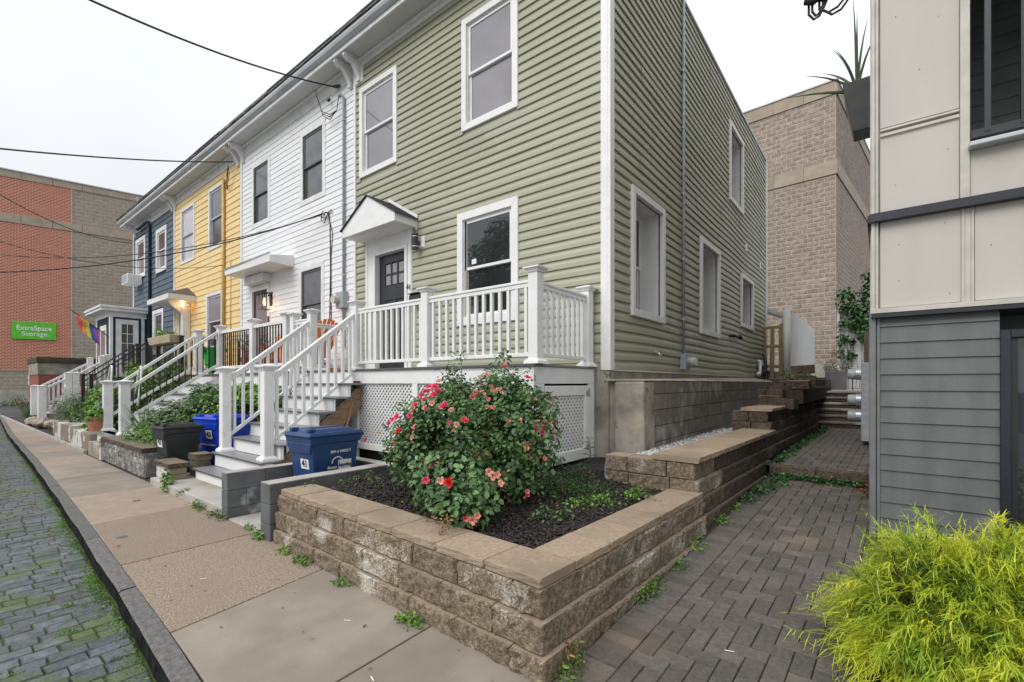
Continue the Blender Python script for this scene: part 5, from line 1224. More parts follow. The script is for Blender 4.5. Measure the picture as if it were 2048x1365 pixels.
front_panel(rc,cw,cdp,chh,-.02,.14,.49,.60,'txtw','number_sticker'); front_text(rc,cw,cdp,chh,'41',.11,.06,.545,'txtd','cart_number',bold=.003)
rb=cart('wheeled_cart','bright royal blue wheeled cart half hidden behind the white newel posts',-8.62,3.12,.12,math.radians(12),.58,.62,.84,'royal','royal')
front_panel(rb,.6,.66,.86,-.02,.14,.43,.57,'txtw','number_sticker'); front_text(rb,.6,.66,.86,'43',.12,.06,.50,'txtd','cart_number',bold=.003)
dg=cart('wheeled_cart','dark grey wheeled cart with black lid at the end of the stone bed',-8.57,2.44,.0,math.radians(4),.43,.50,.86,'dgreen','dlid')
front_panel(dg,.43,.50,.86,-.12,.06,.48,.64,'txtw','number_sticker'); front_text(dg,.43,.50,.86,'42',.12,-.03,.56,'txtd','cart_number',bold=.003)
cc_=cart('compost_cart','small green cart with brown lid latch on the white porch',-13.42,4.62,DZ,math.radians(0),.40,.42,.74,'lime','lime')
ORG[cc_.name]=Vector((0,0,0)); MB().box(-.10,.10,-.26,-.235,.58,.69).build('latch','handler',cc_)
# Adirondack chairs
def adir(x,y,z,rz,label):
    t=thing('adirondack_chair',label,'chair',(0,0,0),group='orange adirondack chairs')
    for i in range(7): 
        u=(i-3)*.085; h=.80-.02*abs(i-3)**1.6
        MB().bar((u*.8,.28,.30),(u*1.15,.28+.36*h/.8,.30+h*.95),.072,.018,up=(0,1,0)).build('back_slat','orange',t,bevel=.003)
    for i in range(5): MB().box(-.27,.27,-.30+.11*i,-.20+.11*i,.36-.028*i,.378-.028*i).build('seat_slat','orange',t)
    for s in (-1,1):
        MB().box(s*.33-.06,s*.33+.06,-.36,.36,.55,.57).build('arm','orange',t,bevel=.004)
        MB().box(s*.30-.045,s*.30+.045,-.32,-.30,0,.55).build('leg','orange',t); MB().bar((s*.28,-.30,.33),(s*.28,.60,.02),.02,.12).build('leg','orange',t)
    MB().box(-.34,.34,.40,.42,.55,.62).build('back_rail','orange',t)
    t.location=(x,y,z); t.rotation_euler.z=rz; return t
adir(-9.15,4.85,DZ,math.radians(-80),'orange slatted chair with its back to the green house porch')
adir(-10.75,4.72,DZ,math.radians(15),'orange slatted chair behind the black balusters below the lantern')
# shovel
sh=thing('shovel','wooden handled shovel leaning on the lattice behind the blue recycling cart','shovel',(-6.22,3.85,.3))
MB().tube([(-6.10,3.72,.45),(-6.20,4.04,1.40)],.017,8).build('shaft','handle',sh,smooth=True)
MB().bar((-6.27,4.045,1.47),(-6.14,4.06,1.47),.03,.03).bar((-6.265,4.04,1.39),(-6.265,4.045,1.47),.02,.025).bar((-6.145,4.05,1.39),(-6.145,4.055,1.47),.02,.025).bar((-6.27,4.04,1.39),(-6.14,4.05,1.39),.03,.03).build('grip','handler',sh,bevel=.004)
MB().add([(-6.20,3.68,.47),(-5.99,3.70,.47),(-5.98,3.66,.25),(-6.07,3.62,.14),(-6.18,3.64,.25),(-6.10,3.66,.34)],[(0,1,5),(1,2,5),(2,3,5),(3,4,5),(4,0,5)]).build('blade','galv',sh)
# grey pot with plants on white porch, wall letter box
m=MB().frus(-11.65,4.9,DZ,DZ+.40,.42,.42,.52,.52).build('porch_planter','pot',None,label='grey square planter behind the black balusters of the white porch',cat='planter')
m=MB().prism([(-12.0+.0,2.05),(-11.75,2.05),(-11.75,2.28),(-11.80,2.36),(-11.95,2.36),(-12.0,2.28)],'y',5.2,5.45).build('letter_box','black',None,label='black letter box below the lantern of the white house',cat='letter box')
# terracotta pot, blue pot
m=MB().tube([(-13.35,2.32,.40),(-13.35,2.32,.66),(-13.35,2.32,.67),(-13.35,2.32,.73)],[.13,.175,.195,.195],20).build('terracotta_pot','terra',None,smooth=False,label='terracotta pot of leafy plant on the peeling low wall',cat='flower pot')
m=MB().tube([(-15.0,2.9,.55),(-15.0,2.85,.72),(-14.98,2.8,.95)],[.13,.19,.22],18).tube([(-14.9,2.7,.55),(-14.8,2.6,.40)],.05,8).build('watering_can','royal',None,smooth=True,label='blue plastic watering can among the garden leaves',cat='watering can')
for i,(x,y,z,r,h) in enumerate(((-14.6,2.70,.9,.42,.98),(-13.0,2.9,.95,.38,.88))):
    MB().tube([(x+r*.5*math.cos(a)*1.0,y+.35*math.sin(a)*.3,z+h*math.sin(a)) if True else None for a in np.linspace(0,math.pi,14)],.022,6).build('garden_hoop','pvc',None,smooth=True,label=['white garden hoop standing in the raspberry leaves beside the white newel post','white garden hoop deeper in the leaves by the black iron rail'][i],cat='garden hoop')
# pavement litter
for i,(x,y,a) in enumerate(((-2.55,1.60,.5),(-1.95,1.36,-.3),(-3.93,1.28,1.1),(-.62,2.62,.3))):
    MB().box(-.022,.022,-.003,.003,0,.002).xf(Matrix.Translation((x,y,.002+zp(y)*(x>-1.2)))@Matrix.Rotation(a,4,'Z')).build('litter_scrap','litter',None,label=['white scrap on the grey slab nearest the planter wall','white scrap in the middle of the nearest grey slab','white scrap on the speckled slab','white scrap on the dark pavers'][i],cat='litter',group='white scraps on the ground')
# ================================================================= RIGHT HAND BUILDING
rb_=thing('grey_panel_building','modern building with greige panels above dark grey lap siding','building',(1.5,7,0))
BY=4.9; MR=Matrix(((1,0,0,0),(0,-1,0,BY),(0,0,1,0),(0,0,0,1)))
MB().box(-.06,3.2,BY+.16,BY+.3,2.03,3.27).box(-.06,.545,BY+.16,BY+.3,3.27,9.5).box(-.06,3.2,BY+.3,16,2.03,2.2).box(-.07,-.05,BY+.3,16,2.03,9.5).build('wall','ptrim',rb_)
MB().box(-.04,.70,BY+.13,BY+.2,0,2.0).box(-.05,-.03,BY+.2,16,0,2.0).box(.70,3.2,BY+.6,BY+.7,0,2.0).build('lower_wall','gsid',rb_)
# lap siding boards
z=.05; 
while z<1.93:
    h=min(.134,1.99-z); MB().prism([(.0,z),(.017,z),(.004,z+h),(0,z+h)],'x',.0,.705).xf(Matrix(((1,0,0,0),(0,-1,0,BY+.13),(0,0,1,0),(0,0,0,1)))).build('siding_board','gsid',rb_); z+=.134
MB().box(-.07,-.028,BY+.085,BY+.13,0,2.02).box(-.024,.0,BY+.105,BY+.13,0,2.02).build('corner_trim','gtrim',rb_,bevel=.004)
MB().box(-.075,-.07,BY+.11,16,0,2.02).build('corner_return','gtrim',rb_)
MB().box(-.06,3.2,BY+.05,BY+.6,2.0,2.03).build('soffit','bband',rb_)
# dark glazed door on the right
d=MB().box(.705,.76,BY+.09,BY+.2,.1,1.85).box(.76,3.0,BY+.09,BY+.2,1.79,1.85).build('glazed_door','bband',rb_,bevel=.003)
MB().box(.76,.80,BY+.12,BY+.2,.1,1.79).build('door_frame','black',d); MB().box(.80,1.6,BY+.17,BY+.18,.1,1.79).build('pane','glassd',d)
# panels
def panel(x0,x1,z0,z1): MB().box(x0,x1,BY+.115,BY+.13,z0,z1).build('cement_panel','panel',rb_,bevel=.002)
panel(.0,.485,3.60,6.2); panel(.0,.485,2.885,3.515); panel(.0,.495,2.085,2.81); panel(.57,1.9,2.085,2.81); panel(.545,1.9,2.885,3.245)
def trim(x0,x1,z0,z1,o=.03): MB().box(x0,x1,BY+.115-o,BY+.115-.0005,z0,z1).build('batten','ptrim',rb_,bevel=.003)
trim(.0,.485,3.568,3.588,.018); trim(.0,.485,3.522,3.548,.018)
trim(.495,.515,2.08,2.81,.012); trim(.55,.567,2.08,2.81,.012); trim(.515,.55,2.08,2.81,.004)
trim(.487,.543,2.885,6.2,.02); trim(-.06,-.035,2.07,6.2,.03); trim(-.033,-.012,2.07,6.2,.02)
MB().box(-.066,3.2,BY+.055,BY+.16,2.035,2.075).build('bottom_trim','ptrim',rb_,bevel=.003)
MB().box(-.07,3.2,BY+.06,BY+.16,2.815,2.88).box(-.085,3.2,BY+.045,BY+.16,2.805,2.815).build('black_band','bband',rb_,bevel=.002)
MB().box(-.085,-.065,BY+.1,6.5,2.805,2.88).build('black_band','bband',rb_)
for (a,b) in ((.12,2.6),(.40,2.72),(.12,2.30),(.43,2.16),(.66,2.5),(.1,3.1),(.42,3.3),(.25,4.0),(.1,4.5)): MB().tube([(a,BY+.112,b),(a,BY+.116,b)],.004,6).build('screw','gtrim',rb_)
# balcony: sill, back wall siding, black rail
MB().box(.53,3.2,BY+.02,BY+.2,3.246,3.285).build('sill','gutter',rb_,bevel=.008)
z=3.2
while z<6.4: MB().prism([(.0,z),(.015,z),(.004,z+.15),(0,z+.15)],'x',.5,2.6).xf(Matrix(((1,0,0,0),(0,-1,0,BY+1.35),(0,0,1,0),(0,0,0,1)))).build('balcony_siding','dsid',rb_); z+=.15
MB().box(.5,.545,BY+.3,BY+1.4,3.2,6.4).box(.5,3.2,BY+1.36,BY+1.42,3.1,6.5).box(.5,3.2,BY+.2,BY+1.4,3.18,3.24).box(.5,3.2,BY+.2,BY+1.4,6.2,6.3).build('balcony_box','dsid',rb_)
r=MB().box(.55,2.6,BY+.09,BY+.13,3.33,3.39).build('balcony_rail','bband',rb_)
for k in range(9): MB().box(.62+.19*k,.655+.19*k,BY+.085,BY+.12,3.36,4.5).build('rail_bar','bband',r)
MB().box(1.25,2.4,BY+1.28,BY+1.34,3.4,4.7).build('balcony_window','bband',rb_)
MB().box(.95,2.2,BY+.15,BY+.4,4.35,4.45).build('awning_edge','ptrim',rb_)
# upper floors seen from the street
MB().box(.545,3.2,BY+.13,BY+.3,4.62,9.5).build('upper_wall','panel',rb_)
# electric meters on the alley side
em=thing('meter_bank','grey meter cabinet with three round electric meters on the alley wall','electric meters',(-.1,9.6,1))
MB().box(-.24,-.085,9.3,9.8,.52,1.78).build('cabinet','pipe',em,bevel=.01)
for z in (1.60,1.18,.92):
    MB().tube([(-.24,9.45,z),(-.31,9.45,z)],.095,18).build('meter_socket','galv',em); MB().tube([(-.31,9.45,z),(-.42,9.45,z)],[.09,.08],18).build('meter_dial','pipe',em,bevel=.006)
# hanging planter box and spiky plant
hp=thing('hanging_planter','black tapered planter box high on the corner of the grey panel building','planter',(-.3,9.4,5.8))
m=MB(); m.frus(-.22,9.6,5.55,6.28,.26,.42,.42,.80,-.27,9.6); m.build('box','dsash',hp,bevel=.006)
sp=thing('spiky_plant','spiky long leaved plant in the high black planter box','plant',(-.32,9.45,6.3))
for i,(dx,dy,dz) in enumerate(((-.75,-.1,.55),(-1.05,-.2,.22),(-.35,.1,.95),(-.28,-.2,.75),(-.05,-.1,1.6),(0,.1,1.45),(.15,0,1.2),(-.15,.2,.6),(.3,-.1,.9),(-.5,.3,.7))):
    a=Vector((-.3,9.5,6.2)); m=MB(); n=6; pts=[]
    for k in range(n+1):
        t=k/n; p=a+Vector((dx*t*t*.5+dx*t*.5,dy*t,dz*(t*1.25-.25*t*t))); pts.append(p)
    m.tube(pts,[.018,.026,.024,.02,.014,.008,.001],4,False); m.build('blade','leafd',sp,fix=False)
# cable bundle overhead
cbn=thing('cable_bundle','black overhead cable splice with hanging loops above the alley','cables',(-.6,7.6,6.4))
m=MB()
for i,(x,y) in enumerate(((-.80,7.4),(-.66,7.4),(-.72,7.5))): m.tube([(x,y,6.62+.03*i),(x+.10,y,6.58+.04*i),(x+.16,y,6.60)],[.045,.055,.04],8)
m.build('splice','rub',cbn,smooth=True)
m=MB()
for (xa,xb,zb,zt) in ((-.76,-.58,6.36,6.62),(-.60,-.30,6.33,6.9),(-.64,-.34,6.38,6.95),(-.72,-.6,6.40,6.62)):
    m.tube([(xa,7.45,zt if zt<6.7 else 6.6),(xa,7.45,(zb+6.55)/2),((xa*2+xb)/3,7.45,zb),((xa+2*xb)/3,7.45,zb+.02),(xb,7.45,(zb+6.62)/2),(xb+.05,7.45,zt)],.016,6)
m.tube([(-.34,7.45,6.9),(.2,7.2,7.6),(2.5,6.0,8.5)],.02,6); m.tube([(-.70,7.4,6.65),(-2.7,7.6,8.0)],.012,6)
m.build('loop','wire',cbn,smooth=True)

# ================================================================= FAR BUILDINGS
def masonry(parent,O,U,V,w,h,bw,bh,mt,mortar,skip=None,parts=300,depth=.05,thick=.3,cx=None):
    """coursed split blocks on the face O + a*U + z*Z, V outward"""
    O=Vector(O);U=Vector(U).normalized();V=Vector(V).normalized()
    X=Matrix(((U.x,V.x,0,O.x),(U.y,V.y,0,O.y),(0,0,1,O.z),(0,0,0,1)))
    MB().box(0,w,-thick,-.004,0,h).xf(X).build('mortar_face',mortar,parent)
    its=[]; r=0; z=0
    while z<h-.01:
        hh=min(bh,h-z); a=-(bw/2 if r%2 else 0)
        while a<w-.01:
            a0=max(a,0);a1=min(a+bw,w)
            if a1-a0>.05:
                p=X@Vector(((a0+a1)/2,0,z+hh/2)); 
                its.append((p.length if ahead(p.x,p.y,p.z) else 999+p.length,a0,a1,z,z+hh))
            a+=bw
        z+=bh; r+=1
    its.sort(key=lambda q:q[0]); rest=MB(); g=.011
    for n,(dd,a0,a1,z0,z1) in enumerate(its):
        m=MB() if n<parts else rest; ry=0; b=len(m.v)
        vs=[(a0+g,0,z0+g),(a1-g,0,z0+g),(a1-g,0,z1-g),(a0+g,0,z1-g),(a0+g+.02,rnd(.004,.012),z0+g+.02),(a1-g-.02,rnd(.004,.012),z0+g+.02),(a1-g-.02,rnd(.004,.012),z1-g-.02),(a0+g+.02,rnd(.004,.012),z1-g-.02),((a0+a1)/2,rnd(.006,.018),(z0+z1)/2)]
        vs=[tuple(X@Vector(q)) for q in vs]
        m.add(vs,[(0,1,5,4),(1,2,6,5),(2,3,7,6),(3,0,4,7),(4,5,8),(5,6,8),(6,7,8),(7,4,8)])
        if n<parts: m.build('block',mt,parent,fix=False)
    if rest.v: rest.build('block_field',mt,parent,kind='stuff',fix=False)
# behind the green house
fb=thing('beige_block_building','tall beige split-block building rising behind the green house','building',(-5,28,0))
cA=Vector((-1.47,24,0)); th=-.09
U1=Vector((-math.cos(th),-math.sin(th)*-1,0)); U1=Vector((-1,.07,0)).normalized(); V1=Vector((-.07,-1,0)).normalized()
for (z0,z1,pt) in ((2.3,10.35,1),(10.95,13.75,1)):
    masonry(fb,cA+Vector((0,0,z0)),U1,V1,9.5,z1-z0,.41,.205,'bstone','mortarp',parts=150)
    masonry(fb,cA+Vector((0,0,z0)),Vector((.11,1,0)),Vector((1,-.11,0)),16,z1-z0,.41,.205,'bstone','mortarp',parts=60)
for (z0,z1,e) in ((10.35,10.95,.05),(13.75,14.3,.05),(14.3,14.36,.09)):
    X=Matrix(((U1.x,V1.x,0,cA.x),(U1.y,V1.y,0,cA.y),(0,0,1,0),(0,0,0,1)))
    a=0
    while a<9.4: MB().box(a-(e if a==0 else 0),a+1.18,-.3,e,z0,z1).xf(X).build('stone_band','cast' if z1<14.31 else 'gutter',fb); a+=1.19
    U2=Vector((.11,1,0)).normalized();V2=Vector((1,-.11,0)).normalized(); X=Matrix(((U2.x,V2.x,0,cA.x),(U2.y,V2.y,0,cA.y),(0,0,1,0),(0,0,0,1)))
    MB().box(0,16,-.3,e,z0,z1).xf(X).build('stone_band','cast' if z1<14.31 else 'gutter',fb)
MB().box(-11,-1.45,24.1,24.5,0,1.7).box(-10.9,-1.44,23.95,24.4,1.7,2.3).build('base_course','concl',fb)
# storage building at the end of the street
sg=thing('storage_building','big brick and block storage building with a green sign at the street end','building',(-45,4,0))
Ua=Vector((.224,.974,0)).normalized(); Va=Vector((.974,-.224,0)).normalized(); Oa=Vector((-45,3,0))-Ua*14
XA=Matrix(((Ua.x,Va.x,0,Oa.x),(Ua.y,Va.y,0,Oa.y),(0,0,1,0),(0,0,0,1)))
def aof(y): return 14+(y-3)/Ua.y
aB=aof(6.35); aE=aof(12.5)
def face(name,mt,a0,a1,z0,z1,o=0):
    b=MB().add([tuple(XA@Vector(q)) for q in ((a0,o,z0),(a1,o,z0),(a1,o,z1),(a0,o,z1),(a0,-.3,z0),(a1,-.3,z0),(a1,-.3,z1),(a0,-.3,z1))],[(0,1,2,3),(7,6,5,4),(0,4,5,1),(1,5,6,2),(2,6,7,3),(3,7,4,0)])
    o_=b.build(name,mt,sg)
    if mt=='brick':
        uv=o_.data.uv_layers.new(name='uv')
        inv=XA.inverted(); off=org(sg)
        for l in o_.data.loops:
            c=inv@(o_.data.vertices[l.vertex_index].co+off); uv.data[l.index].uv=(c.x,c.z)
    return o_
face('brick_veneer','brick',0,aB,2.35,12.05,.02); face('brick_veneer','brick',0,aB,12.6,15.0,.02)
for (z0,z1,lo,hi) in ((1.0,2.3,0,aB),(1.0,12.05,aB+.01,aE),(12.6,15.0,aB+.01,aE)):
    masonry(sg,XA@Vector((lo,0,z0)),Ua,Va,hi-lo,z1-z0,.50,.25,'bstone2','mortart',parts=90 if hi==aB else 105)
for (z0,z1,e) in ((12.05,12.6,.06),(15.0,15.45,.06)):
    a=0
    while a<aE: face('stone_band','cast',a,min(a+1.48,aE),z0,z1,e); a+=1.5
face('parapet_cap','gutter',0,aE,15.45,15.52,.12); face('stone_band','cast',0,aB,2.28,2.35,.05); face('base_course','concl',0,aE,-.1,1.0,.05); face('joint_strip','mortart',aB-.02,aB+.03,2.35,15,.04)
# sign
def on(a,z,o): return XA@Vector((a,o,z))
ang=math.atan2(Ua.y,Ua.x)
sA,sB=aof(3.55),aof(5.60)
sn=face('sign_panel','signg',sA,sB,4.40,5.56,.10); sn.name='sign_panel'
ww=sB-sA
def stext(nm,s,size,a,z,bold,sx=1.,mt='txtw'):
    o=text(nm,s,size,mt,sn,(0,0,0),(0,0,0),bold=bold)
    o.matrix_local=Matrix.Translation(on(a,z,.11)-org(sn))@Matrix.Rotation(ang,4,'Z')@Matrix.Rotation(math.pi/2,4,'X')@Matrix.Diagonal((sx,1,1,1))
stext('sign_lettering','Extra Space'.replace(' ',''),.44,(sA+sB)/2,5.14,.006,.86); stext('sign_lettering','Storage',.40,(sA+sB)/2+.02,4.75,.002,1.0)
stext('sign_lettering','®',.10,sB-.34,4.66,.0)
np_=face('notice_panel','txtw',aof(4.27),aof(4.62),1.35,1.98,.06)
for (s,sz,z) in (('NO PARKING',.07,1.68),):
    o=text('notice_lettering',s,sz,'txtd',np_,(0,0,0),(0,0,0)); o.matrix_local=Matrix.Translation(on((aof(4.27)+aof(4.62))/2,z,.065)-org(np_))@Matrix.Rotation(ang,4,'Z')@Matrix.Rotation(math.pi/2,4,'X')
# low brick wall with coping
lb=thing('brick_end_wall','low painted red brick wall with mossy concrete coping beyond the blue house','wall',(-31,5,0))
MB().box(-33,-30.02,3.2,7,0,1.85).build('brickwork','dbrick',lb); MB().box(-33,-30.0,3.17,7,1.851,2.40).build('render_band','conc',lb); MB().box(-33.1,-29.92,3.12,7,2.40,2.66).build('coping','coping',lb,bevel=.02)
# fences at the back of the alley
wf=thing('lattice_fence','new timber grid fence between the green house and the white fence','fence',(-2.3,15.6,1.5))
for k in range(5): MB().box(-3.0+.22*k,-2.9+.22*k,15.60,15.64,1.55,3.12).build('upright','fwood',wf)
for z in (1.9,2.5,3.06): MB().box(-3.1,-2.05,15.645,15.68,z,z+.09).build('rail','fwood',wf)
MB().box(-3.1,-2.0,15.9,15.95,1.2,1.8).build('kick_board','concl',wf)
vf=thing('white_fence','tall white corrugated fence running back from the alley wall','fence',(-2.0,18,1.5))
MB().tube([(-2.0,14.6,1.55),(-2.0,14.6,3.5)],.09,14).build('post','vent',vf,smooth=True)
y=14.75
while y<21.3: MB().box(-2.03,-1.99,y,y+.2,1.6,3.46+.06*((int(y*5))%2)+(.12 if y>18.2 and y<19 else 0)).build('picket','vent',vf,bevel=.01); y+=.215
pg=thing('vine_trellis_fence','white louvred fence panel overgrown with ivy at the end of the alley','fence',(-.8,21,1.25))
MB().box(-1.24,-1.17,20.9,21.0,1.2,4.6).build('post','oldwhite',pg)
for k in range(34): MB().box(-1.17,-.20,20.95,20.97,1.28+.06*k,1.33+.06*k).build('louvre','oldwhite',pg)
MB().box(-1.17,-.2,20.98,21.0,1.2,4.0).build('backing','vent',pg)
MB().box(-.42,.6,19.3,19.6,1.2,3.1).build('dark_block_pier','stone2',None,label='dark block pier behind the meter bank at the alley end',cat='pier')
# potted conifer and path light
gpz=MB().frus(-1.02,16.9,1.257,1.80,.50,.50,.54,.54).build('square_planter','pot',None,bevel=.01,label='grey square planter on the landing above the dark stone steps',cat='planter')
pli=thing('path_light','small lit path lamp on a black stake on the alley landing','lamp',(-.62,16.5,1.257)); MB().tube([(-.62,16.5,1.25),(-.62,16.5,1.62)],.013,6).build('stake','black',pli)
MB().tube([(-.62,16.5,1.60),(-.62,16.5,1.66)],[.04,.05],10).build('lens','glow',pli); MB().frus(-.62,16.5,1.665,1.72,.18,.18,.03,.03).build('hood','black',pli)

# ================================================================= WIRES
def wire(name,label,A,B,sag,r,grp=None,back=1.0):
    A=Vector(A);B=Vector(B); out=[]
    for k in range(-16,25):
        t=k/24 if k>=0 else k/16*back
        p=A.lerp(B,t); p.z-=sag*4*t*(1-t); out.append(p)
    return MB().tube(out,r,6).build(name,'wire',None,smooth=True,label=label,cat='cable',group=grp,fix=False)
G1='overhead service cables'
wire('service_cable','thick black cable sagging down to the white house cornice beside the electric mast',(-8.66,1.43,6.81),(-9.1,5.42,7.76),.13,.016,G1,1.6)
wire('service_cable','black cable reaching the yellow house cornice above its painted pipe',(-11.88,.8,5.49),(-14.36,5.42,7.72),.07,.016,G1,1.4)
wire('service_cable','thick cable crossing low past the yellow and blue fronts to the white house wall hook',(-13.36,.9,3.60),(-9.62,5.44,5.19),.27,.013,G1,1.2)
wire('service_cable','thin cable just above the thick low one, ending at the white house wall hook',(-17.81,1.2,4.77),(-9.66,5.44,5.17),.40,.009,G1,.8)
wire('service_cable','far cable dipping from upper left to the end of the blue house cornice',(-20.78,1.4,7.13),(-24.7,5.42,7.35),.30,.014,G1,1.2)
wire('service_cable','thin slack wire crossing the blue house wall below the other cables',(-17.3,.95,5.05),(-15.0,5.44,4.9),.35,.008,G1,1.0)
wa=thing('cable_anchor','black insulator and slack loops hanging from the white house cornice','cable fitting',(-9.0,5.3,7.5))
MB().tube([(-9.1,5.40,7.76),(-9.02,5.43,7.75),(-8.98,5.46,7.76)],.035,6).build('insulator','rub',wa)
m=MB()
for dz,dx in ((0,0),(.06,.03),(-.05,-.02)): m.tube([(-9.42,5.15,7.68),(-9.46,5.25,7.5),(-9.40+dx,5.3,7.25-dz),(-9.2,5.36,7.13-dz),(-9.0,5.40,7.22),(-8.90,5.38,7.43)],.009,5)
m.tube([(-9.35,5.44,7.60),(-9.35,5.40,7.55)],.03,6); m.build('loop','wire',wa,smooth=True)
wa2=thing('cable_anchor','tangled black splice and hook on the white house wall above the meter','cable fitting',(-9.55,5.4,5.1))
m=MB()
for k in range(6): m.tube([(-9.62+rnd(-.05,.05),5.42,5.18),(-9.58+rnd(-.12,.1),5.40,5.05+rnd(-.05,.2)),(-9.5+rnd(-.06,.1),5.42,5.0+rnd(-.1,.2)),(-9.45,5.46,5.16+rnd(-.03,.03))],.008,5)
m.build('splice','wire',wa2,smooth=True); MB().tube([(-9.5,5.47,5.18),(-9.3,5.45,5.2)],.018,6).build('hook','galv',wa2)
m=MB()
for k in range(3): m.tube([(-14.42,5.3,7.62),(-14.5-.1*k,5.36,7.4-.1*k),(-14.7,5.40,7.2-.1*k),(-15.05,5.42,7.3)],.009,5)
m.build('slack_loop','wire',None,smooth=True,label='slack black cable loops at the top of the yellow painted pipe',cat='cable',fix=False)

# ================================================================= PLANTS
def multi(lumps,n,shell=.45,zmin=None):
    P=[];D=[]; vol=[l[1][0]*l[1][1]*l[1][2] for l in lumps]; s=sum(v**.7 for v in vol)
    for l,v in zip(lumps,vol):
        p,d=ellcloud(int(n*v**.7/s),l[0],l[1],shell); k=np.sin(p[:,0]*9+1)+np.sin(p[:,1]*8+2)+np.sin(p[:,2]*11)
        keep=np.random.uniform(-1.9,1.9,len(p))<k+.7; P.append(p[keep]); D.append(d[keep])
    P=np.concatenate(P);D=np.concatenate(D)
    if zmin is not None: m_=P[:,2]>zmin; P=P[m_];D=D[m_]
    return P,D
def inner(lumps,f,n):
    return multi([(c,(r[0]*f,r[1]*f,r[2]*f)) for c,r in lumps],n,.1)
rl=[((-3.12,3.1,1.00),(.55,.52,.42)),((-3.62,3.08,.82),(.40,.38,.34)),((-2.55,3.35,1.10),(.38,.38,.36)),((-2.78,3.35,1.36),(.27,.24,.27)),((-3.25,3.25,1.30),(.25,.22,.20)),((-2.6,2.6,.70),(.46,.33,.27)),((-2.36,2.36,.60),(.26,.2,.18)),((-2.6,3.2,.75),(.40,.4,.33)),((-3.2,2.8,.82),(.35,.3,.30)),((-2.4,3.25,.95),(.25,.3,.3))]
rose=thing('rose_bush','large sprawling rose bush with pink, red and faded peach blooms in the black mulch bed','rose bush',(-3.0,3.05,.45))
P,D=multi(rl,3600,.5); leaves('leaves',P,.050,'leaf',rose,dirs=D,compound=5,up=.4,wid=.62)
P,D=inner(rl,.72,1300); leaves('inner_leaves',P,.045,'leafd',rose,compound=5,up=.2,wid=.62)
P,D=multi(rl,420,.95); leaves('young_leaves',P[::2],.036,'leafr',rose,dirs=D[::2],compound=5); leaves('young_leaves',P[1::3],.036,'leafy',rose,dirs=D[1::3],compound=5)
tips=[tuple(np.array(c)+np.array(r)*np.random.uniform(-.8,.9,3)) for c,r in rl for _ in range(6)]
stems((-3.0,3.05,.43),tips,.011,rose,'twig')
shoots=[(rnd(-3.95,-2.1),rnd(2.6,3.5),rnd(.9,1.6)) for _ in range(16)]+[(-2.92,3.55,1.78),(-3.35,3.4,1.75),(-3.42,3.35,1.62),(-2.72,3.35,1.66),(-2.45,3.3,1.55),(-2.18,3.15,1.0),(-3.95,3.0,1.0),(-3.85,2.85,.85),(-2.1,2.9,.85),(-2.2,2.3,.75),(-2.3,3.2,1.3)]
sp_=[]
m=MB()
for s_ in shoots:
    b=Vector((-3.0,3.1,.9)); e=Vector(s_); pts=[b.lerp(e,k/6)+Vector((.04*math.sin(k),.03*math.cos(k*1.3),.10*math.sin(k/6*3.1))) for k in range(7)]; m.tube(pts,[.007,.006,.006,.005,.004,.003,.002],5,False)
    for k in range(14): t=rnd(.45,1.02); p=b.lerp(e,t); sp_.append((p.x+rnd(-.06,.06),p.y+rnd(-.06,.06),p.z+.1*math.sin(t*3.1)+rnd(-.05,.04)))
m.build('shoot','stem',rose,smooth=True,fix=False); leaves('shoot_leaves',sp_,.036,'leaf',rose,compound=5)
def bloom(seed,open_=1.):
    r=random.Random(seed); m=MB()
    for ring,(n,R,tilt) in enumerate(((5,1.0,.35),(5,.75,.8),(4,.45,1.15))):
        for k in range(n):
            a=2*math.pi*k/n+ring*.6+r.uniform(-.2,.2); tl=tilt/open_+r.uniform(-.15,.15); rr=R*r.uniform(.85,1.1)
            d=Vector((math.cos(a),math.sin(a),0)); s=Vector((-d.y,d.x,0)); u=Vector((0,0,1))
            pt=lambda t,w,c: tuple(d*(t*rr*math.cos(tl))+u*(t*rr*math.sin(tl)+c)+s*w*rr)
            m.add([pt(.05,0,0),pt(.55,-.42,.08),pt(1.0,-.30,.02),pt(1.05,.28,-.02),pt(.55,.42,.08),pt(.6,0,-.06)],[(0,5,1),(1,5,3,2),(0,4,5),(4,3,5)])
    return m
BM={}
def flower(parent,p,r,mt,name='bloom',look=True):
    k=(mt,random.randint(0,3))
    if k not in BM: BM[k]=bloom(k[1]*5+3).mesh('bloom',mt,fix=False,smooth=True)
    o=bpy.data.objects.new(name,BM[k]); link(o,parent); p=Vector(p)
    d=(p-Vector((-3.0,3.2,.8))).normalized()+Vector((rnd(-.4,.4),rnd(-.4,.4)-.3,rnd(.1,.6)))
    o.location=p+ (p-Vector((-3.0,3.2,.8))).normalized()*.03-org(parent); o.rotation_euler=d.to_track_quat('Z','Y').to_euler(); s_=r*rnd(.8,1.2); o.scale=(s_,s_,s_)
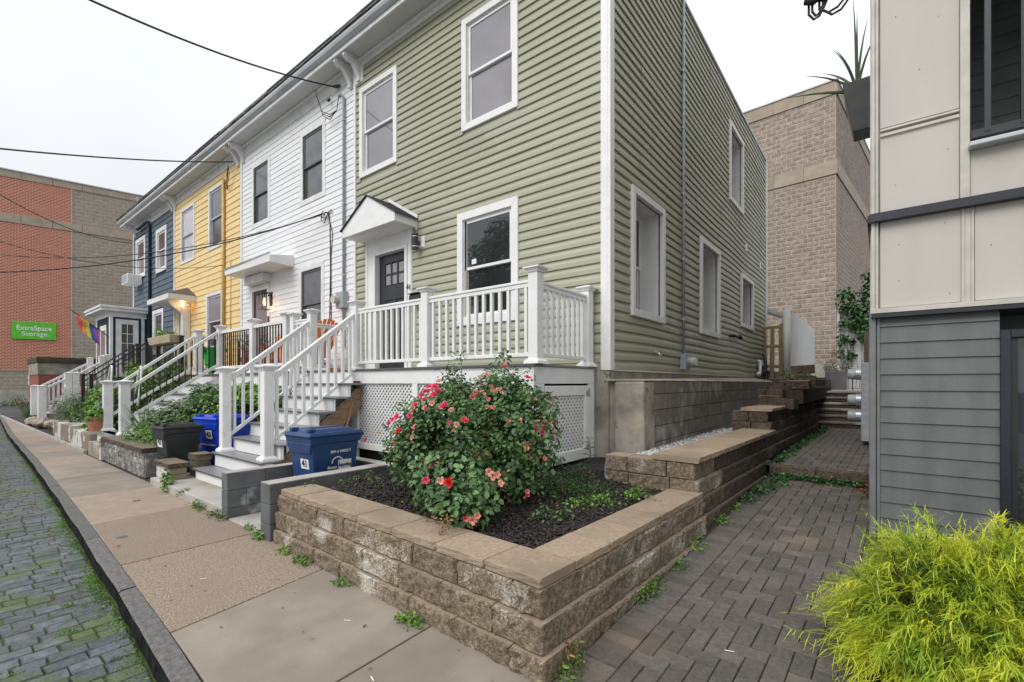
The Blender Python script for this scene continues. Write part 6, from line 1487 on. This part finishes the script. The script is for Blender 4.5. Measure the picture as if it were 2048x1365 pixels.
RED= [(-2.995, 2.628, 1.361), (-2.928, 2.656, 1.374), (-2.984, 2.663, 1.395), (-2.88, 2.669, 1.354), (-3.0, 2.599, 1.328), (-2.891, 2.634, 1.33), (-2.953, 2.585, 1.296), (-2.779, 2.647, 1.258), (-3.021, 2.531, 1.201), (-3.044, 2.513, 1.168), (-3.279, 2.532, 1.121), (-3.368, 2.563, 1.084), (-3.206, 2.512, 1.148), (-3.16, 2.523, 1.039), (-3.527, 2.437, 0.947), (-2.661, 2.867, 1.349), (-2.653, 2.823, 1.313), (-2.268, 3.153, 1.079), (-2.243, 3.198, 1.035), (-2.252, 3.166, 1.053), (-2.577, 2.271, 0.752), (-2.44, 3.272, 1.472), (-3.473, 2.71, 0.893), (-3.008, 2.542, 1.251), (-2.664, 3.248, 1.572), (-2.78, 2.62, 1.243), (-2.632, 2.712, 1.135)]
PEACH= [(-2.608, 3.011, 1.36), (-2.568, 3.043, 1.369), (-2.324, 3.16, 1.311), (-2.435, 2.995, 1.122), (-2.68, 2.674, 1.102), (-2.307, 3.046, 0.94), (-2.287, 3.087, 0.95), (-2.282, 3.04, 0.919), (-2.279, 3.119, 0.96), (-2.223, 3.342, 1.02), (-2.193, 2.499, 0.821), (-2.161, 2.549, 0.796), (-2.117, 2.252, 0.559), (-2.735, 3.09, 1.499), (-2.756, 3.022, 1.463), (-2.549, 2.88, 1.235), (-3.012, 2.513, 1.136), (-2.919, 2.561, 1.232), (-2.947, 2.743, 1.441), (-2.204, 3.178, 0.827), (-2.635, 2.914, 1.353), (-2.538, 3.041, 1.344), (-2.536, 2.941, 1.229), (-2.726, 2.663, 1.214), (-2.874, 2.597, 1.265), (-2.281, 3.143, 1.012), (-2.36, 3.055, 1.139), (-2.091, 2.273, 0.585), (-2.276, 3.045, 0.579), (-3.726, 2.713, 0.968), (-3.043, 2.539, 0.987), (-2.128, 2.55, 0.743), (-2.215, 3.246, 1.1), (-2.453, 2.292, 0.761)]
RED1= (-2.35, 2.272, 0.763)

for q in RED: flower(rose,q,.034,'rosep')
for q in RED[:5]: flower(rose,(q[0]+rnd(-.05,.05),q[1]+rnd(-.03,.03),q[2]+rnd(-.04,.04)),.033,'rosep')
flower(rose,(-2.35,2.27,.763),.038,'roser'); flower(rose,(-3.17,2.50,1.035),.036,'roser')
for q in PEACH: flower(rose,q,.027,'rosef')
for q in PEACH[::2]: flower(rose,(q[0]+rnd(-.06,.06),q[1],q[2]+rnd(-.05,.05)),.018,'rosef')
for q in PEACH[::4]: flower(rose,(q[0]+rnd(-.08,.08),q[1],q[2]+rnd(-.06,.06)),.022,'rosep')
# fallen petals and dried leaves
P=[(rnd(-3.6,-2.0),2.15+abs(np.random.normal())*.25,0) for _ in range(26)]+[(rnd(-4.2,-1.8),rnd(2.2,4),0) for _ in range(30)]
P=[(x,y,.49 if y<2.17 else mz(x,y)+.02) for x,y,_ in P]
leaves('fallen_petals',P[::2],.022,'rosep',None,up=3,label='fallen pink petals on the stone cap and mulch',cat='petals',wid=1)
leaves('fallen_leaves',P[1::2]+[(rnd(-5.5,-1.5),rnd(1.0,1.9),.006) for _ in range(14)]+[(rnd(-1,-.2),rnd(2,6),0) for _ in range(0)],.03,'dry',None,up=3,label='dried brown leaves scattered on the pavement and mulch',cat='leaves')
dp=thing('dried_weed','small withered brown weed hanging over the planter cap','weed',(-2.22,2.08,.47))
P=[( -2.22+rnd(-.06,.06),2.08+rnd(-.05,.05),.48+rnd(0,.12)) for _ in range(60)]; leaves('dry_leaves',P,.03,'dry',dp,wid=.35)
# low weeds in the mulch
def patch(name,label,cat,pts,n,rx,ry,h,size,mt,wid=.5,comp=1,z=None,kind='stuff'):
    P=[]
    for (x,y,z0) in pts:
        for i in range(n):
            a,b=np.random.normal()*rx,np.random.normal()*ry; P.append((x+a,y+b,z0+abs(rnd(0,h))*math.exp(-(a/rx)**2*.4)))
    return leaves(name,P,size,mt,None,up=.5,wid=wid,compound=comp,label=label,cat=cat,kind=kind)
patch('creeping_weeds','feathery green weeds creeping over the mulch by the lattice gate','weeds',[(-2.6,3.9,.47),(-2.35,3.75,.46),(-2.15,3.6,.45),(-2.45,4.1,.48),(-2.0,3.8,.46)],330,.13,.10,.09,.022,'leafm',.35)
patch('clover_patch','bright green leafy weed beside the side stone caps','weeds',[(-1.78,3.45,.47),(-1.9,3.3,.46),(-1.62,3.75,.49)],110,.07,.06,.08,.03,'leafb')
patch('seedling_weeds','scattered small seedlings in the mulch right of the rose bush','weeds',[(-2.05,3.0,.44),(-1.95,2.75,.44),(-2.2,3.35,.45),(-1.85,2.95,.44),(-2.6,4.5,.48),(-2.9,4.6,.5)],26,.035,.03,.10,.035,'leafm')
patch('corner_seedlings','sparse seedlings at the left end of the mulch bed','weeds',[(-4.15,2.6,.45),(-4.2,2.9,.45),(-3.9,2.75,.45),(-4.3,2.3,.45),(-4.0,3.3,.46),(-4.2,3.6,.46)],40,.07,.06,.08,.028,'leafy')
mw=thing('milkweed','single upright leafy weed stem against the old concrete foundation','weed',(-2.75,4.98,.46)); MB().tube([(-2.75,4.98,.46),(-2.74,4.98,.62),(-2.76,4.97,.80)],.007,5).build('stem','stem',mw,smooth=True)
m=MB(); 
for z,r in ((.58,.13),(.66,.13),(.73,.11),(.79,.06)):
    for a in (0,math.pi) if int(z*100)%2 else (1.4,1.4+math.pi):
        d=Vector((math.cos(a),math.sin(a),.25)); s_=Vector((-math.sin(a),math.cos(a),0))*.025; c=Vector((-2.75,4.98,z)); m.add([c,c+d*r*.5+s_,c+d*r+Vector((0,0,-.02)),c+d*r*.5-s_],[(0,1,2,3)])
m.build('leaf','leafm',mw,fix=False)
patch('crack_weeds','green weeds sprouting where the pavement meets the planter wall','weeds',[(-3.70,1.885,0),(-3.60,1.875,0),(-3.98,1.90,0),(-3.05,1.86,0),(-2.25,1.80,0),(-2.18,1.82,0),(-4.5,1.93,0),(-4.62,1.95,0),(-4.9,1.99,0)],60,.04,.022,.06,.030,'leafb',.5)
patch('crack_weeds','yellowing weeds at the foot of the dark grey block walls','weeds',[(-5.68,1.96,0),(-6.1,1.95,0),(-6.3,1.97,0),(-5.5,1.96,0),(-6.85,2.02,.05)],70,.07,.03,.08,.030,'leafy',.5)
patch('sprouting_weed','tall leafy weed sprouting beside the whitewashed stub wall','weeds',[(-7.45,2.0,.02),(-7.5,2.02,.1)],60,.05,.03,.22,.05,'leafb',.6)
patch('corner_weed','drooping dried and green weed at the base of the planter corner','weeds',[(-1.22,2.05,.02),(-1.2,1.95,.0)],60,.03,.04,.10,.032,'leafy',.4)
patch('corner_weed_dry','dried hanging leaves above the weed at the planter corner','weeds',[(-1.24,2.04,.08)],40,.03,.035,.06,.03,'dry',.4)
patch('path_weeds','small green weeds along the foot of the wall beside the pavers','weeds',[(-1.2,2.85,.06),(-1.19,3.05,.07),(-1.19,2.95,.07),(-1.17,3.9,.12),(-1.15,4.6,.16),(-1.13,5.1,.18),(-1.15,3.45,.09)],55,.03,.06,.07,.028,'leafb',.5)
patch('ivy_strip','leafy ground ivy growing at the foot of the terrace step','ivy',[(xw(6.5)+.10+.12*k,6.60+rnd(-.04,.03),.28) for k in range(9)]+[(xw(5.5)+.04+.02*k,5.4+.15*k,.2+.01*k) for k in range(8)],48,.05,.035,.07,.032,'ivy',.8)
patch('ivy_strip','leafy ground ivy running along the wall of the upper pavers','ivy',[(xw(7+.2*k)+.05,6.9+.2*k,.42+.003*k) for k in range(26)],42,.035,.08,.06,.032,'ivy',.8)
patch('step_weeds','brown and green weeds by the corner of the grey panel building','weeds',[(-.14,6.5,.29),(-.12,6.2,.27)],60,.04,.08,.07,.03,'leafr',.6)
# bright thread-leaf shrub
gc=thing('golden_shrub','bright golden thread-leaf cypress spilling over the dark pavers','shrub',(.22,3.05,.08))
def threads(n,c,R,mt,name,L0=.30,L1=.52,nside=13,wd=.0058,up=.75,inner_=.0):
    V=[];F=[]
    c=np.array(c)
    for i in range(n):
        if i%11==0:
            d0=np.random.normal(size=3); d0[2]=abs(d0[2])*up+.02; d0/=np.linalg.norm(d0); Lc=rnd(L0,L1); sc_=rnd(.25,.75); zc_=rnd(-.03,.12)
        d=d0+np.random.normal(size=3)*.17; d/=np.linalg.norm(d)
        L=Lc*rnd(.75,1.08)*(1-.35*(sc_-.25)); st_=c+np.array([d0[0]*R*sc_,d0[1]*R*sc_,.06+d0[2]*(.12+.28*sc_)+zc_])+np.random.normal(size=3)*.02
        n_=7; pts=[]; wob=np.random.normal(size=3)*.05; lat=np.random.normal(size=3)*.10
        for k in range(n_+1):
            t=k/n_; pts.append(st_+d*L*t+np.array([0,0,1])*(.18*t-.42*t*t)*L*1.1+wob*t*t+lat*t*(1-t))
        def strip(P,w):
            b=len(V); 
            for j,p in enumerate(P):
                dr=P[min(j+1,len(P)-1)]-P[max(j-1,0)]; s=np.cross(dr,np.array([rnd(-.4,.4),rnd(-.4,.4),1])); s/=np.linalg.norm(s)+1e-9
                ww=w*(1-.75*j/(len(P)-1)); V.append(p-s*ww/2); V.append(p+s*ww/2)
            for j in range(len(P)-1): F.append((b+2*j,b+2*j+1,b+2*j+3,b+2*j+2))
        strip(pts,wd*1.25)
        for q in range(nside):
            t=rnd(.30,1.0); k=min(int(t*n_),n_-1); p=pts[k]+(pts[k+1]-pts[k])*(t*n_-k)
            dd=(pts[min(k+1,n_)]-pts[k]); dd/=np.linalg.norm(dd)+1e-9; sd_=np.random.normal(size=3)*.55; dd=dd+sd_; dd/=np.linalg.norm(dd)
            l=rnd(.035,.10)*(1.2-.4*t); strip([p,p+dd*l*.5+np.array([0,0,-.003]),p+dd*l+np.array([0,0,-.014])],wd)
            if random.random()<.6:
                dd2=dd+np.random.normal(size=3)*.6; dd2/=np.linalg.norm(dd2); p2=p+dd*l*.4; strip([p2,p2+dd2*l*.5],wd*.9)
    npmesh(name,V,F,mt,gc,kind='stuff')
threads(1750,(.34,3.03,.11),.41,'thread','thread_foliage',.21,.41,nside=18,wd=.0046); threads(300,(.31,3.03,.02),.44,'thread','lower_foliage',.28,.46,up=.18,wd=.0046)
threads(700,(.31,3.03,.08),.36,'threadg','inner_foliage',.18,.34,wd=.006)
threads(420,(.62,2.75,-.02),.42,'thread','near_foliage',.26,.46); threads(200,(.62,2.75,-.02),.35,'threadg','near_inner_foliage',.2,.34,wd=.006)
stems((.31,3.03,.08),[(.31+rnd(-.4,.4),3.05+rnd(-.4,.4),rnd(.3,.75)) for _ in range(26)],.010,gc,'twig')
struct('shrub_bed',MB().add([(-.03,2.42,.045),(2.2,2.42,.045),(2.2,4.93,.18),(-.03,4.93,.18)],[(0,1,2,3)]),'soil',fix=False)
MB().box(-.03,.0,2.42,4.5,-.02,.05).xf(Matrix(((1,0,0,0),(0,1,0,0),(0,.055,1,-.09),(0,0,0,1)))).build('bed_edging','kerbs',None,kind='structure')
P,D=multi([((.85,4.1,.42),(.28,.3,.28)),((1.2,3.8,.35),(.4,.35,.3))],700,.3); leaves('dark_leaf_shrub',P,.07,'leafm',None,dirs=D,label='dark green broad-leaved shrub beside the black glazed door',cat='shrub')
# gardens along the row
def shrub(name,label,cat,lumps,n,size,mt,comp=1,wid=.55,base=None,mt2='leafd',zmin=None,ninner=.4):
    b=base or lumps[0][0]; t=thing(name,label,cat,(b[0],b[1],lumps[0][0][2]-lumps[0][1][2]))
    P,D=multi(lumps,n,.5,zmin); leaves('leaves',P,size,mt,t,dirs=D,compound=comp,wid=wid)
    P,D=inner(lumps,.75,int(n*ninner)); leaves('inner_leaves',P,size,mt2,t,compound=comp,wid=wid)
    return t
shrub('leafy_mound','low mound of small glossy leaves spilling over the grey stone bed','shrub',[((-10.35,2.40,.50),(.55,.28,.22)),((-9.7,2.45,.50),(.45,.28,.24)),((-9.2,2.5,.45),(.3,.25,.2))],2300,.042,'leafb',1,.5,mt2='leafm')
shrub('ferny_plant','taller ferny dark green plants behind the mound in the stone bed','shrub',[((-10.6,2.9,.75),(.6,.4,.40)),((-9.7,3.2,.85),(.7,.45,.45)),((-9.9,3.3,1.15),(.40,.3,.32))],3600,.075,'leafm',1,.5,mt2='leafd')
yf_=shrub('flowering_plant','green plants with tiny yellow flowers behind the dark grey cart','shrub',[((-9.0,3.45,.85),(.5,.4,.28)),((-8.9,3.7,1.0),(.35,.3,.2))],2200,.06,'leafm')
P,D=multi([((-9.05,3.35,.88),(.45,.35,.22))],150,.95); leaves('yellow_flowers',P,.03,'yflow',yf_,wid=1,up=1)
shrub('hydrangea_shrub','broad light green shrub below the white porch lattice','shrub',[((-9.6,3.9,1.20),(.55,.35,.26)),((-8.9,3.95,1.15),(.5,.3,.25)),((-10.3,3.95,1.1),(.4,.3,.25))],2400,.085,'leafb',1,.6,mt2='leafm')
g=thing('spiky_grass','spray of thin spiky leaves leaning over the white stair plinth','ornamental grass',(-11.0,2.55,.45)); m=MB()
for i in range(46):
    a=Vector((-10.9+rnd(-.1,.1),2.6+rnd(-.08,.08),.45)); d=Vector((rnd(-.75,.35),rnd(-.35,.25),rnd(.35,.75))); m.tube([a,a+d*.5,a+d*.9+Vector((0,0,-.03))],[.006,.005,.001],3,False)
m.build('blade','leafm',g,fix=False,kind='stuff')
rp=shrub('raspberry_bush','tall raspberry bush with bright leaves between the white stairs and the black rails','shrub',[((-14.6,2.75,.85),(.8,.45,.5)),((-15.3,2.8,1.0),(.5,.4,.45)),((-14.1,3.4,1.35),(.7,.5,.55)),((-13.8,2.9,1.0),(.5,.4,.5)),((-14.9,3.5,1.5),(.7,.4,.45)),((-13.7,3.8,1.6),(.35,.3,.35)),((-13.9,2.6,.55),(.5,.35,.3))],4200,.085,'leafb',1,.65,mt2='leafm',ninner=.6)
P,D=multi([((-14.5,3.1,1.4),(1.2,.6,.5))],60,.95); leaves('red_berries',P,.03,'oflow',rp,wid=1)
stems((-14.4,3.0,.2),[(-14.4+rnd(-.9,.9),3.1+rnd(-.4,.5),rnd(.8,1.8)) for _ in range(16)],.012,rp,'twig')
shrub('climbing_leaves','leafy branches reaching through the black balusters of the white house stairs','shrub',[((-13.5,2.75,.55),(.25,.3,.3)),((-12.6,4.0,1.2),(.3,.15,.3))],500,.08,'leafb',1,.65)
shrub('potted_leaves','leafy plant overflowing the terracotta pot','plant',[((-13.35,2.30,.80),(.28,.22,.16)),((-13.6,2.25,.55),(.18,.14,.12))],420,.07,'leafb',1,.7,mt2='leafm')
wg=shrub('wildflower_clump','silvery garden clump with small white flowers at the blue house stairs','shrub',[((-19.5,2.75,.70),(.8,.45,.45)),((-20.4,2.9,.75),(.6,.4,.45)),((-18.6,2.9,.7),(.6,.4,.35)),((-19.2,3.3,1.2),(.6,.4,.4))],2600,.075,'leafs',1,.3,mt2='leafm')
P,D=multi([((-19.5,2.9,.95),(1.0,.5,.55))],160,.9); leaves('white_flowers',P,.04,'wflow',wg,wid=1)
shrub('strap_leaf_plant','dark strappy leaves around the blue watering can','shrub',[((-16.6,2.6,.55),(.7,.4,.35)),((-17.6,2.8,.6),(.5,.4,.35)),((-16.0,2.9,.6),(.4,.4,.4))],1500,.13,'leafm',1,.18,mt2='leafd')
ol=thing('tuft_plant','tuft of thin stalks with brown seed heads beyond the white newel post','plant',(-25.5,2.6,.05)); m=MB(); hd_=[]
for i in range(40):
    a=Vector((-25.5+rnd(-.2,.2),2.6+rnd(-.12,.12),0)); d=Vector((rnd(-.5,.3),rnd(-.55,.3),rnd(.5,1.05))); m.tube([a,a+d*.6,a+d],[.010,.008,.006],3,False); hd_.append(tuple(a+d))
m.build('stalk','leafm',ol,fix=False,kind='stuff'); leaves('seed_heads',np.repeat(np.array(hd_[::2]),6,0)+np.random.normal(size=(120,3))*.03,.05,'dry',ol,wid=.8)
P,D=multi([((-25.4,2.6,.2),(.5,.3,.25))],300,.3); leaves('base_leaves',P,.12,'leafm',ol,wid=.3)
patch('wall_grass','rough grass along the foot of the storage building','grass',[(-43.9+ .22*k*.25,1.0+k*.25,0) for k in range(30)],40,.2,.15,.35,.18,'leafm',.2)
shrub('stoop_plants','green and orange flowering plants behind the black stair rails','shrub',[((-15.6,4.3,2.0),(.5,.3,.35)),((-19.0,3.6,1.3),(.45,.4,.45)),((-17.6,3.9,1.9),(.3,.2,.3))],900,.08,'leafb')
shrub('box_plants','small herbs in the cream planter box','plant',[((-15.5,3.98,2.80),(.25,.12,.16)),((-14.6,3.98,2.76),(.4,.12,.08))],330,.05,'leafb')
pp=shrub('porch_plant','reddish and green flowering plant in the grey porch planter','plant',[((-11.65,4.9,2.30),(.5,.35,.32)),((-11.4,4.85,2.45),(.3,.25,.25))],700,.05,'leafm',1,.4)
P,D=multi([((-11.65,4.85,2.4),(.5,.35,.3))],150,.9); leaves('red_flowers',P,.035,'oflow',pp,wid=1)
# alley end
P,D=multi([((-1.02,16.9,1.92),(.34,.30,.22)),((-1.0,16.9,2.22),(.22,.22,.20)),((-1.0,16.9,2.44),(.14,.14,.12))],1100,.7); pc=leaves('potted_conifer',P,.05,'leafr',None,dirs=D,wid=.3,label='small clipped bronze-green conifer in the square grey planter',cat='shrub')
P,D=multi([((-1.02,16.9,1.95),(.36,.31,.22)),((-1.0,16.9,2.2),(.22,.22,.2))],900,.6); leaves('green_sprays',P,.05,'leafm',None,dirs=D,wid=.3,label='green lower sprays of the clipped conifer',cat='shrub')
iv=thing('ivy','thick green ivy draped over the white louvred fence at the alley end','ivy',(-.8,20.8,1.3))
P,D=multi([((-.55,20.8,4.0),(.62,.25,.75)),((-1.0,20.75,4.5),(.28,.2,.6)),((-.35,20.7,3.4),(.35,.2,.6)),((-1.1,20.75,3.1),(.12,.12,1.0)),((-.2,20.9,4.9),(.35,.25,.8)),((-.9,20.8,2.6),(.2,.1,.8))],3600,.3); leaves('leaves',P,.11,'ivy',iv,dirs=D,wid=.9)
m=MB()
for i in range(9):
    x=-1.1+.1*i; m.tube([(x,20.9,1.25),(x+rnd(-.1,.1),20.88,2),(x+rnd(-.1,.1),20.9,2.8),(x,20.88,3.6)],.008,4,False)
m.build('vine_stem','twig',iv,fix=False)
shrub('wall_top_plant','bright green plant on the wall top at the foot of the white fence','plant',[((-1.55,12.6,1.62),(.35,.5,.2)),((-1.4,11.6,1.55),(.2,.3,.12))],700,.05,'leafb')
# street tree across the road (seen mirrored in the lower window)
tr=thing('street_tree','leafy street tree across the road, mirrored in the lower green house window','tree',(-17,-10,0))
MB().tube([(-17,-10,-.1),(-17,-10.1,2),(-16.9,-10,4.5),(-17,-9.8,7)],[.28,.22,.17,.08],10).tube([(-16.9,-10,4),(-15.6,-9.5,6.5)],[.12,.04],8).tube([(-16.9,-10,4.4),(-18.6,-10.4,7)],[.12,.04],8).build('trunk','bark',tr,smooth=True)
tl=[((-17,-10,8.3),(2.6,2.4,2.0)),((-15.6,-9.6,6.9),(1.6,1.5,1.3)),((-18.6,-10.3,7.2),(1.7,1.6,1.3)),((-17,-10,10),(1.4,1.4,1.1)),((-16.8,-9.6,5.8),(1.7,1.5,.9))]
P,D=multi(tl,9000,.4); leaves('crown','',.2,'leafd',tr) if False else leaves('crown',P,.26,'leafm',tr,dirs=D,wid=.6)
